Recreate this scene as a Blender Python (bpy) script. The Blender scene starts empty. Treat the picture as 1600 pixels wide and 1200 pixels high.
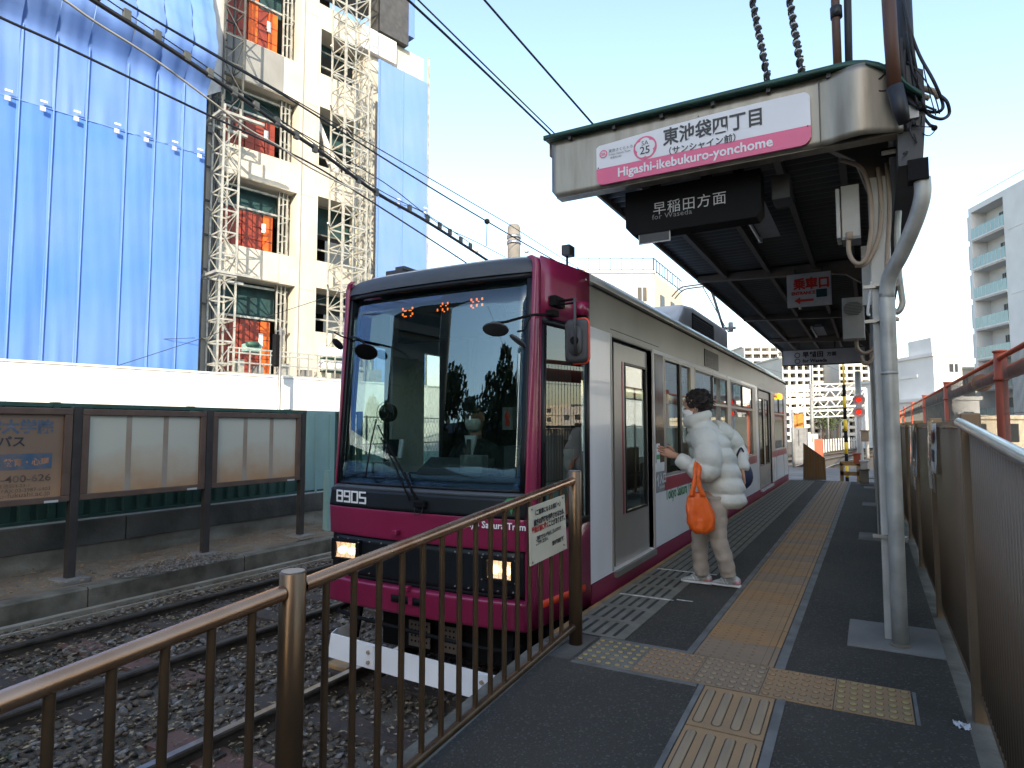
import bpy, bmesh, math, random
import numpy as np
from mathutils import Vector, Matrix
random.seed(7); rng = np.random.default_rng(7)
S = bpy.context.scene
COL = S.collection
# ---------------------------------------------------------------- camera
FOC, HZ, VX, EYE = 1000.0, 68.0, 560.0, 1.3
PIT = math.atan(HZ / FOC); YAW = math.atan(VX / math.hypot(FOC, HZ))
cam_d = bpy.data.cameras.new('camera'); cam = bpy.data.objects.new('camera', cam_d); COL.objects.link(cam)
cam_d.sensor_width = 36; cam_d.lens = 36 * FOC / 1600; cam_d.clip_start = .05; cam_d.clip_end = 3000
cam.location = (0, 0, EYE); cam.rotation_euler = (math.pi / 2 + PIT, 0, YAW)
S.camera = cam
# ---------------------------------------------------------------- light
SUN_EL = math.radians(24); SUN_DIR = Vector((.507, -.862, 0)) * math.cos(SUN_EL) + Vector((0, 0, math.sin(SUN_EL)))
w = bpy.data.worlds.new('World'); S.world = w; w.use_nodes = True
nt = w.node_tree; bg = nt.nodes['Background']
sky = nt.nodes.new('ShaderNodeTexSky'); sky.sky_type = 'NISHITA'; sky.sun_disc = False
sky.sun_elevation = SUN_EL; sky.sun_rotation = math.atan2(SUN_DIR.x, SUN_DIR.y)
sky.air_density = 1.15; sky.dust_density = 1.2; sky.ozone_density = .35
nt.links.new(sky.outputs[0], bg.inputs[0]); bg.inputs[1].default_value = .15
sd = bpy.data.lights.new('sun', 'SUN'); sd.energy = 3.2; sd.angle = math.radians(.5); sd.color = (1, .86, .66)
sun = bpy.data.objects.new('sun', sd); COL.objects.link(sun); sun.location = (30, -50, 40)
sun.rotation_euler = SUN_DIR.to_track_quat('Z', 'Y').to_euler()
S.view_settings.view_transform = 'Standard'; S.view_settings.look = 'None'
S.view_settings.exposure = 1.52; S.view_settings.gamma = 1; S.view_settings.use_curve_mapping = False
# ---------------------------------------------------------------- ray helpers (used only to measure places on known planes)
_f = Vector((-math.sin(YAW) * math.cos(PIT), math.cos(YAW) * math.cos(PIT), math.sin(PIT)))
_r = Vector((math.cos(YAW), math.sin(YAW), 0)); _u = _r.cross(_f)
O = Vector((0, 0, EYE))
def ray(u, v): return _f + _r * ((u - 800) / FOC) + _u * ((600 - v) / FOC)
def gp(u, v, p0, n):
    d = ray(u, v); n = Vector(n); return O + d * ((Vector(p0) - O).dot(n) / d.dot(n))
def gz(u, v, z=0.): return gp(u, v, (0, 0, z), (0, 0, 1))
def gx(u, v, x): return gp(u, v, (x, 0, 0), (1, 0, 0))
def gy(u, v, y): return gp(u, v, (0, y, 0), (0, 1, 0))
# ---------------------------------------------------------------- materials
M = {}
def mat(name, col, rough=.6, metal=0., var=.12, scale=6., bump=.0, bscale=60., col2=None, spec=.5, coat=0., stretch=None, detail=5, emit=None):
    m = bpy.data.materials.new(name); m.use_nodes = True; t = m.node_tree; b = t.nodes['Principled BSDF']
    b.inputs['Roughness'].default_value = rough; b.inputs['Metallic'].default_value = metal
    b.inputs['Specular IOR Level'].default_value = spec; b.inputs['Coat Weight'].default_value = coat
    tc = t.nodes.new('ShaderNodeTexCoord'); src = tc.outputs['Object']
    if stretch:
        mp = t.nodes.new('ShaderNodeMapping'); mp.inputs['Scale'].default_value = stretch
        t.links.new(src, mp.inputs[0]); src = mp.outputs[0]
    n = t.nodes.new('ShaderNodeTexNoise'); n.inputs['Scale'].default_value = scale; n.inputs['Detail'].default_value = detail
    t.links.new(src, n.inputs['Vector'])
    r = t.nodes.new('ShaderNodeValToRGB'); c = col
    c2 = col2 or tuple(x * (1 - var * 2) for x in c); c1 = c if col2 else tuple(min(1, x * (1 + var)) for x in c)
    r.color_ramp.elements[0].position = .32; r.color_ramp.elements[1].position = .68
    r.color_ramp.elements[0].color = (*c2, 1); r.color_ramp.elements[1].color = (*c1, 1)
    t.links.new(n.outputs['Fac'], r.inputs[0]); t.links.new(r.outputs[0], b.inputs['Base Color'])
    rr = t.nodes.new('ShaderNodeMapRange'); rr.inputs[3].default_value = max(0, rough - .08); rr.inputs[4].default_value = min(1, rough + .12)
    t.links.new(n.outputs['Fac'], rr.inputs[0]); t.links.new(rr.outputs[0], b.inputs['Roughness'])
    if bump:
        n2 = t.nodes.new('ShaderNodeTexNoise'); n2.inputs['Scale'].default_value = bscale; n2.inputs['Detail'].default_value = 4
        t.links.new(src, n2.inputs['Vector'])
        bp = t.nodes.new('ShaderNodeBump'); bp.inputs['Strength'].default_value = bump; bp.inputs['Distance'].default_value = .01
        t.links.new(n2.outputs['Fac'], bp.inputs['Height']); t.links.new(bp.outputs[0], b.inputs['Normal'])
    if emit:
        b.inputs['Emission Color'].default_value = (*emit[0], 1); b.inputs['Emission Strength'].default_value = emit[1]
    M[name] = m; return m
def glassm(name, tint, refl, rough=.0, gt=(1,1,1)):
    m = bpy.data.materials.new(name); m.use_nodes = True; t = m.node_tree; t.nodes.clear()
    o = t.nodes.new('ShaderNodeOutputMaterial'); mx = t.nodes.new('ShaderNodeMixShader')
    tr = t.nodes.new('ShaderNodeBsdfTransparent'); tr.inputs[0].default_value = (*tint, 1)
    gl = t.nodes.new('ShaderNodeBsdfGlossy'); gl.inputs['Roughness'].default_value = rough; gl.inputs[0].default_value = (*gt, 1)
    fr = t.nodes.new('ShaderNodeFresnel'); ge = t.nodes.new('ShaderNodeNewGeometry'); ma = t.nodes.new('ShaderNodeMath'); ma.operation = 'MULTIPLY_ADD'; ma.inputs[1].default_value = -.8333; ma.inputs[2].default_value = 1.5; t.links.new(ge.outputs['Backfacing'], ma.inputs[0]); t.links.new(ma.outputs[0], fr.inputs[0])
    mr = t.nodes.new('ShaderNodeMapRange'); mr.inputs[3].default_value = refl; mr.inputs[4].default_value = 1
    t.links.new(fr.outputs[0], mr.inputs[0]); t.links.new(mr.outputs[0], mx.inputs[0])
    t.links.new(tr.outputs[0], mx.inputs[1]); t.links.new(gl.outputs[0], mx.inputs[2]); t.links.new(mx.outputs[0], o.inputs[0])
    M[name] = m; return m
# ---------------------------------------------------------------- object helpers
ORG = {}
def tag(o, label=None, cat=None, group=None, kind=None):
    if label: o['label'] = label
    if cat: o['category'] = cat
    if group: o['group'] = group
    if kind: o['kind'] = kind
    return o
def thing(name, loc, label, cat, group=None):
    o = bpy.data.objects.new(name, None); COL.objects.link(o); o.location = loc; o.empty_display_size = .2
    ORG[o.name] = Vector(loc); return tag(o, label, cat, group)
def link(me, name, m, parent=None):
    o = bpy.data.objects.new(name, me); COL.objects.link(o)
    if m and not me.materials: me.materials.append(M[m] if isinstance(m, str) else m)
    if parent is not None: o.parent = parent
    ORG[o.name] = ORG[parent.name] if parent is not None else Vector((0, 0, 0))
    return o
class MB:
    """collects shapes in world space; build() links them as one mesh object"""
    def __init__(s, fr=None): s.v = []; s.f = []; s.sm = []; s.fr = fr
    def add(s, vs, fs, smooth=False):
        k = len(s.v)
        if s.fr: vs = [s.fr(*p) for p in vs]
        s.v += [tuple(p) for p in vs]; s.f += [tuple(i + k for i in f) for f in fs]; s.sm += [smooth] * len(fs); return s
    def box(s, x0, x1, y0, y1, z0, z1):
        v = [(x, y, z) for z in (z0, z1) for y in (y0, y1) for x in (x0, x1)]
        return s.add(v, [(0, 2, 3, 1), (4, 5, 7, 6), (0, 1, 5, 4), (2, 6, 7, 3), (0, 4, 6, 2), (1, 3, 7, 5)])
    def quad(s, a, b, c, d): return s.add([a, b, c, d], [(0, 1, 2, 3)])
    def prism(s, pts, ext):
        n = len(pts); e = Vector(ext); v = [Vector(p) for p in pts] + [Vector(p) + e for p in pts]
        return s.add([tuple(p) for p in v], [tuple(range(n))[::-1], tuple(range(n, 2 * n))] + [(i, (i + 1) % n, n + (i + 1) % n, n + i) for i in range(n)])
    def bar(s, a, b, w, h=None, up=(0, 0, 1)):
        a = Vector(a); b = Vector(b); h = h or w; d = (b - a).normalized(); up = Vector(up)
        if abs(d.dot(up)) > .98: up = Vector((0, 1, 0)) if abs(d.y) < .9 else Vector((1, 0, 0))
        x = d.cross(up).normalized() * w / 2; y = x.cross(d).normalized() * h / 2
        v = [tuple(p + i * x + j * y) for p in (a, b) for i, j in ((-1, -1), (1, -1), (1, 1), (-1, 1))]
        return s.add(v, [(3, 2, 1, 0), (4, 5, 6, 7)] + [(i, (i + 1) % 4, 4 + (i + 1) % 4, 4 + i) for i in range(4)])
    def tube(s, pts, r, n=10, caps=True, smooth=True):
        P = [Vector(p) for p in pts]; R = r if isinstance(r, (list, tuple)) else [r] * len(P)
        v = []; prev = None
        for i, p in enumerate(P):
            d = (P[min(i + 1, len(P) - 1)] - P[max(i - 1, 0)]).normalized()
            if prev is None:
                up = Vector((0, 0, 1)) if abs(d.z) < .9 else Vector((1, 0, 0)); x = d.cross(up).normalized()
            else: x = (prev - d * prev.dot(d)).normalized()
            prev = x; y = d.cross(x)
            v += [tuple(p + (x * math.cos(2 * math.pi * k / n) + y * math.sin(2 * math.pi * k / n)) * R[i]) for k in range(n)]
        f = [(i * n + k, i * n + (k + 1) % n, (i + 1) * n + (k + 1) % n, (i + 1) * n + k) for i in range(len(P) - 1) for k in range(n)]
        s.add(v, f, smooth)
        if caps:
            m = len(P)
            k0 = len(s.v) - len(v)
            s.f += [tuple(k0 + k for k in range(n))[::-1], tuple(k0 + (m - 1) * n + k for k in range(n))]; s.sm += [False, False]
        return s
    def grid(s, fn, nu, nv, smooth=True):
        v = [fn(i / nu, j / nv) for j in range(nv + 1) for i in range(nu + 1)]
        return s.add([tuple(p) for p in v], [(j * (nu + 1) + i, j * (nu + 1) + i + 1, (j + 1) * (nu + 1) + i + 1, (j + 1) * (nu + 1) + i) for j in range(nv) for i in range(nu)], smooth)
    def loft(s, rings, caps=True, smooth=True):
        n = len(rings[0]); v = [tuple(p) for r in rings for p in r]
        f = [(i * n + k, i * n + (k + 1) % n, (i + 1) * n + (k + 1) % n, (i + 1) * n + k) for i in range(len(rings) - 1) for k in range(n)]
        k0 = len(s.v); s.add(v, f, smooth)
        if caps: s.f += [tuple(k0 + k for k in range(n))[::-1], tuple(k0 + (len(rings) - 1) * n + k for k in range(n))]; s.sm += [smooth, smooth]
        return s
    def ball(s, c, r, sq=(1, 1, 1), n=10):
        c = Vector(c); rings = []
        for j in range(1, n):
            a = math.pi * j / n; rings.append([c + Vector((math.sin(a) * math.cos(2 * math.pi * k / (2*n)) * sq[0], math.sin(a) * math.sin(2 * math.pi * k / (2*n)) * sq[1], -math.cos(a) * sq[2])) * r for k in range(2 * n)])
        return s.loft(rings)
    def disc(s, c, ax, r, t, n=20):
        c = Vector(c); ax = Vector(ax).normalized(); return s.tube([c, c + ax * t], r, n, True, False) if True else s
    def mesh(s, name, org=Vector((0, 0, 0))):
        me = bpy.data.meshes.new(name); v = np.array(s.v, dtype=np.float32) - np.array(org, dtype=np.float32)
        me.from_pydata(v.tolist(), [], s.f)
        me.polygons.foreach_set('use_smooth', np.array(s.sm, dtype=bool)); me.update(); return me
    def build(s, name, m, parent=None, bev=0, solid=0, sub=0):
        org = ORG[parent.name] if parent is not None else Vector((0, 0, 0))
        o = link(s.mesh(name, org), name, m, parent)
        if solid: d = o.modifiers.new('solid', 'SOLIDIFY'); d.thickness = solid; d.offset = 0
        if sub: d = o.modifiers.new('sub', 'SUBSURF'); d.levels = sub; d.render_levels = sub
        if bev: d = o.modifiers.new('bev', 'BEVEL'); d.width = bev; d.segments = 2; d.limit_method = 'ANGLE'; d.angle_limit = .7
        return o
def copy_tree(o, delta=(0, 0, 0), parent=None, label=None):
    c = o.copy(); COL.objects.link(c)
    ORG[c.name] = ORG.get(o.name, Vector((0, 0, 0)))
    if parent is not None: c.parent = parent
    else: c.location = Vector(o.location) + Vector(delta)
    if label: c['label'] = label
    for ch in list(o.children): copy_tree(ch, parent=c)
    return c
def piece(me, name, loc, parent, m=None, rot=None):
    o = bpy.data.objects.new(name, me); COL.objects.link(o); o.parent = parent
    base = ORG[parent.name] if parent is not None else Vector((0, 0, 0))
    o.location = Vector(loc) - base
    if rot: o.rotation_euler = rot
    ORG[o.name] = base
    return o
def frame(p0, ex, ey, ez):
    p0, ex, ey, ez = Vector(p0), Vector(ex), Vector(ey), Vector(ez)
    return lambda a, b, c: tuple(p0 + ex * a + ey * b + ez * c)
def text(txt, size, p0, ex, ey, m, parent, name='lettering', bold=0., align='LEFT', stretch=1., space=1., depth=.0008):
    c = bpy.data.curves.new('t', 'FONT'); c.body = txt; c.size = size; c.align_x = align; c.offset = bold; c.space_character = space; c.resolution_u = 2
    o = bpy.data.objects.new('t', c); COL.objects.link(o); dg = bpy.context.evaluated_depsgraph_get()
    me = bpy.data.meshes.new_from_object(o.evaluated_get(dg)); bpy.data.objects.remove(o); bpy.data.curves.remove(c)
    ex = Vector(ex).normalized(); ey = Vector(ey).normalized(); p0 = Vector(p0); org = ORG[parent.name]; nz = ex.cross(ey).normalized()
    co = np.zeros(len(me.vertices) * 3, dtype=np.float32); me.vertices.foreach_get('co', co); co = co.reshape(-1, 3)
    out = np.outer(co[:, 0] * stretch, ex) + np.outer(co[:, 1], ey) + np.array(p0 + nz * depth - org)
    me.vertices.foreach_set('co', out.astype(np.float32).ravel()); me.update(); me.name = name; me.materials.clear()
    return link(me, name, m, parent)
def smoothpts(pts, n=6):
    P = [Vector(p) for p in pts]; out = []
    for i in range(len(P) - 1):
        p0, p1, p2, p3 = P[max(i - 1, 0)], P[i], P[i + 1], P[min(i + 2, len(P) - 1)]
        for k in range(n):
            t = k / n; out.append(.5 * ((2 * p1) + (p2 - p0) * t + (2 * p0 - 5 * p1 + 4 * p2 - p3) * t * t + (3 * p1 - p0 - 3 * p2 + p3) * t ** 3))
    out.append(P[-1]); return out
def holed(mb, a0, a1, c0, c1, holes, t0, t1):
    """wall in the a-c plane from depth t0 to t1, rectangular holes (a0,a1,c0,c1)"""
    A = sorted({a0, a1, *[x for h in holes for x in h[:2] if a0 < x < a1]}); C = sorted({c0, c1, *[x for h in holes for x in h[2:] if c0 < x < c1]})
    ins = lambda a, c: not (a0 < a < a1 and c0 < c < c1) or any(h[0] < a < h[1] and h[2] < c < h[3] for h in holes)
    for i in range(len(A) - 1):
        for j in range(len(C) - 1):
            ca, cc = (A[i] + A[i + 1]) / 2, (C[j] + C[j + 1]) / 2
            if ins(ca, cc): continue
            x0, x1, z0, z1 = A[i], A[i + 1], C[j], C[j + 1]
            mb.quad((x0, t0, z0), (x1, t0, z0), (x1, t0, z1), (x0, t0, z1)); mb.quad((x0, t1, z0), (x0, t1, z1), (x1, t1, z1), (x1, t1, z0))
            e = 1e-4
            if ins(x0 - e, cc): mb.quad((x0, t0, z0), (x0, t0, z1), (x0, t1, z1), (x0, t1, z0))
            if ins(x1 + e, cc): mb.quad((x1, t0, z0), (x1, t1, z0), (x1, t1, z1), (x1, t0, z1))
            if ins(ca, z0 - e): mb.quad((x0, t0, z0), (x0, t1, z0), (x1, t1, z0), (x1, t0, z0))
            if ins(ca, z1 + e): mb.quad((x0, t0, z1), (x1, t0, z1), (x1, t1, z1), (x0, t1, z1))
    return mb
# ---------------------------------------------------------------- palette
mat('asphalt', (.058, .053, .041), .85, col2=(.032, .030, .024), scale=1.1, bump=1.4, bscale=95)
mat('ground', (.10, .095, .085), .95, var=.3, scale=.4)
mat('road', (.16, .15, .14), .9, var=.2, scale=1.)
mat('tile_yellow', (.36, .215, .10), .75, col2=(.25, .17, .095), scale=3., bump=.3)
mat('tile_yellow2', (.37, .205, .085), .75, col2=(.27, .165, .08), scale=4., bump=.3)
mat('tile_dirt_outline', (.085, .062, .04), .95, var=.2, scale=9)
mat('tile_tan2', (.30, .225, .14), .7, var=.08, scale=6)
mat('tile_tan', (.29, .20, .125), .8, col2=(.215, .16, .105), scale=3.5, bump=.3)
mat('dome', (.40, .31, .12), .7, col2=(.30, .22, .10), scale=8)
mat('tile_grey', (.18, .175, .145), .8, var=.15, scale=5, bump=.3)
mat('tile_groove', (.035, .037, .035), .9, var=.2, scale=9)
mat('paint_grey', (.155, .155, .145), .8, var=.2, scale=6)
mat('paint_white', (.62, .62, .60), .7, var=.25, scale=25)
mat('edge_orange', (.40, .23, .08), .7, col2=(.2, .14, .08), scale=7)
mat('concrete', (.23, .22, .20), .9, col2=(.14, .135, .125), scale=2.2, bump=.5, bscale=40)
mat('concrete_dark', (.045, .044, .037), .95, col2=(.14, .13, .11), scale=1.5, bump=.8, bscale=20)
mat('concrete_old', (.15, .13, .095), .95, col2=(.29, .27, .22), scale=2.3, bump=1., bscale=14)
mat('kerb_mat', (.075, .068, .05), .95, col2=(.18, .165, .13), scale=4, bump=1., bscale=18)
mat('soil', (.17, .11, .066), 1., col2=(.19, .165, .12), scale=6, bump=1., bscale=60)
mat('ballast_base', (.085, .066, .047), 1., col2=(.10, .09, .07), scale=8, bump=1., bscale=90)
mat('rail_side', (.050, .040, .030), .8, var=.25, scale=8, bump=.4)
mat('rail_top', (.30, .28, .26), .32, metal=.9, var=.1, scale=20)
mat('rail_top_old', (.10, .085, .07), .5, metal=.6, var=.2, scale=20)
mat('sleeper', (.075, .055, .045), .95, col2=(.05, .042, .036), scale=7, bump=.8, bscale=60, stretch=(1, 6, 1))
mat('sleeper_red', (.13, .07, .055), .9, col2=(.09, .05, .04), scale=5, bump=.6)
mat('bronze', (.22, .145, .085), .32, metal=.85, col2=(.15, .10, .065), scale=8, bump=.05, stretch=(1, 1, .25))
mat('bronze_rail', (.60, .37, .24), .24, metal=.9, col2=(.46, .25, .14), scale=5, bump=.06)
mat('taupe', (.34, .235, .14), .45, metal=.45, col2=(.17, .115, .07), scale=5, bump=.05, stretch=(1, 1, .2))
mat('steel', (.55, .55, .55), .3, metal=.9, var=.1, scale=10)
mat('steel_brushed', (.36, .33, .275), .42, metal=.7, col2=(.22, .195, .155), scale=2.5, bump=.05, stretch=(5, 1, .6))
mat('steel_dull', (.40, .39, .36), .45, metal=.75, col2=(.28, .26, .23), scale=3)
mat('magenta', (.235, .013, .060), .30, var=.06, scale=3, coat=.4)
mat('magenta_dark', (.22, .02, .06), .4, var=.1, scale=3)
mat('tram_white', (.78, .79, .81), .28, col2=(.69, .69, .70), scale=2.2, coat=.3, stretch=(1, 1, .22))
mat('tram_grey', (.42, .40, .375), .32, metal=.35, col2=(.33, .31, .285), scale=2., stretch=(1, 1, .3))
mat('tram_black', (.009, .011, .013), .35, var=.1, scale=3, spec=.3)
mat('tram_header', (.055, .062, .068), .45, var=.08, scale=5)
mat('black_matte', (.006, .006, .0065), .75, var=.2, scale=8, spec=.2)
mat('rubber', (.018, .018, .018), .85, var=.2, scale=12)
mat('dark_grey', (.06, .062, .065), .6, var=.15, scale=6)
mat('mid_grey', (.20, .205, .21), .5, var=.12, scale=6)
mat('light_grey', (.50, .50, .49), .5, var=.08, scale=4)
mat('white', (.78, .78, .77), .45, var=.05, scale=3)
mat('white_sign', (.72, .73, .76), .4, var=.04, scale=2)
mat('cream', (.62, .57, .44), .55, var=.06, scale=4)
mat('red', (.62, .03, .015), .4, var=.1, scale=4)
mat('red_orange', (.75, .06, .02), .4, var=.1, scale=4)
mat('crimson', (.33, .035, .06), .3, var=.08, scale=3)
mat('pink', (.70, .12, .24), .4, var=.04, scale=3)
mat('ink', (.03, .03, .035), .5, var=.1); mat('ink_red', (.5, .02, .02), .5, var=.1)
mat('green_text', (.03, .22, .08), .5, var=.1); mat('leaf_green', (.04, .30, .09), .5, var=.1)
mat('teal_panel', (.22, .36, .34), .55, var=.06, scale=2)
mat('green_fence', (.028, .08, .062), .6, col2=(.02, .06, .045), scale=3)
mat('green_trim', (.022, .075, .055), .5, var=.15, scale=6)
mat('board_frame', (.085, .050, .035), .6, col2=(.12, .075, .052), scale=4)
mat('post_brown', (.035, .030, .026), .7, var=.2, scale=5)
mat('hoarding', (.80, .79, .76), .6, var=.03, scale=1.)
mat('tarp', (.105, .215, .56), .7, col2=(.16, .265, .56), scale=.45, bump=.35, bscale=3, spec=.2)
mat('tarp2', (.075, .20, .58), .7, col2=(.12, .235, .56), scale=.5, bump=.35, bscale=3, spec=.2)
mat('tarp_pale', (.17, .28, .58), .7, col2=(.14, .26, .56), scale=.8, bump=.3, bscale=3, spec=.2)
mat('seam_blue', (.15, .28, .62), .6, var=.05)
mat('concrete_pale', (.58, .55, .47), .85, col2=(.46, .43, .37), scale=1.1, bump=.3, bscale=20)
mat('concrete_grey', (.27, .28, .275), .85, col2=(.22, .225, .22), scale=1.4, bump=.3, bscale=20)
mat('galv', (.44, .44, .40), .5, metal=.4, var=.15, scale=6)
mat('pipe_dark', (.09, .095, .09), .6, var=.2, scale=5)
mat('net', (.015, .055, .06), .8, var=.25, scale=3)
mat('red_panel', (.24, .035, .018), .55, var=.12, scale=4)
mat('orange_sheet', (.75, .13, .01), .5, var=.15, scale=3)
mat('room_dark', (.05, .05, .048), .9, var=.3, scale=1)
mat('wire', (.015, .016, .02), .6, var=.1)
mat('wire_pale', (.35, .34, .30), .5, var=.1)
mat('canopy_under', (.11, .092, .078), .65, col2=(.075, .065, .055), scale=2)
mat('canopy_deck', (.085, .083, .076), .6, col2=(.055, .053, .05), scale=2)
mat('beam', (.16, .125, .10), .6, col2=(.11, .09, .075), scale=3)
mat('col_white', (.48, .47, .44), .5, col2=(.36, .35, .31), scale=5)
mat('conduit', (.36, .28, .20), .6, col2=(.26, .20, .15), scale=6)
mat('pole_brown', (.12, .045, .022), .55, col2=(.06, .028, .018), scale=4, stretch=(1, 1, .2))
mat('tape_black', (.014, .016, .02), .5, var=.2, scale=12)
mat('orange_paint', (.50, .105, .05), .6, col2=(.38, .09, .05), scale=3)
mat('orange_flange', (.55, .20, .03), .6, var=.1)
mat('jacket', (.58, .60, .56), .5, var=.03, scale=4, bump=.3, bscale=34)
mat('trousers', (.38, .33, .28), .9, col2=(.30, .26, .22), scale=8, bump=.3, bscale=50)
mat('skin', (.46, .25, .17), .55, var=.06, scale=8)
mat('hair', (.018, .011, .009), .5, var=.4, scale=40, bump=1., bscale=140)
mat('bag_orange', (.80, .14, .015), .45, col2=(.68, .10, .01), scale=9, bump=.7, bscale=22)
mat('bag_navy', (.012, .02, .06), .6, var=.2, scale=5)
mat('shoe', (.42, .45, .45), .6, var=.1, scale=12); mat('shoe_pink', (.55, .25, .27), .6, var=.1); mat('shoe_sole', (.66, .68, .70), .6, var=.05)
mat('uniform', (.010, .011, .014), .8, var=.2, scale=12); mat('mask_cloth', (.55, .56, .53), .7, var=.05)
mat('brown_glass', (.10, .075, .06), .12, var=.3, scale=1.4)
mat('facade_white', (.56, .58, .60), .8, var=.04, scale=.6)
mat('facade_white2', (.50, .48, .44), .8, var=.05, scale=.3)
mat('facade_beige', (.56, .50, .39), .8, var=.05, scale=.5)
mat('facade_brown', (.12, .10, .085), .8, var=.1, scale=.3)
mat('window_dark', (.025, .03, .035), .3, var=.3, scale=.5, spec=.25)
mat('balcony_glass', (.20, .33, .35), .25, var=.08, scale=.4)
mat('yellow', (.75, .50, .02), .5, var=.1)
mat('litter', (.22, .16, .09), .9, col2=(.15, .10, .06), scale=20)
mat('stone_a', (.13, .12, .105), .9, col2=(.19, .18, .165), scale=9)
mat('headlamp', (.8, .75, .65), .2, emit=((1, .72, .38), 2.0))
mat('led_orange', (.5, .08, .01), .5, emit=((1, .16, .02), 1.3))
mat('lamp_orange', (.9, .35, .02), .4, emit=((1, .35, .02), 1.5))
mat('sign_green_lit', (.3, .6, .2), .5, emit=((.4, .9, .25), .5))
mat('signal_red', (.8, .02, .01), .4, emit=((1, .03, .01), .5))
mat('leaf', (.05, .075, .025), .8, var=.3, scale=3)
mat('trunk_mat', (.06, .045, .035), .9, var=.2)
glassm('windscreen', (.68, .77, .75), .062, gt=(.72, .88, 1.))
glassm('glass', (.66, .75, .72), .07)
glassm('glass_clear', (.93, .95, .95), .02)
glassm('lens', (.97, .97, .97), .03)
def pebbled(name, base, lo, hi, sc):
    m = M[name]; t = m.node_tree; b = t.nodes['Principled BSDF']; old = b.inputs['Base Color'].links[0].from_socket
    v = t.nodes.new('ShaderNodeTexVoronoi'); v.inputs['Scale'].default_value = sc
    tc = t.nodes.new('ShaderNodeTexCoord'); t.links.new(tc.outputs['Object'], v.inputs['Vector'])
    r = t.nodes.new('ShaderNodeValToRGB'); r.color_ramp.elements[0].position = lo; r.color_ramp.elements[1].position = hi
    sp = t.nodes.new('ShaderNodeSeparateColor'); t.links.new(v.outputs['Color'], sp.inputs[0]); t.links.new(sp.outputs[0], r.inputs[0])
    mx = t.nodes.new('ShaderNodeMix'); mx.data_type = 'RGBA'; t.links.new(r.outputs[0], mx.inputs[0]); t.links.new(old, mx.inputs[6])
    mx.inputs[7].default_value = (*base, 1); t.links.new(mx.outputs[2], b.inputs['Base Color'])
pebbled('asphalt', (.105, .10, .085), .82, 1.0, 120)
# ================================================================ SETTING
ZR, ZB = -.55, -.66            # rail top, ballast top
SX = -1.86                     # tram side plane
RS = .08                       # ramp slope
def rz(y): return min(0, -RS * (3.38 - y))
g = MB(); g.quad((-700, -300, ZB - .12), (700, -300, ZB - .12), (700, 1500, ZB - .12), (-700, 1500, ZB - .12)); tag(g.build('ground', 'ground'), kind='structure')
g = MB(); g.quad((-7.5, -8, ZB - .02), (-1.7, -8, ZB - .02), (-1.7, 21, ZB - .02), (-7.5, 21, ZB - .02)); track_bed = tag(g.build('track_bed', 'ballast_base'), kind='structure')
# platform body and surface
PX0, PX1, PYE = -1.80, .40, 17.6
g = MB(); ys = [-2.5, 3.38, PYE]
prof = [(-2.5, rz(-2.5)), (3.38, 0), (PYE, 0), (PYE, ZB - .1), (-2.5, ZB - .1)]
g.prism([(PX0, y, z - .004) for y, z in prof], (3.2, 0, 0)); platform = tag(g.build('platform', 'concrete_dark'), kind='structure')
g = MB(); NX = 40
g.grid(lambda a, b: (-1.66 + a * (.33 + 1.66), -2.5 + b * (3.38 + 2.5), rz(-2.5 + b * 5.88) + .001 * math.sin(a * 17 + b * 31)), 20, 30)
g.grid(lambda a, b: (-1.52 + a * (.33 + 1.52), 3.38 + b * (PYE - 3.4), .001 * math.sin(a * 17 + b * 91)), 20, 80)
g.build('paving', 'asphalt', platform)
g = MB()
for x0, x1 in ((.33, .62), (-1.80, -1.66)):
    ye = PYE if x0 > 0 else 3.8
    g.prism([(x0, -2.5, rz(-2.5)), (x0, 3.38, 0), (x0, ye, 0), (x0, ye, -.05), (x0, -2.5, rz(-2.5) - .05)], (x1 - x0, 0, 0))
g.build('margin_strip', 'kerb_mat', platform)
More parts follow.
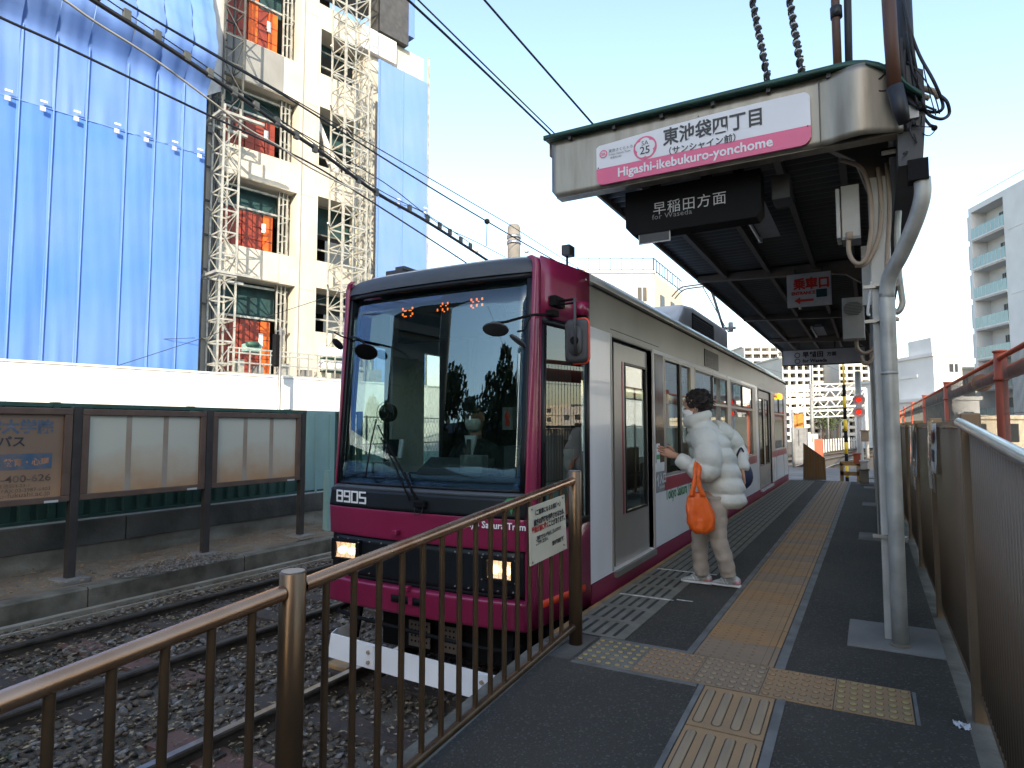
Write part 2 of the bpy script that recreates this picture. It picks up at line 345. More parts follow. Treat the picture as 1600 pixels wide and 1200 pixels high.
# --- tiles
def slab(mb, w, d, h, z=0.): mb.box(.002, w - .002, .002, d - .002, z - .01, z + h)
DIRT = []  # dark outlines of dirt, drawn so the tile relief shows
def ringd(mb, x, y, r0, r1, z, a0=0, a1=6.2832, n=12):
    k0 = len(mb.f); v = [(x + r * math.cos(a0 + (a1 - a0) * k / n), y + r * math.sin(a0 + (a1 - a0) * k / n), z) for r in (r0, r1) for k in range(n + 1)]
    mb.add(v, [(k, k + 1, n + 2 + k, n + 1 + k) for k in range(n)]); DIRT.extend(range(k0, len(mb.f)))
def dome(mb, x, y, r, h, z, n=10):
    rings = [[(x + rr * math.cos(2 * math.pi * k / n), y + rr * math.sin(2 * math.pi * k / n), z + hh) for k in range(n)] for rr, hh in ((r, -.001), (r * .94, h * .55), (r * .7, h))]
    mb.loft(rings, True)
def tile_mesh(nm, w, d, kind, m, m2=None):
    DIRT.clear(); mb = MB(); slab(mb, w, d, .004); nslab = len(mb.f)
    if kind == 'warn':
        for i in range(6):
            for j in range(6): dome(mb, w * (i + .5) / 6, d * (j + .5) / 6, .0165, .005, .004); ringd(mb, w * (i + .5) / 6, d * (j + .5) / 6, .0155, .0192, .0046)
    if kind == 'guide':
        for i in range(5):
            for j in range(6): dome(mb, w * (i + .45) / 6.4, d * (j + .5) / 6, .0075, .004, .004, 8); ringd(mb, w * (i + .45) / 6.4, d * (j + .5) / 6, .0068, .0105, .0046, 2.2, 5.2, 6)
        mb.box(w * .845, w * .925, .003, d - .003, .003, .008)
        for xx in (.838, .926): k0 = len(mb.f); mb.box(w * xx, w * xx + .003, .003, d - .003, .003, .0048); DIRT.extend(range(k0, len(mb.f)))
    if kind == 'bars':
        for i in range(4):
            x = w * (i + .5) / 4; h = .020
            pts = [(x + h * math.cos(a), d - .055 + h * math.sin(a)) for a in [math.pi * k / 6 for k in range(7)]] + [(x - h * math.cos(a), .055 - h * math.sin(a)) for a in [math.pi * k / 6 for k in range(7)]]
            k0 = len(mb.f); mb.loft([[(x + (a - x) * 1.18, b + (.003 if b > d / 2 else -.003), zz) for a, b in pts] for zz in (.003, .0047)]); DIRT.extend(range(k0, len(mb.f)))
            mb.loft([[(a, b, .003) for a, b in pts], [(x + (a - x) * .9, b, .0075) for a, b in pts], [(x + (a - x) * .75, b + (.002 if b < d / 2 else -.002), .0085) for a, b in pts]])
    if kind == 'slots':
        mb = MB(); slab(mb, w, d, .002); nslab = 0
        n = 6; gw = .026; p = w / n
        mb.box(.002, w - .002, .003, .03, .002, .007); mb.box(.002, w - .002, d - .03, d - .003, .002, .007)
        for i in range(n): mb.box(i * p + .002, (i + 1) * p - gw, .03, d - .03, .002, .007)
        mb.box(w - .026, w - .002, .03, d - .03, .002, .007)
    me = mb.mesh(nm); me.materials.append(M[m]); me.materials.append(M[m2 or m]); me.materials.append(M['tile_dirt_outline']); dset = set(DIRT) if kind != 'slots' else set()
    for i, f in enumerate(me.polygons): f.material_index = 2 if i in dset else (0 if i < 6 else 1)
    return me
WD = .41
wt = [tile_mesh('warning_tile', .325, WD, 'warn', a, b) for a, b in (('tile_grey', 'dome'), ('tile_tan', 'tile_yellow'), ('tile_tan', 'tile_tan2'), ('tile_yellow', 'tile_yellow'), ('tile_yellow', 'dome'))]
x = -1.495
for i in range(5): piece(wt[i], 'warning_tile', (x, 3.385, 0), platform); x += .325
gt = [tile_mesh('guide_tile', .43, .34, 'guide', a) for a in ('tile_tan', 'tile_yellow', 'tile_yellow2')]
y = 3.802; i = 0
while y + .34 < PYE: piece(gt[0 if i == 0 or i > 16 else (1 + (i * 7 % 3 == 1)) if i < 4 else (i * 5) % 3], 'guide_tile', (-.93, y, .0005), platform, rot=(0, 0, 0)); y += .342; i += 1
bt = tile_mesh('bar_tile', .33, .40, 'bars', 'tile_yellow', 'tile_tan2')
wt0 = tile_mesh('warning_tile', .33, .41, 'warn', 'tile_yellow', 'dome')
for k, yy in enumerate((2.975, 2.57)): piece(bt, 'bar_tile', (-.77, yy, rz(yy) + .001), platform, rot=(math.atan(RS), 0, 0))
piece(wt0, 'warning_tile', (-.77, 2.15, rz(2.15) + .001), platform, rot=(math.atan(RS), 0, 0))
# paint borders of the strip
g = MB()
for x0, x1, y0, y1 in ((-.975, -.935, 3.80, PYE), (-.495, -.445, 3.80, PYE)): g.box(x0, x1, y0, y1, -.002, .003)
g.box(-1.5, -.935, 3.80, 3.83, -.002, .0035); g.box(.135, .15, 3.39, 3.79, -.002, .003)
for x0, x1 in ((-.80, -.775), (-.435, -.395)): g.prism([(x0, 1.5, rz(1.5) - .004), (x0, 3.38, -.004), (x0, 3.38, .004), (x0, 1.5, rz(1.5) + .004)], (x1 - x0, 0, 0))
g.box(-1.5, -.81, 3.35, 3.378, -.003, .003); g.build('painted_border', 'paint_grey', platform)
st = tile_mesh('edge_tile', .42, .345, 'slots', 'tile_groove', 'tile_grey')
for q in (st,):
    for i, f in enumerate(q.polygons): f.material_index = 0 if i < 6 else 1
def dotted(nm):
    mb = MB(); slab(mb, .56, .345, .002)
    for i in range(8):
        for j in range(5): mb.box(.56 * i / 8 + .012, .56 * (i + 1) / 8 - .006, .345 * j / 5 + .004, .345 * (j + 1) / 5 - .018, .002, .007)
    me = mb.mesh(nm); me.materials.append(M['tile_groove']); me.materials.append(M['tile_grey'])
    for i, f in enumerate(me.polygons): f.material_index = 0 if i < 6 else 1
    return me
dt = dotted('edge_tile'); y = 3.835; i = 0
while y + .345 < PYE - .2: piece(st if y < 5.7 else dt, 'edge_tile', (-1.775, y, .0005), platform); y += .346
g = MB(); g.box(-1.815, -1.777, 3.75, PYE - .2, -.05, .004); g.build('edge_strip', 'edge_orange', platform)
g = MB(); g.box(-1.75, -1.22, 5.86, 5.885, .0075, .0095); g.box(-1.75, -1.33, 4.85, 4.872, .0075, .0095); g.box(-1.32, -1.20, 4.905, 4.925, .003, .005); g.build('painted_line', 'paint_white', platform)
# --- rails
def rail(x, nm, top, pts=None):
    rt = thing('rail', (x, 0, ZR), nm, 'rail', 'rails of the two tram tracks')
    prof = [(-.062, -.13), (.062, -.13), (.062, -.118), (.012, -.10), (.010, -.035), (.034, -.028), (.034, -.008), (.026, -.001), (-.026, -.001), (-.034, -.008), (-.034, -.028), (-.010, -.035), (-.012, -.10), (-.062, -.118)]
    ys = [-6, 17.6]; b = MB()
    path = pts or [(x, -6), (x, 30)]
    rings = []
    for i, (px, py) in enumerate(path):
        q = path[min(i + 1, len(path) - 1)]; p = path[max(i - 1, 0)]; d = Vector((q[0] - p[0], q[1] - p[1], 0)).normalized(); n = Vector((d.y, -d.x, 0))
        rings.append([Vector((px, py, ZR)) + n * a + Vector((0, 0, c)) for a, c in prof])
    b.loft(rings, True, False); b.build('web', 'rail_side', rt)
    b = MB(); b.loft([[r[8] + Vector((0, 0, .0015)), r[7] + Vector((0, 0, .0015)), r[7] - Vector((0, 0, .004)), r[8] - Vector((0, 0, .004))] for r in rings], True, False); b.build('railhead', top, rt)
    return rt
def curve(x): return [(x, -6), (x, 24)] + [(x + .0035 * (yy - 24) ** 2, yy) for yy in range(27, 75, 4)]
RX = [-6.46, -4.97, -3.53, -2.15]
for x, nm, tp in zip(RX, ('dull rusty rail farthest from the platform, beside the kerb', 'rusty rail of the empty track nearer to the tram', 'worn shiny rail running under the left end of the white bumper', 'rail under the tram next to the platform edge'), ('rail_top_old', 'rail_top_old', 'rail_top', 'rail_top')): rail(x, nm, tp, curve(x))
# --- sleepers
sm = MB(); sm.box(-1.1, 1.1, -.11, .11, -.12, 0); sme = [sm.mesh('sleeper') for _ in range(2)]; sme[0].materials.append(M['sleeper']); sme[1].materials.append(M['sleeper_red'])
y = .4; i = 0
while y < 16.5:
    for cx, side in ((-5.71, 'empty far track'), (-2.84, 'tram track')):
        o = bpy.data.objects.new('sleeper', sme[1 if (i * 7 + (cx < -4) * 3) % 5 == 1 else 0]); COL.objects.link(o); o.location = (cx + random.uniform(-.04, .04), y + random.uniform(-.03, .03), ZB + .012 + random.uniform(-.004, .008)); o.rotation_euler = (0, 0, random.uniform(-.015, .015))
        ORG[o.name] = Vector(o.location); tag(o, ('reddish brown' if o.data is sme[1] else 'dark grey brown') + ' timber sleeper bedded in ballast under the ' + side, 'sleeper', 'sleepers under the ' + side)
    y += .72; i += 1
cl_ = MB(); cl_.box(-.035, .035, -.045, .045, 0, .018); cl_.tube([(0, 0, .01), (0, 0, .045)], .014, 6); clm = cl_.mesh('rail_clip'); clm.materials.append(M['rail_side'])
for o in [q for q in COL.objects if q.name.startswith('sleeper')]:
    for rx in (RX[:2] if o.location.x < -4 else RX[2:]):
        for s in (-.095, .095):
            c = bpy.data.objects.new('rail_clip', clm); COL.objects.link(c); c.parent = o; c.location = (rx + s - o.location.x, 0, .0); ORG[c.name] = ORG[o.name]
# timber plank by the rail
g = MB(); p = gz(535, 1040, ZB + .03); g.box(p.x - .14, p.x + .10, p.y - .06, p.y + .07, ZB, ZB + .045); tag(g.build('timber_block', 'edge_orange', bev=.01), 'short orange brown timber block lying beside the shiny rail', 'block')
# --- ballast stones
def stones(n, xr, yr, zfun, smin, smax, seed, name, m, flat=.6, pw=1.6, excl=None):
    r = np.random.default_rng(seed)
    ico = bmesh.new(); bmesh.ops.create_icosphere(ico, subdivisions=1, radius=1); bv = np.array([v.co[:] for v in ico.verts]); bf = np.array([[v.index for v in f.verts] for f in ico.faces]); ico.free()
    X = r.uniform(*xr, n); Y = yr[0] + (yr[1] - yr[0]) * r.random(n) ** pw
    if excl is not None: k = ~excl(X, Y); X, Y = X[k], Y[k]; n = len(X)
    sz = r.uniform(smin, smax, n); ang = r.uniform(0, 6.28, n); ca, sa = np.cos(ang), np.sin(ang)
    sc = np.stack([sz * r.uniform(.7, 1.4, n), sz * r.uniform(.6, 1.0, n), sz * r.uniform(.4, 1, n) * flat], 1)
    V = bv[None] * sc[:, None, :] * (1 + r.uniform(-.28, .28, (n, len(bv), 1)))
    tl = r.uniform(-.5, .5, (n, 1)); V[..., 2] += V[..., 0] * tl
    xx = V[..., 0] * ca[:, None] - V[..., 1] * sa[:, None]; yy = V[..., 0] * sa[:, None] + V[..., 1] * ca[:, None]
    Z = zfun(X, Y) + sz * .15 * r.random(n)
    out = np.stack([xx + X[:, None], yy + Y[:, None], V[..., 2] + Z[:, None]], 2).reshape(-1, 3)
    F = (bf[None] + (np.arange(n) * len(bv))[:, None, None]).reshape(-1, 3)
    me = bpy.data.meshes.new(name); me.vertices.add(len(out)); me.vertices.foreach_set('co', out.astype(np.float32).ravel())
    me.loops.add(F.size); me.loops.foreach_set('vertex_index', F.astype(np.int32).ravel()); me.polygons.add(len(F)); me.polygons.foreach_set('loop_start', np.arange(0, F.size, 3, dtype=np.int32))
    mats = m if isinstance(m, list) else [m]
    for q in mats: me.materials.append(M[q])
    pick = r.choice(len(mats), n, p=None); me.polygons.foreach_set('material_index', np.repeat(pick, len(bf)).astype(np.int32))
    me.update(calc_edges=True); o = bpy.data.objects.new(name, me); COL.objects.link(o); return tag(o, kind='stuff')
mat('st1', (.10, .077, .054), .9, var=.3, scale=20); mat('st2', (.155, .125, .095), .9, var=.3, scale=20); mat('st3', (.20, .19, .175), .9, var=.25, scale=20); mat('st4', (.075, .058, .043), .9, var=.3, scale=20)
nearrail = lambda X, Y: np.any([np.abs(X - a) < .05 for a in RX], axis=0)
o = stones(34000, (-7.35, -1.8), (.6, 17.5), lambda X, Y: ZB - .004 + .012 * np.sin(X * 5) * np.cos(Y * 4), .014, .036, 1, 'ballast', ['st1', 'st4', 'st2', 'st1', 'st4', 'st3'], excl=nearrail, pw=1.25); tag(o, 'grey and brown crushed stone ballast between and beside the rails', 'ballast')
# straw-like dry leaf litter: little bent strips
def litter(n, xr, yr, z, name, m, L=(.012, .04), seed=3):
    r = random.Random(seed); b = MB()
    for _ in range(n):
        x, y = r.uniform(*xr), yr[0] + (yr[1] - yr[0]) * r.random() ** 1.5; a = r.uniform(0, 6.28); l = r.uniform(*L); wd = l * r.uniform(.12, .45); h = r.uniform(.0, .012)
        d = Vector((math.cos(a), math.sin(a), 0)); s = Vector((-d.y, d.x, 0)) * wd; c = Vector((x, y, z(x, y) + h + .004)); u = Vector((0, 0, r.uniform(.002, .012)))
        b.add([c - d * l - s * .3, c + s + u, c + d * l + u * .4, c - s + u * .3], [(0, 1, 2), (0, 2, 3)])
    return tag(b.build(name, m), kind='stuff')
mat('straw', (.36, .29, .18), .9, col2=(.14, .10, .06), scale=30)
o = litter(13000, (-7.3, -1.85), (1., 13), lambda x, y: ZB + .018, 'leaf_litter', 'straw', (.008, .028)); tag(o, 'dry straw and leaf scraps scattered over the ballast', 'litter')
# grass tufts between rails
g = MB(); r = random.Random(9)
for (cx, cy) in [tuple(gz(*p, ZB)[:2]) for p in ((5, 1190), (275, 970), (370, 1180), (60, 1055), (660, 1105), (760, 1060))]:
    for _ in range(34):
        a = r.uniform(0, 6.28); h = r.uniform(.03, .07); x, y = cx + r.uniform(-.04, .04), cy + r.uniform(-.04, .04)
        g.add([(x - .004, y, ZB + .01), (x + .004, y, ZB + .01), (x + math.cos(a) * h * .7, y + math.sin(a) * h * .7, ZB + h)], [(0, 1, 2)])
tag(g.build('weeds', 'leaf'), 'small green weeds growing up through the ballast', 'weeds', kind='stuff')
# --- kerb, verge, retaining wall
KX = -7.42
g = MB(); y = -4
while y < 20:
    L = 1.98; g.prism([(KX - .22, y, ZB - .1), (KX + random.uniform(-.008, .008), y, ZB - .1), (KX, y, -.44), (KX - .02, y, -.42), (KX - .22, y, -.425)], (0, L - .015, 0)); y += L
kb = tag(g.build('kerb', 'kerb_mat'), kind='structure')
g = MB(); g.box(KX + .06, KX + .15, -4, 17, ZB - .02, ZB + .045); g.box(KX + .28, KX + .32, -4, 17, ZB - .02, ZB + .03); tag(g.build('cable_duct', 'concrete_old'), 'pair of low concrete cable duct edges running along the kerb', 'cable duct')
g = MB(); g.grid(lambda a, b: (-9.0 + a * (KX - .2 + 9.0), -4 + b * 26, -.43 + .03 * math.sin(a * 9 + b * 40) * math.sin(b * 77) + .05 * (1 - a)), 16, 90); tag(g.build('verge', 'soil'), kind='structure')
litter(2600, (-8.9, -7.65), (2., 12), lambda x, y: -.40 + .05 * (1 - (x + 9) / 1.4), 'dead_leaves', 'edge_orange', (.010, .03), 5)
o = bpy.data.objects['dead_leaves']; tag(o, 'reddish dead leaves lying on the verge under the boards', 'leaves')
p = gz(285, 880, -.40)
o = stones(1500, (p.x - .35, p.x + .35), (p.y - .9, p.y + .7), lambda X, Y: -.395 + 0 * X, .008, .018, 5, 'gravel_patch', ['st3', 'st3', 'st2'], pw=1, excl=lambda X, Y: ((X - p.x) / .35) ** 2 + ((Y - p.y) / .85) ** 2 > 1); tag(o, 'patch of pale grey gravel spilled on the verge', 'gravel')
WX = -8.75
beamT, beamB = gx(0, 829, WX + .12).z, gx(0, 872, WX + .12).z
wl = thing('retaining_wall', (WX, 0, -.45), 'low dirty concrete retaining wall with a dark beam along its top, behind the boards', 'wall')
g = MB(); g.grid(lambda a, b: (WX + .09 + .014 * math.sin(b * 130 + a * 9) * math.sin(b * 57), -4 + b * 26, -.5 + a * (beamB + .5)), 8, 160); g.build('rough_base', 'concrete_old', wl)
g = MB(); y = -4.
while y < 18.5: g.box(WX - .12, WX + .12, y, y + 2.985, beamB, beamT); y += 3
g.build('beam', 'concrete_dark', wl, bev=.008)
# green corrugated fence on the wall
gf = thing('green_fence', (WX - .05, 0, beamT), 'green corrugated metal fence standing on the retaining wall behind the boards', 'fence')
FT = gx(300, 636, WX).z
cor = []
y = -4.; mb = MB()
prof = []
for k in range(9): prof += [(0, k * .2), (0, k * .2 + .1), (-.035, k * .2 + .12), (-.035, k * .2 + .18)]
prof += [(0, 1.8)]
mb.add([(px, py, z) for z in (0, 1) for px, py in prof], [(i, i + 1, len(prof) + i + 1, len(prof) + i) for i in range(len(prof) - 1)])
pm = mb.mesh('fence_panel'); pm.materials.append(M['green_fence'])
for k in range(8):
    o = piece(pm, 'fence_panel', (WX, -5 + k * 1.8 + .01, beamT + .05), gf); o.scale = (1, 1.004, FT - beamT - .09)
g = MB(); g.box(WX - .05, WX + .03, -5, 9.45, FT - .05, FT); g.build('top_rail', 'green_trim', gf)
g = MB(); g.box(WX - .02, WX + .05, -5, 9.45, beamT + .02, beamT + .055); g.build('bottom_rail', 'green_trim', gf)
g = MB(); g.box(WX - .03, WX + .06, -5, 9.4, beamT, beamT + .02); g.build('flashing', 'light_grey', gf)
for k in range(9): g = MB(); g.box(WX - .06, WX + .035, -4.9 + k * 1.8, -4.82 + k * 1.8, beamT - .06, FT + .01); g.build('post', 'green_trim', gf)
# pale teal panel wall past the last board
g = MB(); yy0 = gx(476, 700, WX + .05).y; yy1 = gx(505, 700, WX + .05).y + .3
tp = thing('teal_hut', (WX, yy0, beamT), 'pale teal panelled cabinet at the end of the green fence', 'cabinet')
g.box(WX - .8, WX + .04, yy0 + .05, yy1, beamT - .02, FT + .0); g.build('body', 'teal_panel', tp, bev=.01)
for k in range(3): g = MB(); g.box(WX + .04, WX + .065, yy0 + .25 + .35 * k, yy0 + .29 + .35 * k, beamT, FT - .06); g.build('batten', 'teal_panel', tp)
g = MB(); p = gx(512, 735, -8.0); q = gx(512, 830, -8.0); g.box(-8.05, -7.95, p.y - .04, p.y + .04, -.45, p.z); tag(g.build('old_post', 'teal_panel'), 'short flaking green post beside the tram nose', 'post')
# link fence with two posts behind, left of the tram
# --- boards
BX = -7.95
def z_of(v, u): return gx(u, v, BX).z
bt_, bb_ = gx(200, 639, BX).z, gx(131, 781, BX).z
posts_y = [gx(118, 700, BX).y, gx(325, 700, BX).y, gx(472, 700, BX).y]; posts_y = [posts_y[0] - 1.92] + posts_y
def post(par, y, zb=-.5):
    g = MB(); g.box(BX - .05, BX + .035, y - .045, y + .045, zb, bt_ + .012); g.build('post', 'post_brown', par, bev=.006)
    g = MB(); g.box(BX - .17, BX + .15, y - .16, y + .16, -.46, -.39); g.build('footing', 'concrete', par, bev=.02)
labs = ['faded advertising board with blue bands and worn Japanese lettering, cut by the left edge', 'blank stained translucent board in a brown frame, widest of the blank ones', 'blank stained translucent board in a brown frame, nearest the tram']
mat('board_skin', (.50, .49, .43), .45, col2=(.44, .42, .36), scale=2.2, bump=.05)
def board_mat(nm, top, low):
    m = mat(nm, (1, 1, 1), .45); t = m.node_tree; b = t.nodes['Principled BSDF']
    tc = t.nodes.new('ShaderNodeTexCoord'); sp = t.nodes.new('ShaderNodeSeparateXYZ'); t.links.new(tc.outputs['Object'], sp.inputs[0])
    n = t.nodes.new('ShaderNodeTexNoise'); n.inputs['Scale'].default_value = 2.5; n.inputs['Detail'].default_value = 6; t.links.new(tc.outputs['Object'], n.inputs['Vector'])
    ad = t.nodes.new('ShaderNodeMath'); ad.operation = 'MULTIPLY_ADD'; t.links.new(n.outputs['Fac'], ad.inputs[0]); ad.inputs[1].default_value = .55; t.links.new(sp.outputs[2], ad.inputs[2])
    r = t.nodes.new('ShaderNodeValToRGB'); r.color_ramp.elements[0].position = .30; r.color_ramp.elements[1].position = .85
    r.color_ramp.elements[0].color = (*low, 1); r.color_ramp.elements[1].color = (*top, 1); t.links.new(ad.outputs[0], r.inputs[0])
    t.links.new(r.outputs[0], b.inputs['Base Color']); return m
board_mat('board_stain', (.50, .49, .40), (.40, .22, .10)); board_mat('board_stain2', (.20, .13, .085), (.36, .215, .12))
for i in range(3):
    y0, y1 = posts_y[i] + .05, posts_y[i + 1] - .05
    bd = thing('billboard', (BX, (y0 + y1) / 2, bb_), labs[i], 'board', 'framed boards standing along the far track')
    post(bd, posts_y[i])
    if i == 2: post(bd, posts_y[3])
    fw = .085
    for (a0, a1, c0, c1) in ((y0, y1, bt_ - fw, bt_ - .01), (y0, y1, bb_, bb_ + fw * .8), (y0, y0 + fw, bb_ + fw * .8, bt_ - fw), (y1 - fw, y1, bb_ + fw * .8, bt_ - fw)):
        g = MB(); g.box(BX - .08, BX + .03, a0, a1, c0, c1); g.build('frame_rail', 'board_frame', bd, bev=.008)
    g = MB(); g.box(BX - .05, BX - .005, y0 + fw, y1 - fw, bb_ + fw * .8, bt_ - fw); g.build('panel', 'board_stain2' if i == 0 else 'board_stain', bd)
    if i:
        for k in (1, 2):
            yc = y0 + fw + (y1 - y0 - 2 * fw) * k / 3; g = MB(); g.box(BX - .006, BX - .001, yc - .035, yc + .03, bb_ + fw * .8, bt_ - fw); g.build('joint_strip', 'mid_grey' if 0 else 'board_joint' if 'board_joint' in M else (mat('board_joint', (.34, .31, .26), .5, col2=(.28, .21, .15), scale=2) and 'board_joint'), bd)
    g = MB(); g.box(BX + .03, BX + .034, y1 - .26, y1 - .12, bb_ + .005, bb_ + .03); g.build('maker_plate', 'light_grey', bd)
    if i == 0:
        H_ = bt_ - bb_; X_ = BX - .003
        T = lambda s, sz, y, z, m, st=1., al='RIGHT', bo=.0: text(s, sz, (X_, y, z), (0, 1, 0), (0, 0, 1), m, bd, bold=bo, align=al, stretch=st)
        mat('ad_blue', (.04, .09, .16), .6, col2=(.12, .12, .13), scale=9); mat('ad_faded', (.16, .10, .07), .6, var=.3, scale=12); mat('ad_orange', (.42, .20, .10), .6, var=.2)
        g = MB(); g.box(X_ - .002, X_, y0, y1 - fw - .10, bb_ + H_ * .36, bb_ + H_ * .52); g.build('band', 'ad_blue', bd)
        T('東京福祉大学大学院', .155, y1 - fw - .10, bb_ + H_ * .74, 'ad_blue', 1.05, bo=.006)
        T('池袋キャンパス', .125, y1 - fw - .36, bb_ + H_ * .60, 'ink', 1.05, bo=.003)
        T('社会福祉・教育・心理', .085, y1 - fw - .13, bb_ + H_ * .405, 'ad_orange', 1.0, bo=.002)
        T('0120-400-626', .105, y1 - fw - .10, bb_ + H_ * .235, 'ad_faded', 1.25, bo=.002)
        T('東京都豊島区東池袋4-23-1', .05, y1 - fw - .3, bb_ + H_ * .185, 'ad_faded', 1.1)
        T('TEL:03-3987-6602  FAX:03-3987-6403', .055, y1 - fw - .10, bb_ + H_ * .135, 'ad_faded', 1.1)
        T('www.tokyo-fukushi.ac.jp', .07, y1 - fw - .10, bb_ + H_ * .085, 'ad_faded', 1.2)
# ================================================================ TRAM
CX, FY, LX = -2.84, 3.76, -3.82
def lean(z): return .12 * max(0, min(1.2, (z - .85) / 1.5))
def fy(x, z=0.): return FY - .06 + .06 * abs((x - CX) / .84) ** 2.4 + lean(z)
tram = thing('tram', (CX, FY, ZR), 'magenta and white tram numbered 8905 with lit headlamps standing at the platform', 'tram')
def sd_(u, v): p = gx(u, v, SX); return p.y, p.z
def shell(name, x0, x1, z0, z1, off, m, thick=.02, nx=14, nz=6, parent=None, cut0=0, cut1=0, offb=None, bev=0):
    b = MB(); ob = off if offb is None else offb
    def P(a, c, d):
        z = z0 + c * (z1 - z0); xa = x0 + cut0 * c; xb = x1 + cut1 * c; x = xa + a * (xb - xa)
        return (x, fy(x, z) + (ob + (off - ob) * c) + d, z)
    n = nx + 1; vs = [P(i / nx, j / nz, d) for d in (0, thick) for j in range(nz + 1) for i in range(nx + 1)]; K = n * (nz + 1)
    fs = [(j * n + i, j * n + i + 1, (j + 1) * n + i + 1, (j + 1) * n + i) for j in range(nz) for i in range(nx)]; fs += [tuple(K + q for q in f[::-1]) for f in fs]
    b.add(vs, fs, True)
    ring = [i for i in range(nx)] + [j * n + nx for j in range(nz)] + [nz * n + i for i in range(nx, 0, -1)] + [j * n for j in range(nz, 0, -1)]
    ed = [(ring[(k + 1) % len(ring)], ring[k], K + ring[k], K + ring[(k + 1) % len(ring)]) for k in range(len(ring))]
    k0 = len(b.v) - len(vs); b.f += [tuple(k0 + q for q in f) for f in ed]; b.sm += [False] * len(ed)
    return b.build(name, m, parent or tram, bev=bev)
zWB, zWT, zMT, zKT, zKB, zBB = .865, 2.345, .70, .49, .19, -.02
XL, XR = -3.70, -1.98
shell('number_band', XL, XR, zMT + .002, zWB - .03, -.035, 'tram_black', .03, offb=-.055)
shell('windscreen_ledge', XL + .01, XR - .01, zWB - .03, zWB, .0, 'tram_header', .03, offb=-.036, nz=1)
shell('nose_panel', XL, XR, zKT, zMT, -.055, 'magenta', .04, offb=-.04, bev=.006)
shell('lamp_panel', XL + .02, XR - .02, zKB, zKT - .002, -.025, 'tram_black', .04)
shell('lamp_panel_lip', XL + .1, XR - .1, zKB - .01, zKB + .012, -.03, 'black_matte', .05, nz=1)
bmp = shell('bumper', XL - .005, XR + .012, zBB, zKB - .012, -.09, 'magenta', .14, offb=-.06, bev=.02)
# slot in bumper: dark recess with red block
zs0, zs1 = .075, .125
xs0, xs1 = gy(611, 938, FY - .15).x, gy(660, 945, FY - .15).x
shell('slot', xs0, xs1, zs0, zs1, -.092, 'black_matte', .004, nz=1, parent=bmp)
g = MB(); xm = (xs0 + xs1) / 2 + .02; g.box(xm, xm + .035, fy(xm) - .10, fy(xm) - .09, zs0, zs1); g.build('slot_block', 'magenta', bmp)
for u, v in ((641, 918), (620, 836 - 4), (667, 838)):
    p = gy(u, v, FY - .12); g = MB(); yy = fy(p.x) - (.10 if v > 900 else .075); g.box(p.x - .022, p.x + .022, yy - .02, yy + .03, p.z - .015, p.z + .02); g.build('tow_lug', 'magenta', tram, bev=.006)
# windscreen with black gasket
shell('windscreen', XL + .05, XR - .04, zWB, zWT, .012, 'windscreen', .004, nx=20, nz=8)
gk = 'tram_black'
shell('gasket', XL + .01, XR - .015, zWT - .012, zWT + .03, -.004, gk, .03, nz=1)
shell('gasket', XL + .01, XL + .055, zWB, zWT - .012, -.002, gk, .03, nx=2)
shell('gasket', XR - .06, XR - .015, zWB, zWT - .012, -.002, gk, .03, nx=2)
shell('gasket', XL + .055, XR - .06, zWB, zWB + .02, -.002, gk, .03, nz=1)
shell('screen_border', XL + .055, XR - .06, zWB + .02, zWB + .10, .02, 'black_matte', .003, nz=1)
shell('screen_border', XL + .055, XL + .16, zWB + .10, zWT - .012, .022, 'black_matte', .003, nx=2)
# header and roof
NR = 22
def roofring(y, zc, ze, xl, xr, drop=.05):
    r = []
    for k in range(NR + 1):
        q = math.sin(math.pi * (k / NR - .5)); s = abs(q); x = (xl + xr) / 2 + (xr - xl) / 2 * q; r.append(Vector((x, y, ze + (zc - ze) * (.42 * min(1, (1 - s) / .035) ** .6 + .58 * (1 - s ** 2.5)))))
    return r
b = MB(); rows = []
prof = [(zWT + .03, -.012), (2.43, -.008), (2.475, .012), (2.50, .05), (2.52, .12)]
for z, o_ in prof:
    r = []
    for k in range(NR + 1):
        t = k / NR; x = XL - .005 + (XR - XL + .01) * t; s = abs(2 * t - 1); zz = z - (.028 * s ** 14 if z > 2.4 else 0); r.append(Vector((x, fy(x, z) + o_, zz)))
    rows.append(r)
n = NR + 1
b.add([tuple(p) for r in rows for p in r], [(j * n + i, j * n + i + 1, (j + 1) * n + i + 1, (j + 1) * n + i) for j in range(len(rows) - 1) for i in range(NR)], True)
hd = b.build('header', 'tram_header', tram)
b = MB(); rows = [rows[-1]]
YR = 17.75
zed = gx(928, 442, SX).z   # roof edge height at the side
for y, zc in ((4.15, 2.56), (4.5, 2.60), (5.2, 2.63), (9, 2.63), (14, 2.63), (YR - .2, 2.62), (YR, 2.55)):
    ww = min(1, (y - 3.9) / .6); rows.append(roofring(y, zc, zed - .01 - .03 * (1 - ww), LX + .36 * (1 - ww) + .01, SX - .36 * (1 - ww) - .01))
b.add([tuple(p) for r in rows for p in r], [(j * n + i, j * n + i + 1, (j + 1) * n + i + 1, (j + 1) * n + i) for j in range(len(rows) - 1) for i in range(NR)], True)
mat('roof_paint', (.62, .66, .70), .35, var=.12, scale=1.5, metal=.0, coat=.3)  # base colour lightened to stand in for sky reflected along the roof edge
b.build('roof', 'roof_paint', tram, solid=.02)
b = MB(); b.bar((SX + .02, 4.55, zed - .03), (SX + .02, YR, zed - .03), .03, .02); b.build('roof_gutter', 'dark_grey', tram)
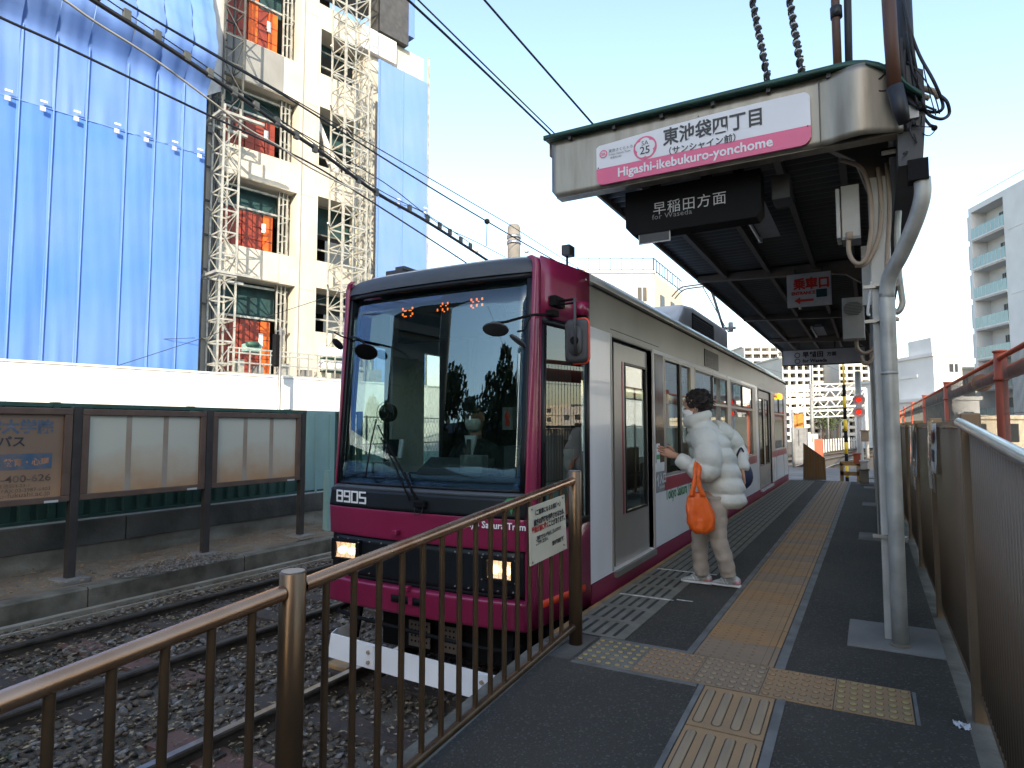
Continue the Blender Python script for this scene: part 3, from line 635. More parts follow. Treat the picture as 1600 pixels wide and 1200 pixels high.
# corner pillars + cab sides (taper)
def cab_side(sgn):
    X = lambda x: x if sgn > 0 else 2 * CX - x
    def P(t, z):   # t along plan from front edge to the body
        c = [(-2.0, fy(-2.0) - .008), (-1.983, FY + .004), (-1.968, FY + .022), (-1.960, FY + .05), (-1.955, FY + .10), (-1.862, 4.53)]
        k = min(int(t), 4); f = t - k; a, b_ = c[k], c[k + 1]; x = a[0] + (b_[0] - a[0]) * f; y = a[1] + (b_[1] - a[1]) * f + lean(z) * max(0, 1 - t / 6)
        return (X(x), y, z)
    g = MB(); zz = [-.02, .2, .49, .7, .87, 1.3, 1.8, 2.3, 2.42, 2.465, 2.49]
    inn = lambda z: .0 if z < 2.45 else (.012 if z < 2.48 else .05)
    ts = [0, .5, 1, 1.5, 2, 3, 4]
    g.add([tuple(Vector(P(t, z)) + Vector((-inn(z) * sgn, 0, 0))) for z in zz for t in ts], [(j * 7 + i, j * 7 + i + 1, (j + 1) * 7 + i + 1, (j + 1) * 7 + i) for j in range(len(zz) - 1) for i in range(6)], True)
    g.build('corner_pillar', 'magenta', tram, solid=.012)
    g = MB()
    z0, z1 = .60, 2.06
    def band(ta, tb, za, zb, nt=3, nz=3): g.grid(lambda a, c: P(4 + ta + (tb - ta) * a, za + (zb - za) * c), nt, nz)
    band(0, 1, -.02, z0); band(0, 1, z1, 2.49); band(0, .03, z0, z1); band(.97, 1, z0, z1)
    g.build('cab_side', 'magenta', tram, solid=.01)
    fr = lambda t, z, d=0: Vector(P(4 + t, z)) + Vector((d * sgn, 0, 0))
    for a0, a1, c0, c1 in ((.03, .97, z1 - .05, z1), (.03, .97, z0, z0 + .05), (.03, .10, z0 + .05, z1 - .05), (.90, .97, z0 + .05, z1 - .05)):
        g = MB(); g.grid(lambda a, c: fr(a0 + (a1 - a0) * a, c0 + (c1 - c0) * c, .006), 2, 2); g.build('cab_window_frame', 'tram_black', tram, solid=.012)
    g = MB(); g.grid(lambda a, c: fr(.05 + .90 * a, z0 + .02 + (z1 - z0 - .04) * c), 2, 2); g.build('cab_window', 'glass', tram)
    g = MB(); g.grid(lambda a, c: fr(.05 + .83 * a, .10 + .05 * c + a * .0, .006), 2, 2); g.build('reflector_strip', 'red_orange', tram, solid=.004)
cab_side(1); cab_side(-1)
# side wall, platform side
def side_local(X, s): return lambda a, b_, c: (X - s * b_, a, c)
Z_SILL = .13
y_w0 = 4.53
dO = (sd_(955, 527)[0], sd_(1020, 560)[0] , .135, sd_(957, 527)[1] + .01)
W1 = (sd_(1037, 555)[0], sd_(1079, 572)[0]); W2 = (sd_(1085, 568)[0], sd_(1136, 590)[0]); W3 = (sd_(1141, 592)[0], sd_(1175, 603)[0])
D2 = (sd_(1184, 607)[0], sd_(1203, 615)[0]); W4 = (sd_(1209, 622)[0], sd_(1224, 625)[0])
zt, zb_, zm = 2.04, .80, 1.63
yR = YR
dO = (dO[0], dO[0] + 1.12, .135, 2.05)
brown = (sd_(1022, 543)[0], W1[0] - .04)
holes = [dO, (W1[0], W1[1], zb_, zt), (W2[0], W2[1], zb_, zt), (W3[0], W3[1], zb_, zt), (D2[0], D2[1], .12, 2.04), (W4[0], W4[1], zb_, zt)]
zsplit = .66
g = MB(side_local(SX, 1)); hl = [(a, b_, max(c, Z_SILL), d) for a, b_, c, d in holes]
holed(g, y_w0, yR, Z_SILL, 2.08, hl, 0, .05); g.build('side_wall', 'tram_white', tram)
g = MB(side_local(SX, 1)); holed(g, y_w0, yR, 2.08, zed, [], 0, .05); g.build('upper_side', 'tram_grey', tram)  # white side greyed here, standing in for canopy shade and reflection
g = MB(); g.box(SX - .05, SX + .004, y_w0 + .02, yR, -.05, Z_SILL - .006); g.build('skirt', 'magenta_dark', tram)
g = MB(side_local(LX, -1)); wl_ = [(5.0 + k * 1.9, 6.5 + k * 1.9, .75, 2.02) for k in range(6)]
holed(g, y_w0, yR, -.05, zed, wl_, 0, .05); g.build('far_side_wall', 'tram_white', tram)
for h in wl_:
    g = MB(); g.box(LX + .02, LX + .025, h[0], h[1], h[2], h[3]); g.build('far_window', 'glass_clear', tram)
    g = MB(); g.box(LX + .01, LX + .04, (h[0] + h[1]) / 2 - .02, (h[0] + h[1]) / 2 + .02, h[2], h[3]); g.build('far_mullion', 'tram_grey', tram)
g = MB(); g.box(LX, SX, yR - .05, yR, -.05, zed); g.build('rear_wall', 'tram_white', tram)
for zz, mm, nm in ((.08, 'dark_grey', 'floor'), (2.30, 'mid_grey', 'ceiling')): g = MB(); g.prism([(LX + .17, 3.95, zz), (SX - .17, 3.95, zz), (SX - .09, 4.5, zz), (SX - .055, 4.6, zz), (SX - .055, yR - .06, zz), (LX + .055, yR - .06, zz), (LX + .055, 4.6, zz), (LX + .09, 4.5, zz)], (0, 0, .035)); g.build(nm, mm, tram)
# brown glossy panel, crimson bands (graphic film)
def film(name, y0, y1, z0, z1, m, d=.003):
    g = MB(); g.box(SX, SX + d, y0, y1, z0, z1); return g.build(name, m, tram)
film('graphic_panel', brown[0], brown[1], .95, zt, 'brown_glass')
e1 = W3[1] + .35
film('crimson_band', brown[0] + .3, e1, .655, zb_ - .012, 'crimson'); film('crimson_band', D2[1] + .12, yR - .3, .655, zb_ - .012, 'crimson')
film('entrance_square', brown[0], brown[0] + .29, .655, .86, 'mid_grey')
for k, (a, c) in enumerate(((W1[1], W2[0]), (W2[1], W3[0]))): film('pillar_film', a, c, zb_ - .01, zt, 'tram_grey', .002)
film('pillar_film', brown[1], W1[0], zb_, zt, 'tram_grey', .002); film('pillar_film', W3[1], e1, zb_, zt, 'tram_grey', .002)
film('pillar_film', D2[1] + .1, W4[0], zb_, zt, 'tram_grey', .002)
text('入口', .12, (SX + .003, brown[0] + .11, .745), (0, 1, 0), (0, 0, 1), 'white_sign', tram, bold=.002)
text('ENTRANCE', .036, (SX + .003, brown[0] + .11, .69), (0, 1, 0), (0, 0, 1), 'white_sign', tram)
text('↑', .15, (SX + .003, brown[0] + .0, .72), (0, 1, 0), (0, 0, 1), 'white_sign', tram, bold=.004)
film('sticker', brown[0] + .01, brown[0] + .13, .90, 1.14, 'white_sign', .005); film('sticker', brown[0] + .02, brown[0] + .12, .985, 1.03, 'leaf_green', .007)
text('Tokyo Sakura Tram', .165, (SX + .002, sd_(1040, 783)[0], sd_(1040, 781)[1]), (0, 1, 0), (0, 0, 1), 'green_text', tram, bold=.004, stretch=.95)
# windows
def sash(y0, y1, upper=True, split=None):
    f = MB()
    for a0, a1, c0, c1 in ((y0, y1, zt - .03, zt), (y0, y1, zb_, zb_ + .02), (y0, y0 + .03, zb_ + .02, zt - .03), (y1 - .03, y1, zb_ + .02, zt - .03)):
        f.box(SX - .03, SX + .006, a0, a1, c0, c1)
    wf = f.build('window_frame', 'tram_grey', tram)
    g = MB(); g.box(SX - .02, SX - .015, y0 + .03, y1 - .03, zb_ + .02, (zm if upper else zt) - .03); g.build('pane', 'glass', wf)
    if upper:
        g = MB(); g.box(SX - .03, SX + .004, y0 + .03, y1 - .03, zm - .03, zm); g.build('transom', 'tram_grey', wf)
        ms = split or (y0 + y1) / 2
        for k, (a, c, dx) in enumerate(((y0 + .03, ms, .0), (ms, y1 - .03, .008))):
            g = MB(); g.box(SX - .02 + dx, SX - .015 + dx, a, c, zm, zt - .03); g.build('pane', 'glass', wf)
            q = MB()
            for a0, a1, c0, c1 in ((a, c, zm, zm + .02), (a, c, zt - .05, zt - .03), (a, a + .035, zm, zt - .03), (c - .035, c, zm, zt - .03)): q.box(SX - .025 + dx, SX - .008 + dx, a0, a1, c0, c1)
            q.build('sash', 'tram_black', wf)
sash(W1[0], W1[1], False); sash(*W2); sash(*W3); sash(*W4)
g = MB(); g.box(SX - .03, SX + .002, W1[0] + .62, W1[0] + .70, zb_ + .02, zt - .03); g.build('mullion', 'tram_black', tram)
# doors
y0, y1, z0, z1 = dO
f = MB()
for a0, a1, c0, c1 in ((y0, y1, z1, z1 + .03), (y0 - .03, y0, z0, z1 + .03), (y1, y1 + .05, z0 - .0, z1 + .03)): f.box(SX - .06, SX + .008, a0, a1, c0, c1)
f.build('door_surround', 'tram_grey', tram, bev=.01)
g = MB(); g.box(SX - .10, SX + .03, y0, y1, .085, .13); g.build('door_sill', 'steel_dull', tram)
def leaf(y0, y1, zlo, zhi, wy0, wy1, stripe=True, dx=-.035):
    g = MB(side_local(SX + dx, 1)); holed(g, y0, y1, zlo, zhi, [(wy0, wy1, .55, 1.88)], 0, .03); d = g.build('door', 'tram_grey', tram)
    g = MB(); g.box(SX + dx - .015, SX + dx - .010, wy0, wy1, .55, 1.88); g.build('pane', 'glass', d)
    g = MB()
    for a0, a1, c0, c1 in ((wy0, wy1, 1.86, 1.88), (wy0, wy1, .55, .57), (wy0, wy0 + .02, .57, 1.86), (wy1 - .02, wy1, .57, 1.86)): g.box(SX + dx - .01, SX + dx + .006, a0, a1, c0, c1)
    g.build('seal', 'tram_black', d)
    if stripe: g = MB(); g.box(SX + dx, SX + dx + .004, wy0 - .075, wy0 - .045, .55, 1.88); g.build('stripe', 'crimson', d)
leaf(y0 + .15, y1 - .04, .14, 2.03, y0 + .42, y1 - .08)
leaf(D2[0] + .02, (D2[0] + D2[1]) / 2, .13, 2.02, D2[0] + .18, (D2[0] + D2[1]) / 2 - .10, False, -.02)
leaf((D2[0] + D2[1]) / 2 + .005, D2[1] - .02, .13, 2.02, (D2[0] + D2[1]) / 2 + .12, D2[1] - .2, False, -.02)
f = MB()
for a0, a1, c0, c1 in ((D2[0], D2[1], 2.04, 2.07), (D2[0] - .03, D2[0], .12, 2.07), (D2[1], D2[1] + .03, .12, 2.07)): f.box(SX - .04, SX + .01, a0, a1, c0, c1)
f.build('door_surround', 'steel_dull', tram); g = MB(); g.box(SX - .03, SX + .04, D2[0], D2[1], .08, .12); g.build('door_sill', 'light_grey', tram)
# destination window + small box above, panel line
a, c = sd_(1100, 541); a2, c2 = sd_(1122, 578)
g = MB(); g.box(SX, SX + .008, a, a2, 2.10, c - .03); dsp = g.build('side_display', 'tram_black', tram)
text('早稲田', .12, (SX + .009, a + .12, 2.14), (0, 1, 0), (0, 0, 1), 'mid_grey', tram)
g = MB(); g.box(SX, SX + .002, dO[0] - .02, dO[1] + .25, 2.115, 2.121); g.build('panel_line', 'dark_grey', tram)
p = gx(1216, 620, SX); g = MB(); g.box(SX, SX + .07, p.y - .16, p.y + .16, p.z - .06, p.z + .07); g.build('marker_lamp', 'lamp_orange', tram, bev=.02)
# horn-like magenta box on cab side near mirror
p = gx(903, 483, SX - .03)
g = MB(); g.tube([(p.x + .03, p.y, p.z - .055), (p.x + .03, p.y, p.z + .045)], .055, 18); g.build('blinker', 'magenta', tram); g = MB(); g.tube([(p.x + .03, p.y, p.z - .07), (p.x + .03, p.y, p.z - .056)], .045, 18); g.build('blinker_base', 'black_matte', tram)
mat('lamp_glow', (.7, .6, .5), .25, metal=.9, var=.3, scale=60, emit=((1, .60, .32), .38))
# --- headlamps
def headlamp(u0, u1, v0, v1):
    a = gy(u0, v0, FY - .02); b_ = gy(u1, v1, FY - .02); x0, x1, zt_, zb2 = a.x, b_.x, a.z, b_.z; xc = (x0 + x1) / 2; y = fy(xc) - .068
    h = MB(); m_ = .035
    for q in ((x0 - m_, x1 + m_, zt_, zt_ + m_ * .6), (x0 - m_, x1 + m_, zb2 - m_ * .6, zb2), (x0 - m_, x0, zb2, zt_), (x1, x1 + m_, zb2, zt_)): h.box(q[0], q[1], y - .012, y + .03, q[2], q[3])
    hh = h.build('headlight', 'black_matte', tram, bev=.004)
    g = MB(); g.box(x0, x1, y - .004, y - .001, zb2, zt_); g.build('lens', 'lens', hh)
    g = MB()
    g.grid(lambda s, t: (x0 + s * (x1 - x0), y + .024 - .02 * (abs(2 * s - 1) ** 2 + abs(2 * t - 1) ** 2) * .5, zb2 + t * (zt_ - zb2)), 8, 8); g.build('reflector', 'lamp_glow', hh)
    for k in range(3): g = MB(); xx = x0 + (x1 - x0) * (k + 1) / 4; g.box(xx - .0015, xx + .0015, y - .006, y - .004, zb2, zt_); g.build('rib', 'light_grey', hh)
    for s in (.25, .74): g = MB(); g.ball((x0 + s * (x1 - x0), y + .010, zb2 + (zt_ - zb2) * .45), .034, (1, .35, .8), 8); g.build('bulb', 'headlamp', hh)
    for sx, sz in ((x0 - m_, zt_ + .012), (x1 + m_, zt_ + .012), (x0 - m_, zb2 - .012), (x1 + m_, zb2 - .012)): g = MB(); g.tube([(sx, y - .016, sz), (sx, y - .011, sz)], .005, 8); g.build('screw', 'steel_dull', hh)
headlamp(536, 567, 843, 871); headlamp(770, 807, 871, 904)
for (x0, x1) in ((-3.62, -3.15), (-2.50, -2.07)):
    for k in range(5):
        xx = x0 + (x1 - x0) * k / 4
        for z in (.455, .225): g = MB(); g.tube([(xx, fy(xx) - .03, z), (xx, fy(xx) - .024, z)], .006, 8); g.build('screw', 'mid_grey', tram)
# --- lettering on the nose
def on_front(x, z, off): return Vector((x, fy(x, z) + off, z))
p = gy(527, 785, FY - .05); e = (on_front(p.x + .2, .73, 0) - on_front(p.x, .73, 0)); 
e = e.normalized(); NW, NH, NS = .062, .078, .013
segs = {'8': [(0, 0, 1, 0), (0, 1, 1, 1), (0, .5, 1, .5), (0, 0, 0, 1), (1, 0, 1, 1)], '9': [(0, 0, 1, 0), (0, 1, 1, 1), (0, .5, 1, .5), (0, .5, 0, 1), (1, 0, 1, 1)], '0': [(0, 0, 1, 0), (0, 1, 1, 1), (0, 0, 0, 1), (1, 0, 1, 1)], '5': [(0, 0, 1, 0), (0, 1, 1, 1), (0, .5, 1, .5), (0, .5, 0, 1), (1, 0, 1, .5)]}
g = MB()
for i, ch_ in enumerate('8905'):
    for (a, b_, c, d) in segs[ch_]:
        k_ = NS / 2
        f_ = lambda s, t_: on_front(p.x + e.x * (.012 + i * (NW + .024) + s * NW), .738 + t_ * NH, -.053)
        A_, B_ = f_(a, b_), f_(c, d); hz_ = abs(a - c) > .1; dd = (B_ - A_).normalized() * (k_ * .55)
        g.bar(A_ - dd, B_ + dd, NS if True else 0, .004, (0, 1, 0) if hz_ else (0, 1, 0))
g.build('fleet_number', 'white', tram)['kind'] = 'stuff'
p = gy(722, 817, FY - .06); e = (on_front(p.x + .3, .63, 0) - on_front(p.x, .63, 0)); text('Tokyo Sakura Tram', .062, on_front(p.x, .635, -.058), e, (0, .05, 1), 'white', tram, bold=.0012, stretch=1.0, depth=.004)
p = gy(800, 790, FY - .06); q = on_front(p.x, p.z, -.058); g = MB()
pts = [(.0, -.06), (.012, -.02), (.045, .0), (.05, .03), (.02, .045), (0, .05), (-.03, .045), (-.05, .025), (-.045, -.005), (-.012, -.02)]
g.prism([(q.x + a, q.y + .002, q.z + c) for a, c in pts], (0, -.004, 0)); g.build('leaf_emblem', 'leaf_green', tram)
# --- wiper
y_ = lambda x, z: fy(x, z) - .03
def fp(u, v, off=-.03):
    p = gy(u, v, FY - .02)
    for _ in range(4): p = gy(u, v, fy(p.x, p.z) + off)
    return p
g = MB(); g.tube([fp(654, 788, -.06), fp(628, 735), fp(603, 690), fp(590, 664)], [.009, .008, .006, .005], 8); g.build('wiper_arm', 'black_matte', tram)
g = MB(); g.tube([fp(640, 782, -.06), fp(618, 730, -.035), fp(595, 684, -.035)], .006, 8); g.build('wiper_arm', 'black_matte', tram)
g = MB(); g.tube([fp(588, 655, -.015), fp(580, 690, -.015), fp(571, 745, -.015)], .006, 6); g.build('wiper_blade', 'rubber', tram)
q = fp(656, 787, -.07); g = MB(); g.box(q.x - .045, q.x + .05, q.y - .025, q.y + .02, q.z - .03, q.z + .025); g.build('wiper_pivot', 'black_matte', tram, bev=.012)
g = MB(); g.tube(smoothpts([q + Vector((-.03, -.02, 0)), q + Vector((-.02, -.03, -.07)), q + Vector((.03, -.03, -.06)), q + Vector((.045, -.01, 0))]), .003, 6); g.build('wiper_hose', 'rubber', tram)
# --- mirrors
def lens_(c, nrm, r, sq, name='mirror', m='dark_grey', t=.02):
    c = Vector(c); n = Vector(nrm).normalized(); up = Vector((0, 0, 1)); x = n.cross(up).normalized(); y = x.cross(n); rings = []
    for d, k in ((0, .55), (t * .3, .92), (t * .7, 1), (t, .96), (t * 1.05, .9)): rings.append([c + n * d + (x * math.cos(a) * r + y * math.sin(a) * r * sq) * k for a in [2 * math.pi * i / 24 for i in range(24)]])
    b = MB(); b.loft(rings); return b.build(name, m, tram)
def atY(u, v, y): return gy(u, v, y)
lens_(atY(775, 512, 3.5), (.1, -.55, -.95), .088, .8); lens_(atY(811, 530, 3.55), (-.55, -.35, -.85), .08, .8)
g = MB(); g.tube(smoothpts([atY(866, 491, 3.95), atY(835, 492, 3.75), atY(812, 497, 3.6), atY(790, 503, 3.52), atY(768, 505, 3.5)]), .009, 8); g.build('mirror_arm', 'black_matte', tram)
g = MB(); g.tube(smoothpts([atY(830, 493, 3.7), atY(824, 505, 3.6), atY(820, 515, 3.57), atY(808, 518, 3.55)]), .006, 8); g.build('mirror_arm', 'black_matte', tram)
g = MB(); g.ball(atY(778, 508, 3.5), .022); g.build('mirror_joint', 'black_matte', tram)
g = MB(); a = atY(862, 490, 3.98); g.box(a.x - .03, a.x + .035, a.y - .03, a.y + .05, a.z - .02, a.z + .025); g.build('mirror_bracket', 'black_matte', tram, bev=.006)
lens_(atY(573, 548, 3.55), (.25, -.7, -.75), .088, .85, m='black_matte'); lens_(atY(530, 536, 3.6), (-.8, -.25, -.5), .07, .7, m='black_matte')
g = MB(); g.tube(smoothpts([atY(545, 529, 3.85), atY(548, 527, 3.7), atY(562, 530, 3.6), atY(572, 540, 3.56)]), .008, 8); g.build('mirror_arm', 'black_matte', tram)
g = MB(); g.tube(smoothpts([atY(549, 530, 3.8), atY(535, 526, 3.65), atY(522, 519, 3.6)]), .006, 8); g.build('mirror_arm', 'black_matte', tram)
# big side mirror seen from its back
my = 4.0; a = gy(883, 500, my); b_ = gy(920, 567, my)
def rrect(x0, x1, z0, z1, r, n=6):
    out = []
    for cx, cz, a0 in ((x1 - r, z1 - r, 0), (x0 + r, z1 - r, 90), (x0 + r, z0 + r, 180), (x1 - r, z0 + r, 270)):
        out += [(cx + r * math.cos(math.radians(a0 + 90 * k / n)), cz + r * math.sin(math.radians(a0 + 90 * k / n))) for k in range(n + 1)]
    return out
x0, x1, z1, z0 = a.x, b_.x, a.z, b_.z
rr_ = rrect(x0, x1, z0, z1, .04); cxm, czm = (x0 + x1) / 2, (z0 + z1) / 2
g = MB(); sh = lambda k, y: [(cxm + (p - cxm) * k, y, czm + (q - czm) * k) for p, q in rr_]
g.loft([sh(.80, my - .022), sh(.93, my - .018), sh(1, my), sh(1, my + .03), sh(.95, my + .032)]); mr_ = g.build('side_mirror', 'dark_grey', tram)
ov = rrect(x0 + .035, x1 - .035, z0 + .05, z1 - .05, .05); g = MB(); g.loft([[(p, my - .022, q) for p, q in ov], [(cxm + (p - cxm) * .93, my - .034, czm + (q - czm) * .96) for p, q in ov]]); g.build('back_plate', 'dark_grey', mr_)
g = MB(); g.tube([(cxm, my - .05, czm), (cxm, my - .03, czm)], .028, 16); g.build('knob', 'black_matte', mr_)
rim = [p for p in rr_ if p[0] > cxm - .005 + .0]; rim = sorted(rim, key=lambda p: -math.atan2(p[1] - czm, p[0] - cxm)); rim = [(cxm - .01, z1)] + rim + [(cxm - .03, z0)]
g = MB(); g.tube([(p, my + .008, q) for p, q in rim], .009, 8); g.build('red_rim', 'red_orange', mr_)
ztop = gy(903, 468, my).z
g = MB(); g.tube([(cxm + .01, my - .05, czm - .09), (cxm + .01, my - .055, ztop)], .010, 8); g.build('mirror_stem', 'dark_grey', tram)
g = MB(); s_ = gy(868, 468, my); g.tube([(s_.x - .03, my + .08, s_.z + .0), (cxm + .01, my - .05, ztop - .005)], .009, 8); g.tube([(s_.x - .03, my + .08, s_.z - .025), (cxm + .01, my - .05, ztop - .03)], .007, 8); g.build('mirror_arm', 'black_matte', tram)
g = MB(); g.box(s_.x - .04, s_.x + .01, my - .02, my + .14, s_.z - .045, s_.z + .03); g.build('mirror_bracket', 'black_matte', tram, bev=.006)
# --- white lifeguard bar under the bumper
yb = 3.62
def wb(u, v, y=yb): return gy(u, v, y)
A, B_, C_, D_ = wb(527, 984), wb(792, 1050, 3.56), wb(788, 1087, 3.56), wb(519, 1014)
pts_t = [Vector((-3.62, 3.86, -.20)), Vector((-3.63, 3.72, -.215)), A + Vector((.02, 0, 0)), wb(700, 1027, 3.56), Vector((-2.16, 3.56, -.275)), Vector((-2.08, 3.62, -.275)), Vector((-2.05, 3.86, -.27))]
g = MB(); P2 = [(-3.60, 3.95), (-3.60, 3.70), (-3.555, 3.60), (-2.9, 3.585), (-2.10, 3.585), (-2.05, 3.62), (-2.05, 3.95)]
zt_l = lambda x: -.225 - .045 * (x + 3.6) / 1.5; h_ = .165
g.loft([[(x, y, zt_l(x)), (x * .997 + CX * .003, y + .012, zt_l(x)), (x * .997 + CX * .003, y + .012, zt_l(x) - h_), (x - .012 * (x < -3.5), y - .02, zt_l(x) - h_)] for x, y in P2], True, False); lg = g.build('lifeguard_bar', 'white', tram, bev=.004)
for u, v in ((577, 1018), (754, 1062)):
    p = wb(u, v, 3.57)
    g = MB(); g.box(p.x - .035, p.x + .045, 3.562, 3.582, zt_l(p.x) - h_ + .005, zt_l(p.x) - .005); g.build('joint_plate', 'white', lg)
    for k in (-1, 1): g = MB(); g.tube([(p.x, 3.548, zt_l(p.x) - h_ / 2 + k * .035), (p.x, 3.562, zt_l(p.x) - h_ / 2 + k * .035)], .013, 8); g.build('bolt', 'conduit', lg)
for x in (-3.50, -2.15): g = MB(); g.bar((x, 3.80, -.30), (x, 3.86, -.02), .05, .03); g.build('hanger', 'black_matte', tram)
g = MB(); g.tube(smoothpts([(-3.62, 4.1, -.08), (-3.60, 3.80, -.08), (-3.50, 3.68, -.09), (-2.9, 3.66, -.12), (-2.2, 3.68, -.15), (-2.05, 3.8, -.14)]), .014, 8); g.build('guard_pipe', 'black_matte', tram)
for u in (655, 703):
    p = gy(u, 1000, 4.0); g = MB(); g.box(p.x - .10, p.x + .10, 4.0, 4.01, -.36, -.17); pl = g.build('perforated_plate', 'beam', tram)
    for i in range(5):
        for j in range(4): g = MB(); g.tube([(p.x - .07 + i * .035, 3.998, -.32 + j * .04), (p.x - .07 + i * .035, 3.9995, -.32 + j * .04)], .009, 8); g.build('hole', 'black_matte', pl)
for bx in ((LX + .1, SX - .1, 4.0, YR - .2, -.12, .07), (LX + .2, SX - .2, 4.6, 6.6, -.42, -.12), (LX + .2, SX - .2, 11.5, 13.5, -.42, -.12), (LX + .35, SX - .3, 4.08, 4.2, -.42, -.12), (-3.3, -2.2, 7.2, 10.4, -.38, -.12)):
    g = MB(); g.box(*bx); g.build('underframe', 'black_matte', tram, bev=.01)
for wy in (5.0, 6.3, 11.9, 13.2):
    for wx in (RX[2] + .01, RX[3] - .01):
        g = MB(); g.tube([(wx - .05, wy, -.55 + .30), (wx + .05, wy, -.55 + .30)], .30, 28, True, True); g.build('wheel', 'rail_side', tram)
# --- roof equipment
p = gy(622, 425, 4.6); g = MB(); g.box(p.x - .11, p.x + .08, 4.55, 4.85, p.z - .08, p.z + .01); g.build('roof_box', 'dark_grey', tram, bev=.01); g = MB(); g.box(p.x - .02, p.x + .09, 4.58, 4.8, p.z + .01, p.z + .045); g.build('roof_box', 'dark_grey', tram, bev=.006)
p = gx(886, 392, -2.12); g = MB(); g.box(p.x - .03, p.x + .045, p.y - .05, p.y + .06, p.z - .045, p.z + .04); g.build('antenna_box', 'dark_grey', tram, bev=.006); g = MB(); g.tube([(p.x, p.y, 2.5), (p.x, p.y, p.z - .04)], .01); g.build('antenna_stem', 'dark_grey', tram)
ax = -2.32; a = gx(1040, 492, ax); b_ = gx(1083, 478, ax); c_ = gx(1137, 522, ax); e_ = gx(1139, 560, ax)
g = MB(); pr = [(a.y - .5, 2.58), (b_.y - .9, a.z), (b_.y - .5, b_.z - .06), (b_.y, b_.z - .01), (c_.y, b_.z - .01), (c_.y + .05, 2.58)]
g.prism([(ax, y, z) for y, z in pr], (-1.0, 0, 0)); acu = g.build('air_conditioner', 'light_grey', tram, bev=.05)
g = MB(); yg0, yg1 = gx(1081, 500, ax).y, gx(1114, 520, ax).y; g.box(ax, ax + .012, yg0, yg1, 2.66, b_.z - .12); gr = g.build('grille', 'black_matte', acu)
for k in range(9): g = MB(); z = 2.69 + k * (b_.z - .18 - 2.66) / 9; g.box(ax + .012, ax + .022, yg0, yg1, z, z + .018); g.build('slat', 'dark_grey', tram)
for yy in (c_.y + 1.2, c_.y + 2.0): g = MB(); g.box(-2.9, -2.3, yy, yy + .5, 2.6, 2.78); g.build('roof_box', 'mid_grey', tram, bev=.02)
px_ = -2.6; a = gx(1130, 512, px_); b_ = gx(1110, 448, px_); ym = a.y
g = MB(); g.tube([(px_, ym + .3, 2.7), (px_, ym + .1, a.z - .15), a], .03, 8); g.tube([a + Vector((-.25, 0, -.02)), a + Vector((.25, 0, -.02))], .03, 8); g.tube([a + Vector((.15, 0, -.1)), a + Vector((.15, 0, .1))], .05, 8); pg = g.build('pantograph', 'mid_grey', tram)
g = MB(); g.tube([a, b_], .028, 8); g.build('arm', 'mid_grey', pg); g = MB(); g.tube([a + Vector((.1, 0, -.1)), gx(1098, 448, px_)], .010, 8); g.build('rod', 'mid_grey', pg)
c0 = gx(1075, 434, px_ - .0); g = MB()
for d in (0, .22): g.tube(smoothpts([(px_ - .75, b_.y + d, b_.z - .12), (px_ - .6, b_.y + d, b_.z + .02), (px_ - .4, b_.y + d, b_.z + .06), (px_ + .4, b_.y + d, b_.z + .06), (px_ + .6, b_.y + d, b_.z + .02), (px_ + .75, b_.y + d, b_.z - .12)]), .016, 8)
g.build('collector_head', 'conduit', pg)
# --- cab interior
g = MB(); g.box(LX + .25, SX - .25, 3.98, 4.30, .12, .93); csl = g.build('console', 'black_matte', tram, bev=.02)
g = MB(); g.prism([(-3.15, 4.05, .93), (-2.55, 4.05, .93), (-2.55, 4.28, 1.06), (-3.15, 4.28, 1.06)], (0, .03, -.06)); g.build('console_top', 'dark_grey', tram)
g = MB(); g.box(-3.17, -2.62, 3.97, 3.98, .905, .93); g.build('console_strip', 'light_grey', tram)
p = gy(642, 665, 4.2); p.z = 1.02
g = MB(); g.prism([(p.x - .28, 4.2, 1.05), (p.x - .10, 4.2, 1.05), (p.x - .16, 4.3, 1.20), (p.x - .34, 4.3, 1.20)], (0, .02, 0)); g.build('clipboard', 'white_sign', tram); g = MB(); g.prism([(p.x - .26, 4.19, 1.06), (p.x - .14, 4.19, 1.06), (p.x - .20, 4.29, 1.20), (p.x - .32, 4.29, 1.20)], (0, .01, 0)); g.build('tablet', 'black_matte', tram)
g = MB(); g.box(-3.44, -2.05, 4.79, 4.83, .12, 2.3); g.build('cab_partition', 'black_matte', tram)
g = MB(); g.box(-3.10, -3.06, 4.76, 4.79, .12, 2.3); g.build('cab_post', 'dark_grey', tram)
g = MB(); g.box(-2.55, -2.12, 4.775, 4.79, 1.2, 1.95); g.build('partition_panel', 'dark_grey', tram)
g = MB(); q = gy(793, 653, 4.7); g.box(q.x - .05, q.x + .05, 4.70, 4.775, q.z - .10, q.z + .09); g.build('notice', 'mid_grey', tram); g = MB(); g.prism([(q.x + a, 4.698, q.z + c) for a, c in ((-.02, -.07), (.02, -.07), (.018, 0), (.03, .01), (.02, .04), (.008, .045), (.01, .065), (-.01, .065), (-.008, .045), (-.02, .04), (-.03, .01), (-.018, 0))], (0, -.003, 0)); g.build('warning_figure', 'red', tram)
for bx, m in (((-2.45, -2.2, 4.25, 4.45, .9, 1.16), 'dark_grey'), ((-2.16, -2.06, 4.2, 4.5, .9, 1.25), 'dark_grey'), ((-2.75, -2.55, 4.1, 4.2, .93, 1.09), 'mid_grey'), ((-3.55, -3.42, 4.0, 4.1, .93, 1.02), 'mid_grey')): g = MB(); g.box(*bx); g.build('cab_box', m, tram, bev=.01)
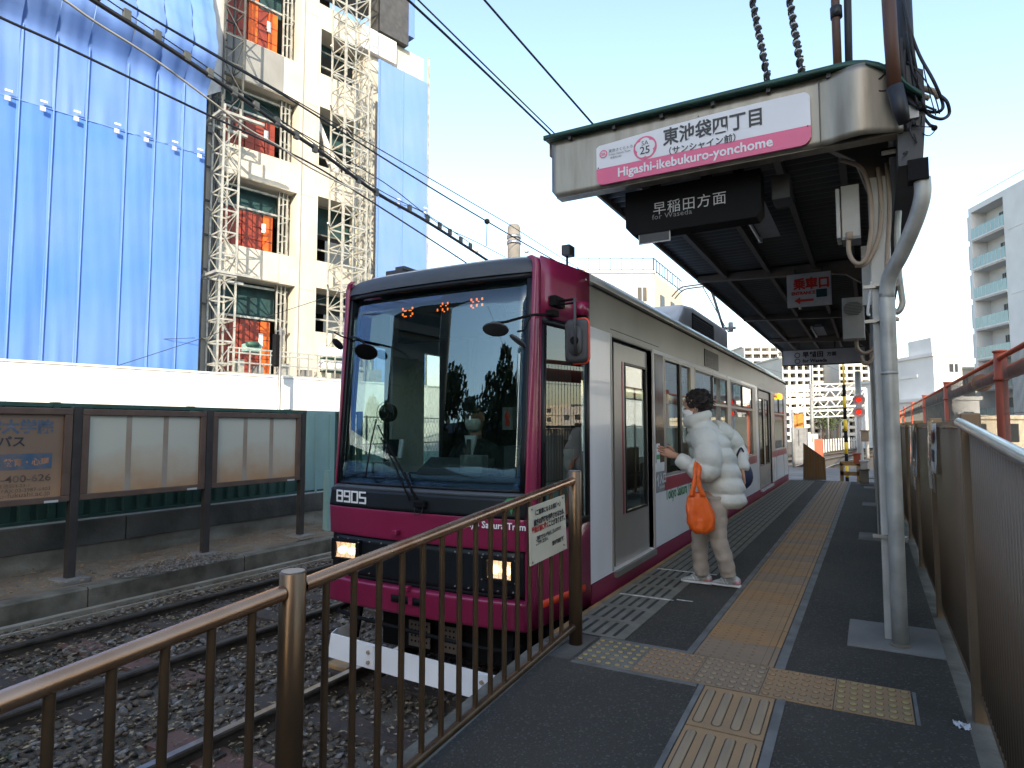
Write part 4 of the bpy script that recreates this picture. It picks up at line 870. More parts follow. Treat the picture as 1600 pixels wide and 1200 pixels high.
for xx in (-3.42, -3.25, -3.05): g = MB(); g.tube([(xx, 4.9 + (xx + 3.4), .12), (xx, 4.9 + (xx + 3.4), 2.3)], .018, 8); g.build('grab_pole', 'steel_dull', tram)
g = MB(); q = gy(603, 645, 4.15); g.tube([q, q + Vector((0, .06, 0))], .075, 20); g.build('fan', 'black_matte', tram); g = MB(); g.tube([q + Vector((0, .03, 0)), (q.x, 4.18, .93)], .012); g.build('fan_stem', 'black_matte', tram)
for k in range(24):
    a_ = 2 * math.pi * k / 24
g = MB(); g.tube([q + Vector((.09 * math.cos(t), -.01, .09 * math.sin(t))) for t in [2 * math.pi * k / 24 for k in range(25)]], .003, 6); g.tube([q + Vector((.05 * math.cos(t), -.03, .05 * math.sin(t))) for t in [2 * math.pi * k / 24 for k in range(25)]], .003, 6); g.build('fan_guard', 'dark_grey', tram)
g = MB(); p = gx(877, 705, -2.1); a = gx(853, 705, -2.1); b_ = gx(902, 703, -2.1); g.box(-2.14, -2.1, a.y, b_.y, .62, a.z); cp = g.build('cab_cupboard', 'teal_panel', tram, bev=.004); g = MB(); g.tube([(-2.1, p.y, a.z - .04), (-2.085, p.y, a.z - .04)], .014, 10); g.build('lock', 'black_matte', cp)
p = gx(875, 628, -2.3); g = MB(); g.box(-2.32, -2.3, p.y - .07, p.y + .07, p.z - .12, p.z + .12); sg = g.build('exit_panel', 'black_matte', tram)
g = MB(); g.box(-2.30, -2.297, p.y - .065, p.y + .065, p.z - .02, p.z + .11); g.build('panel_lit', 'sign_green_lit', sg); g = MB(); g.box(-2.297, -2.293, p.y - .03, p.y + .03, p.z + .02, p.z + .09); g.build('panel_mark', 'black_matte', sg)
for k in range(5):
    for s_, xx in ((1, -2.15), (-1, -3.6)):
        g = MB(); yy = 6.3 + k * 2.1
        g.box(xx - .18, xx + .18, yy, yy + .9, .12, .5); g.box(xx - .18 if s_ < 0 else xx + .1, xx - .1 if s_ < 0 else xx + .18, yy, yy + .9, .5, .95); g.build('seat', 'dark_grey', tram, bev=.03)
for k in range(9):
    g = MB(); yy = 5.2 + k * 1.3; g.tube([(-2.3, yy, 2.3), (-2.3, yy, 2.0)], .006, 6); g.tube([Vector((-2.3, yy, 1.93)) + Vector((0, .07 * math.cos(t), .07 * math.sin(t))) for t in [2 * math.pi * i / 16 for i in range(17)]], .010, 6); g.build('strap', 'white', tram)
# orange LED destination display behind the glass
g = MB(); a = fp(612, 470, .10); b_ = fp(770, 505, .10); g.box(a.x, b_.x, 4.02, 4.1, 1.98, 2.20); g.build('destination_display', 'black_matte', tram)
r = random.Random(4)
for (u, v, s_) in ((637, 491, 1.0), (690, 484, .8), (746, 477, 1.1)):
    p = gy(u, v, 4.01); g = MB()
    for i in range(7):
        for j in range(2):
            if r.random() < .75: g.box(p.x - .055 * s_ + i * .016, p.x - .045 * s_ + i * .016, 4.008, 4.015, p.z + j * .045 - .02 + (0.012 if i in (0, 3, 6) else 0), p.z + j * .045 - .012 + (.022 if i in (0, 3, 6) else 0))
    g.build('led_segments', 'led_orange', tram)['kind'] = 'stuff'
# ---------------------------------------------------------------- driver
def ringc(c, rx, ry, n=16, tilt=(0, 0), sq=1.0):
    c = Vector(c); out = []
    for k in range(n):
        a = 2 * math.pi * k / n; ca, sa = math.cos(a), math.sin(a)
        x = math.copysign(abs(ca) ** sq, ca) * rx; y = math.copysign(abs(sa) ** sq, sa) * ry; out.append(c + Vector((x, y, x * tilt[0] + y * tilt[1])))
    return out
def head_mesh(c, s=1., fwd=(0, -1, 0)):
    """a head with nose, brow, chin and ears; c = centre of the skull, fwd = where it looks"""
    f = Vector(fwd).normalized(); rgt = f.cross(Vector((0, 0, 1))).normalized(); up = rgt.cross(f); c = Vector(c); b = MB()
    prof = [(-.125, .030, .035, .028), (-.115, .046, .052, .022), (-.095, .058, .068, .012), (-.06, .068, .080, .004), (-.02, .074, .088, 0), (.02, .077, .092, -.002), (.06, .074, .090, -.004), (.09, .062, .075, -.006), (.112, .040, .048, -.006), (.12, .012, .014, -.006)]
    rings = []
    for z, rx, ry, o in prof:
        r_ = []
        for k in range(24):
            a = 2 * math.pi * k / 24; x = math.sin(a) * rx; y = math.cos(a) * ry + o
            if abs(a) < .3 or abs(a - 2 * math.pi) < .3:
                if -.04 < z < .01: y += .018 * (1 - abs(math.sin(a)) * 3) * (1.3 if z < -.01 else .7)
            r_.append(c + (rgt * x + f * y + up * z) * s)
        rings.append(r_)
    b.loft(rings)
    for sg in (-1, 1):
        b.ball(c + (rgt * sg * .078 - f * .005 - up * .01) * s, .026 * s, (.4, .7, 1.1), 6)
        b.ball(c + (rgt * sg * .030 + f * .080 + up * .008) * s, .011 * s, (1, 1, .7), 6)
    b.loft([[c + (rgt * (x) * .9 + f * .086 + up * (-.062 + z)) * s for x, z in ((-.022, 0), (0, .006), (.022, 0), (0, -.007))], [c + (rgt * x * .7 + f * .092 + up * (-.062 + z)) * s for x, z in ((-.022, 0), (0, .004), (.022, 0), (0, -.005))]])
    return b
hc = gy(742, 652, 4.5)
drv = thing('person', (hc.x, 4.6, .5), 'tram driver in dark uniform, peaked cap and white mask seated behind the windscreen', 'person')
b = head_mesh(hc, .95, (.1, -1, -.12))
cz = hc.z - .2
b.loft([ringc((hc.x, 4.52, hc.z - .19), .05, .05), ringc((hc.x, 4.51, hc.z - .09), .048, .05)])
b.loft([ringc((hc.x, 4.62, .45), .17, .13), ringc((hc.x, 4.60, .7), .15, .12), ringc((hc.x, 4.58, .95), .18, .12), ringc((hc.x, 4.56, cz - .07), .19, .11), ringc((hc.x, 4.54, cz), .08, .07)])
b.build('body', 'skin', drv)
b = MB(); b.loft([ringc((hc.x, 4.62, .45), .20, .15), ringc((hc.x, 4.60, .7), .18, .14), ringc((hc.x, 4.58, .95), .205, .15), ringc((hc.x, 4.56, cz - .10), .215, .13), ringc((hc.x, 4.55, cz - .03), .17, .11), ringc((hc.x, 4.53, cz + .02), .07, .075)])
b.build('jacket', 'uniform', drv)
for sg in (-1, 1):
    b = MB(); b.tube(smoothpts([(hc.x + sg * .18, 4.56, cz - .06), (hc.x + sg * .25, 4.52, cz - .22), (hc.x + sg * .24, 4.42, cz - .38), (hc.x + sg * .12, 4.22, cz - .40)]), [.062] * 7 + [.055] * 6 + [.045] * 6, 12); b.build('sleeve', 'uniform', drv)
    b = MB(); b.ball((hc.x + sg * .09, 4.17, cz - .40), .042, (1, 1, .6), 8)
    for k in range(4): b.tube([(hc.x + sg * .09 + (k - 1.5) * .018, 4.15, cz - .40), (hc.x + sg * .08 + (k - 1.5) * .019, 4.10, cz - .405), (hc.x + sg * .075 + (k - 1.5) * .019, 4.075, cz - .425)], .009, 8)
    b.tube([(hc.x + sg * .05, 4.18, cz - .40), (hc.x + sg * .035, 4.13, cz - .41)], .010, 8); b.build('hand', 'skin', drv)
yf = 4.41
b = MB(); b.prism([(hc.x - .055, yf + .02, cz + .05), (hc.x + .055, yf + .02, cz + .05), (hc.x + .02, yf, cz - .14), (hc.x, yf, cz - .20)], (0, .03, 0)); b.build('shirt', 'white_sign', drv)
b = MB(); b.prism([(hc.x - .018, yf - .005, cz + .02), (hc.x + .018, yf - .005, cz + .02), (hc.x + .028, yf - .03, cz - .18), (hc.x, yf - .03, cz - .22), (hc.x - .022, yf - .03, cz - .18)], (0, .008, 0)); b.build('tie', 'dark_grey', drv)
b = MB(); rings = []
for z, rx, ry in ((-.118, .045, .05), (-.09, .062, .083), (-.05, .071, .10), (-.012, .066, .098)): rings.append([hc + Vector((math.sin(a) * rx, -math.cos(a) * ry - .004, z)) for a in [math.radians(-80 + 160 * k / 12) for k in range(13)]])
b.add([tuple(p) for r_ in rings for p in r_], [(j * 13 + i, j * 13 + i + 1, (j + 1) * 13 + i + 1, (j + 1) * 13 + i) for j in range(3) for i in range(12)], True); b.build('mask', 'mask_cloth', drv, solid=.003)
b = MB(); b.loft([ringc(hc + Vector((0, .01, .045)), .085, .10), ringc(hc + Vector((0, .01, .085)), .088, .104), ringc(hc + Vector((0, .0, .10)), .118, .125), ringc(hc + Vector((0, .0, .13)), .115, .12), ringc(hc + Vector((0, .0, .142)), .07, .08)]); cpp = b.build('cap', 'uniform', drv)
b = MB(); b.loft([[hc + Vector((math.sin(a) * .085, -.075 - math.cos(a) * (.03 + k * .045), .055 - k * .025)) for a in [math.radians(-85 + 170 * i / 10) for i in range(11)]] for k in (0, .5, 1)], False); b.build('peak', 'tram_black', cpp, solid=.004)
b = MB(); q = hc + Vector((.09, -.10, -.36)); b.box(q.x, q.x + .06, yf - .05, yf - .045, q.z, q.z + .03); b.build('name_badge', 'white_sign', drv)
# ================================================================ FRONT RAILING
RXF = -1.60
fence = thing('railing', (RXF, 1.5, 0), 'brown stainless railing with round posts and handrail on the ramp, in front of the tram', 'railing')
railz = lambda y: .978 + (y - 3.646) * (.978 - .794) / (3.646 - 1.454)
botz = lambda y: .104 + (y - 3.612) * .072
for y, ex in ((1.452, .055), (3.655, .055)):
    g = MB(); zt_ = railz(y) + ex; zb2 = rz(y) - .1
    g.tube([(RXF, y, zb2), (RXF, y, zt_ - .004), (RXF, y, zt_)], [.041, .041, .037], 28); g.build('post', 'bronze', fence)
    g = MB(); g.tube([(RXF, y, zt_ - .001), (RXF, y, zt_ + .003)], .036, 28); g.build('post_cap', 'steel_dull', fence)
for a, b_ in ((-1.2, 1.41), (1.494, 3.615)):
    g = MB(); g.tube([(RXF, a, railz(a)), (RXF, b_, railz(b_))], .024, 20, False); g.build('handrail', 'bronze_rail', fence)
    g = MB(); g.tube([(RXF, a, botz(a)), (RXF, b_, botz(b_))], .020, 16, False); g.build('bottom_rail', 'bronze', fence)
bm = MB(); bm.tube([(0, 0, 0), (0, 0, 1)], .0125, 12, False); bme = bm.mesh('baluster'); bme.materials.append(M['bronze'])
for y in [.11 + .1325 * k for k in range(-8, 10)] + [1.595 + .1325 * k for k in range(15)]:
    if abs(y - 1.452) < .06 or y > 3.6: continue
    o = piece(bme, 'baluster', (RXF, y, botz(y) + .012), fence); o.scale = (1, 1, railz(y) - botz(y) - .03)
# notice plate
NXp = -1.572
a, b_, c_, d_ = gx(827, 793, NXp), gx(882, 773, NXp), gx(886, 857, NXp), gx(829, 885, NXp)
nb = thing('notice_board', (NXp, a.y, a.z), 'cream notice plate with black and red Japanese lines fixed to the railing', 'notice')
g = MB(); g.prism([a, b_, c_, d_], (-.006, 0, 0)); g.build('plate', 'cream', nb)
ex = (b_ - a).normalized(); ez = (a - d_).normalized(); W_ = (b_ - a).length; H_ = (a - d_).length
def nt_(s, sz, fx, fz, m='ink', al='LEFT', bo=.001, st=1.): text(s, sz, a + ex * W_ * fx - ez * H_ * fz, ex, ez, m, nb, bold=bo, align=al, stretch=st, depth=.002)
nt_('〈ご乗車になるお客様へ〉', .032, .5, .17, al='CENTER', st=.92, bo=.0012)
nt_('前方の踏切を作動させるため、', .036, .10, .34, st=.80, bo=.0018); nt_('電車が前に動く', .036, .05, .46, 'ink_red', st=.80, bo=.0018); nt_('ことがあります。', .036, .50, .46, st=.80, bo=.0018)
nt_('ご乗車できない場合がございますので', .024, .14, .61, st=.78); nt_('ご了承ください。', .024, .14, .69, st=.85); nt_('荒川電車営業所', .026, .94, .83, al='RIGHT', st=.85, bo=.0015)
for p, q in ((.06, .05), (.93, .04), (.05, .95), (.94, .93)):
    g = MB(); c = a + ex * W_ * p - ez * H_ * q; g.tube([c, c + Vector((.005, 0, 0))], .005, 8); g.build('screw', 'steel_dull', nb)
# ================================================================ RIGHT SLATTED FENCE
FX = .40
rf = thing('slat_fence', (FX, 3.5, 0), 'brown metal fence of close upright slats along the back of the platform', 'fence')
rft = lambda y: 1.325
slm = MB(); slm.tube([(0, .015, 0), (0, .015, 1)], .0155, 8); slme = slm.mesh('slat'); slme.materials.append(M['taupe'])
posts = [3.585, 5.38, 7.18, 9.0, 10.8, 12.6, 14.4, 16.2, 17.5]
n_ = 0
for i in range(len(posts) - 1):
    y0, y1 = posts[i] + .05, posts[i + 1] - .03; k = 0; pitch = .052
    while y0 + k * pitch + .034 < y1: o = piece(slme, 'slat', (FX, y0 + k * pitch, .06), rf); o.scale = (1, 1, 1.235 + random.uniform(-.002, .002)); k += 1
    g = MB(); g.box(FX - .02, FX + .02, posts[i] + .03, posts[i + 1] - .03, 1.30, 1.335); g.build('top_rail', 'taupe', rf)
    g = MB(); g.box(FX - .016, FX + .016, posts[i] + .03, posts[i + 1] - .03, .06, .09); g.build('bottom_rail', 'taupe', rf)
for y in posts:
    g = MB(); g.box(FX - .042, FX + .035, y - .04, y + .04, -.03, 1.365); g.build('post', 'taupe', rf, bev=.006)
# ramp fence: sloping
y = 3.50; yl = .2
rtop = lambda y: 1.30 + (y - 3.5) * .075; rbot = lambda y: .10 + (y - 3.5) * RS + .02
k = 0; slr = slme
while 3.50 - k * .052 > yl:
    yy = 3.49 - k * .052; o = piece(slme, 'slat', (FX, yy, rbot(yy)), rf); o.scale = (1, 1, rtop(yy) - rbot(yy) - .015); k += 1
g = MB(); g.tube([(FX - .045, 3.55, rtop(3.55) + .02), (FX - .045, -.5, rtop(-.5) + .02)], .021, 16); g.build('handrail', 'steel', rf)
g = MB(); g.bar((FX, 3.55, rtop(3.55) - .02), (FX, -.5, rtop(-.5) - .02), .03, .03); g.build('top_rail', 'taupe', rf)
g = MB(); g.bar((FX, 3.55, rbot(3.55)), (FX, -.5, rbot(-.5)), .03, .03); g.build('bottom_rail', 'taupe', rf)
# posters in plastic on the fence
def poster(y0, y1, z0, z1, lab, blocks, m='white_sign'):
    t = thing('poster', (FX - .03, y0, z0), lab, 'poster'); g = MB(); g.grid(lambda a, c: (FX - .034 - .006 * math.sin(a * 9) * math.sin(c * 5) - .01 * (1 - c) ** 3, y0 + a * (y1 - y0), z0 + c * (z1 - z0)), 8, 8); g.build('sheet', m, t, solid=.001)
    for (a0, a1, c0, c1, mm) in blocks: g = MB(); g.box(FX - .046, FX - .044, y0 + a0 * (y1 - y0), y0 + a1 * (y1 - y0), z0 + c0 * (z1 - z0), z0 + c1 * (z1 - z0)); g.build('print', mm, t)
    g = MB(); g.grid(lambda a, c: (FX - .050 - .01 * math.sin(a * 7 + c * 3), y0 - .02 + a * (y1 - y0 + .04), z0 - .12 + c * (z1 - z0 + .14)), 6, 8); g.build('plastic_sleeve', 'glass_clear', t)
p = gx(1462, 662, FX); q = gx(1474, 740, FX)
poster(q.y - .05, q.y + .30, q.z, p.z, 'white poster in plastic sleeve with a red square, nearer of the two', [(.25, .8, .6, .85, 'red'), (.35, .7, .63, .82, 'white_sign'), (.2, .75, .22, .46, 'dark_grey')])
p = gx(1440, 668, FX); q = gx(1440, 745, FX)
poster(q.y - .1, q.y + .55, q.z, p.z, 'creased dark and silver poster in plastic, farther of the two on the fence', [(.1, .9, .2, .9, 'mid_grey'), (.3, .7, .1, .95, 'light_grey'), (.42, .6, .2, .9, 'ink')])
# ================================================================ CANOPY
CYF, CYE = 4.20, 19.5; CL = -2.02
canopy = thing('platform_canopy', (.08, 4.6, 0), 'platform shelter roof on columns with a steel fascia and corrugated dark underside', 'shelter')
zT = 3.44; zFB = 2.995
# roof deck profile: flat then rounding down at the right
def deckx(t):   # t 0..1 -> (x, z)
    L1 = 1.95
    if t < .72: return (CL + (L1 / .72) * t, 3.40)
    a = (t - .72) / .28 * math.radians(80); R = .34
    return (CL + L1 + R * math.sin(a), 3.40 - R * (1 - math.cos(a)))
# corrugated deck, ridges across the platform
b = MB(); nv = int((CYE - CYF) / .1325 * 6); TT = [i / 14 for i in range(15)]
vs = []; 
for j in range(nv + 1):
    y = CYF + .02 + (CYE - CYF - .02) * j / nv; ph = (j % 6) / 6; h = .028 * max(-1, min(1, 1.6 * math.sin(2 * math.pi * ph)))
    for t in TT: x, z = deckx(t); vs.append((x, y, z + h))
b.add(vs, [(j * 15 + i, j * 15 + i + 1, (j + 1) * 15 + i + 1, (j + 1) * 15 + i) for j in range(nv) for i in range(14)], True)
b.build('roof_sheet', 'canopy_deck', canopy, solid=.002)
# green roof covering above
b = MB(); P_ = [(deckx(t)[0] - (.03 if t == 0 else 0), deckx(t)[1] + .055) for t in [i / 24 for i in range(25)]]
P_[-1] = (P_[-1][0] + .05, P_[-1][1])
b.loft([[(x, y, z) for x, z in P_] + [(x, y, z - .018) for x, z in P_[::-1]] for y in (CYF - .05, CYE)], True); b.build('roof_covering', 'green_trim', canopy)
b = MB(); b.loft([[(x, y, z + .006) for x, z in P_] + [(x, y, z - .026) for x, z in P_[::-1]] for y in (CYF - .055, CYF - .03)], True); b.build('roof_trim', 'green_trim', canopy)
for k in range(7): g = MB(); x = -1.85 + k * .34; g.box(x - .012, x + .012, CYF - .03, CYF + .02, 3.40, 3.445); g.build('clip', 'dark_grey', canopy)
# edge fascia along the platform side
g = MB(); g.box(CL - .015, CL + .01, CYF + .02, CYE, 3.33, 3.46); g.build('edge_channel', 'beam', canopy)
# front fascia: steel sheet with rounded lower left corner and upper right shoulder
def fasc():
    pts = []
    xl, xr = -2.005, .222
    for k in range(7): a = math.radians(180 + 90 * k / 6); pts.append((xl + .05 + .05 * math.cos(a), zFB + .05 + .05 * math.sin(a)))
    pts += [(xr, zFB), (xr, 3.15)]
    for k in range(9): a = math.radians(90 * k / 8); pts.append((xr - .16 + .16 * math.cos(a) , 3.20 + .215 * math.sin(a)))
    pts += [(xl, 3.425)]
    return pts
pts = fasc(); b = MB()
# bulge on the right part
def bulge(x): return -.06 * math.exp(-((x - .0) / .13) ** 2) if x > -.3 else 0
xs = [-2.005 + (2.227) * i / 60 for i in range(61)]
def zlo(x): return zFB + (.05 - math.sqrt(max(0, .0025 - (min(0, x - (-1.955))) ** 2)) if x < -1.955 else 0)
def zhi(x): return 3.425 if x < .062 else 3.20 + .215 * math.sqrt(max(0, 1 - ((x - .062) / .161) ** 2))
b.grid(lambda a, c: ((lambda x: (x, CYF + bulge(x), zlo(x) + c * (max(zlo(x) + .02, zhi(x)) - zlo(x))))(-2.005 + 2.227 * a)), 60, 10)
b.build('front_fascia', 'steel_brushed', canopy, solid=.004)
g = MB(); g.box(-1.97, .22, CYF + .004, CYF + .10, zFB - .004, zFB + .008); g.build('fascia_lip', 'steel_brushed', canopy)
g = MB(); g.box(-.208, -.204, CYF - .022, CYF - .003, zFB, 3.40); g.build('fascia_joint', 'dark_grey', canopy)
# dark gutter box behind the right end
g = MB(); g.prism([(.19, CYF + .02, 2.80), (.31, CYF + .02, 2.80), (.335, CYF + .02, 3.1), (.33, CYF + .02, 3.34), (.2, CYF + .02, 3.42)], (0, CYE - CYF - .1, 0)); g.build('gutter', 'dark_grey', canopy)
g = MB(); g.box(.225, .30, CYF - .0, CYF + .015, 3.06, 3.14); g.build('gutter_plate', 'light_grey', canopy)
g = MB(); g.box(.235, .335, CYF + .0, CYF + .1, 2.70, 2.82); g.build('gutter_outlet', 'black_matte', canopy)
# cross beams and purlins
CB = [4.75, 8.81, 12.46, 15.95, 19.3]
for i, y in enumerate(CB):
    b = MB(); yy = y
    if i == 0: yy = 4.72
    prof = [(CL + .02, 3.36), (CL + .02, 3.28), (-.42, 3.22), (-.2, 3.18), (-.03, 3.05), (.03, 2.85), (.16, 2.85), (.16, 3.36)]
    b.prism([(x, yy - .045, z) for x, z in prof], (0, .09, 0)); b.build('cross_beam', 'beam', canopy, bev=.006)
for i in range(len(CB) - 1):
    for x in (-1.62, -1.08, -.55, -.12):
        b = MB(); b.box(x - .025, x + .025, (CYF + .05 if i == 0 else CB[i] + .05), CB[i + 1] - .05, 3.285, 3.365); b.build('purlin', 'canopy_under', canopy)
for i, y in enumerate([4.68, 8.81 - .0, 12.46, 15.95, 19.2]):
    zc = 2.9
    b = MB(); b.box(.035, .15, y - .06, y + .06, .0, zc); b.build('column', 'col_white', canopy, bev=.006)
    b = MB(); b.box(-.165, .33, y - .28, y + .30, -.02, .012); b.build('column_base', 'concrete', canopy, bev=.006)
# downpipe of the first column
dp = smoothpts([(.305, CYF + .06, 2.72), (.303, CYF + .06, 2.62), (.27, 4.30, 2.50), (.20, 4.40, 2.34), (.135, 4.47, 2.22), (.115, 4.50, 2.10), (.115, 4.505, 1.9), (.113, 4.508, .02)], 6)
g = MB(); g.tube(dp, .043, 24); g.build('downpipe', 'galv', canopy)
g = MB(); g.tube([(.113, 4.508, 1.62), (.113, 4.508, 1.64)], .0465, 24); g.build('pipe_joint', 'galv', canopy)
g = MB(); g.tube([(.113, 4.508, .0), (.113, 4.508, .03)], [.06, .047], 20); g.build('pipe_collar', 'concrete_old', canopy)
for z in (.62, 1.96, 2.18): g = MB(); g.box(-.01, .18, 4.60, 4.62, z, z + .02); g.box(.06, .17, 4.55, 4.60, z, z + .02); g.build('pipe_clamp', 'steel_dull', canopy)
for y in (8.9, 12.6): g = MB(); g.tube([(.09, y - .2, .0), (.09, y - .2, 2.9)], .04, 14); g.build('downpipe', 'galv', canopy)
# conduits next to the column
cpts = [
 ([(1314, 250), (1345, 262), (1358, 295), (1362, 345), (1358, 385), (1350, 408), (1337, 411), (1327, 396), (1326, 372)], 4.58, .014, 'conduit'),
 ([(1372, 262), (1376, 300), (1376, 350), (1368, 385), (1352, 412), (1336, 415)], 4.6, .014, 'conduit'),
 ([(1385, 255), (1389, 300), (1389, 352), (1386, 400), (1386, 450), (1392, 560)], 4.62, .013, 'conduit'),
 ([(1404, 330), (1402, 370), (1404, 420), (1408, 455), (1410, 475), (1402, 488), (1392, 480)], 4.66, .018, 'galv'),
 ([(1362, 440), (1358, 470), (1356, 490), (1360, 492)], 4.62, .009, 'light_grey'),
]
for P_, y, r_, m in cpts:
    g = MB(); g.tube(smoothpts([gy(u, v, y) for u, v in P_], 5), r_, 12); g.build('conduit', m, canopy)
g = MB(); c = gy(1327, 368, 4.58); g.tube([c + Vector((0, 0, -.03)), c + Vector((0, 0, .02))], .022, 14); g.build('cable_gland', 'conduit', canopy)
# equipment box hanging under the roof
def gbox(u0, v0, u1, v1, y, d, name, m, lab=None, cat=None, parent=None, bev=.006):
    a = gy(u0, v0, y); c = gy(u1, v1, y); t = parent
    if lab: t = thing(name, ((a.x + c.x) / 2, y, c.z), lab, cat)
    b = MB(); b.box(a.x, c.x, y, y + d, c.z, a.z); o = b.build('body' if lab else name, m, t, bev=bev); return t if lab else o, a, c
t, a, c = gbox(1313, 291, 1345, 368, 4.62, .14, 'junction_box', 'col_white', 'pale grey upright junction box under the roof beside the first column', 'junction box')
g = MB(); g.box(a.x - .03, a.x - .006, 4.60, 4.78, c.z - .005, a.z - .02); g.build('lid', 'col_white', t, bev=.004)
g = MB(); g.box(a.x + .0, c.x, 4.60, 4.78, c.z - .02, c.z - .003); g.build('flange', 'mid_grey', t)
t, a, c = gbox(1315, 466, 1352, 528, 7.6, .2, 'speaker_box', 'col_white', 'pale box with a round louvred grille at the farther column', 'box')
for k in range(9):
    z = a.z - .06 - k * .016; hw = .09 * math.sqrt(max(.05, 1 - ((k - 4) / 5) ** 2)); g = MB(); xm = (a.x + c.x) / 2; g.box(xm - hw, xm + hw, 7.585, 7.60, z, z + .006); g.build('louvre', 'mid_grey', t)
for k, (P_, y) in enumerate((([(1338, 528), (1340, 545), (1352, 552), (1366, 545)], 7.7), ([(1345, 556), (1350, 568), (1360, 565), (1366, 550)], 8.))):
    g = MB(); g.tube(smoothpts([gy(u, v, y) for u, v in P_], 5), .02, 10); g.build('conduit', 'conduit', canopy)
g = MB(); a = gy(1345, 385, 5.0); c = gy(1370, 475, 5.0); g.box(a.x, c.x, 5.0, 5.06, c.z, a.z); g.build('side_plate', 'col_white', canopy)
# security lamp near top of the column
t = thing('flood_lamp', (.13, 4.4, 2.8), 'small dark flood lamp with white lens at the top right of the shelter front', 'lamp')
a = gy(1388, 240, 4.45); g = MB(); g.box(a.x - .045, a.x + .045, 4.42, 4.5, a.z - .01, a.z + .03); g.build('housing', 'black_matte', t, bev=.01); g = MB(); g.box(a.x - .038, a.x + .04, 4.405, 4.42, a.z - .02, a.z + .008); g.build('lens', 'light_grey', t, bev=.006)
# ---- fluorescent lights
def flu(x, y0, y1, z, lab):
    t = thing('strip_light', (x, y0, z), lab, 'light', 'strip lights under the shelter roof')
    g = MB(); g.prism([(x - .09, y0, z), (x + .09, y0, z), (x + .05, y0, z + .05), (x - .05, y0, z + .05)], (0, y1 - y0, 0)); g.build('housing', 'mid_grey', t)
    g = MB(); g.tube([(x - .11, y0 - .02, z - .02), (x - .11, y1 + .02, z - .02)], .014, 10); g.build('tube', 'white', t)
    g = MB(); g.box(x - .13, x - .09, y0 - .04, y0, z - .035, z + .02); g.box(x - .13, x - .09, y1, y1 + .04, z - .035, z + .02); g.build('socket', 'light_grey', t)
flu(-.82, 5.4, 6.9, 3.24, 'nearest strip light under the shelter roof, behind the dark hanging sign'); flu(-.82, 9.9, 11.2, 3.24, 'strip light under the roof beside the entrance sign'); flu(-.82, 13.6, 14.9, 3.24, 'farthest strip light under the shelter roof')
# ---- station name sign on the fascia
sy = CYF - .03
p = lambda u, v: gy(u, v, sy)
sg = thing('station_sign', (-1.0, sy, zFB), 'white and pink station name board Higashi-ikebukuro-yonchome on the shelter front', 'sign')
xl, xr = p(932, 250).x, p(1267, 200).x; zb2 = p(932, 291).z + .003; zpk = p(932, 274).z; zl = p(933, 230).z; ztop = p(1180, 163).z; zr_ = p(1266, 165).z
out = [(xl, zl - .01), (xl + .02, zl + .006)]
for k in range(1, 15): t = k / 15; out.append((xl + .02 + t * (xr - xl - .02 - .05), zl + (ztop + .006 - zl) * math.sin(min(1, t * 1.12) * math.pi / 2) ** .82))
for k in range(6): a = math.radians(90 - 90 * k / 5); out.append((xr - .04 + .04 * math.cos(a), ztop - .035 + .04 * math.sin(a)))
low = []
for k in range(6): a = math.radians(-90 * k / 5); low.append((xr - .06 + .06 * math.cos(a), zb2 + .06 + .06 * math.sin(a)))
for k in range(6): a = math.radians(-90 - 90 * k / 5); low.append((xl + .05 + .05 * math.cos(a), zb2 + .05 + .05 * math.sin(a)))
zpk = zb2 + .118
g = MB(); g.prism([(x, sy, z) for x, z in out + [(xr, zpk)] + [(xl, zpk)]], (0, .02, 0)); g.build('panel', 'white_sign', sg)
g = MB(); g.prism([(x, sy, z) for x, z in [(xl, zpk - .0005), (xr, zpk - .0005)] + low], (0, .02, 0)); g.build('name_band', 'pink', sg)
ex, ez = (1, 0, 0), (0, 0, 1)
def st_(s, sz, u, v, m, **k): q = p(u, v); text(s, sz, (q.x, sy - .001, q.z), ex, ez, m, sg, depth=.002, **k)
text('Higashi-ikebukuro-yonchome', .088, ((xl + xr) / 2 - .03, sy - .001, zb2 + .035), ex, ez, 'white_sign', sg, bold=.002, align='CENTER', stretch=.97, depth=.002, space=1.0)
st_('東池袋四丁目', .125, 1036, 226, 'dark_grey', bold=.0028, stretch=.86)
st_('（サンシャイン前）', .056, 1037, 243, 'dark_grey', bold=.001, stretch=1.0, space=1.0)
def annulus(cx, cz, r0, r1, m, y, nm='ring'):
    g = MB(); n = 32; g.add([(cx + r * math.cos(2 * math.pi * k / n), y, cz + r * math.sin(2 * math.pi * k / n)) for r in (r0, r1) for k in range(n)], [(k, (k + 1) % n, n + (k + 1) % n, n + k) for k in range(n)]); g.build(nm, m, sg)
def flower(cx, cz, r, m, y):
    pts = []
    for k in range(60): a = 2 * math.pi * k / 60; rr = r * (.80 + .20 * abs(math.cos(2.5 * (a - math.pi / 2))) ** .6); pts.append((cx + rr * math.cos(a), y, cz + rr * math.sin(a)))
    g = MB(); g.add(pts, [tuple(range(60))]); g.build('flower_emblem', m, sg)
q = p(1008, 231); g = MB(); g.tube([(q.x, sy - .001, q.z), (q.x, sy - .002, q.z)], .082, 36, True, False); g.build('roundel', 'pink', sg); flower(q.x, q.z, .071, 'white_sign', sy - .0035)
text('SA', .045, (q.x, sy - .002, q.z + .018), ex, ez, 'dark_grey', sg, align='CENTER', depth=.003); text('25', .075, (q.x, sy - .002, q.z - .042), ex, ez, 'dark_grey', sg, align='CENTER', bold=.001, depth=.003)
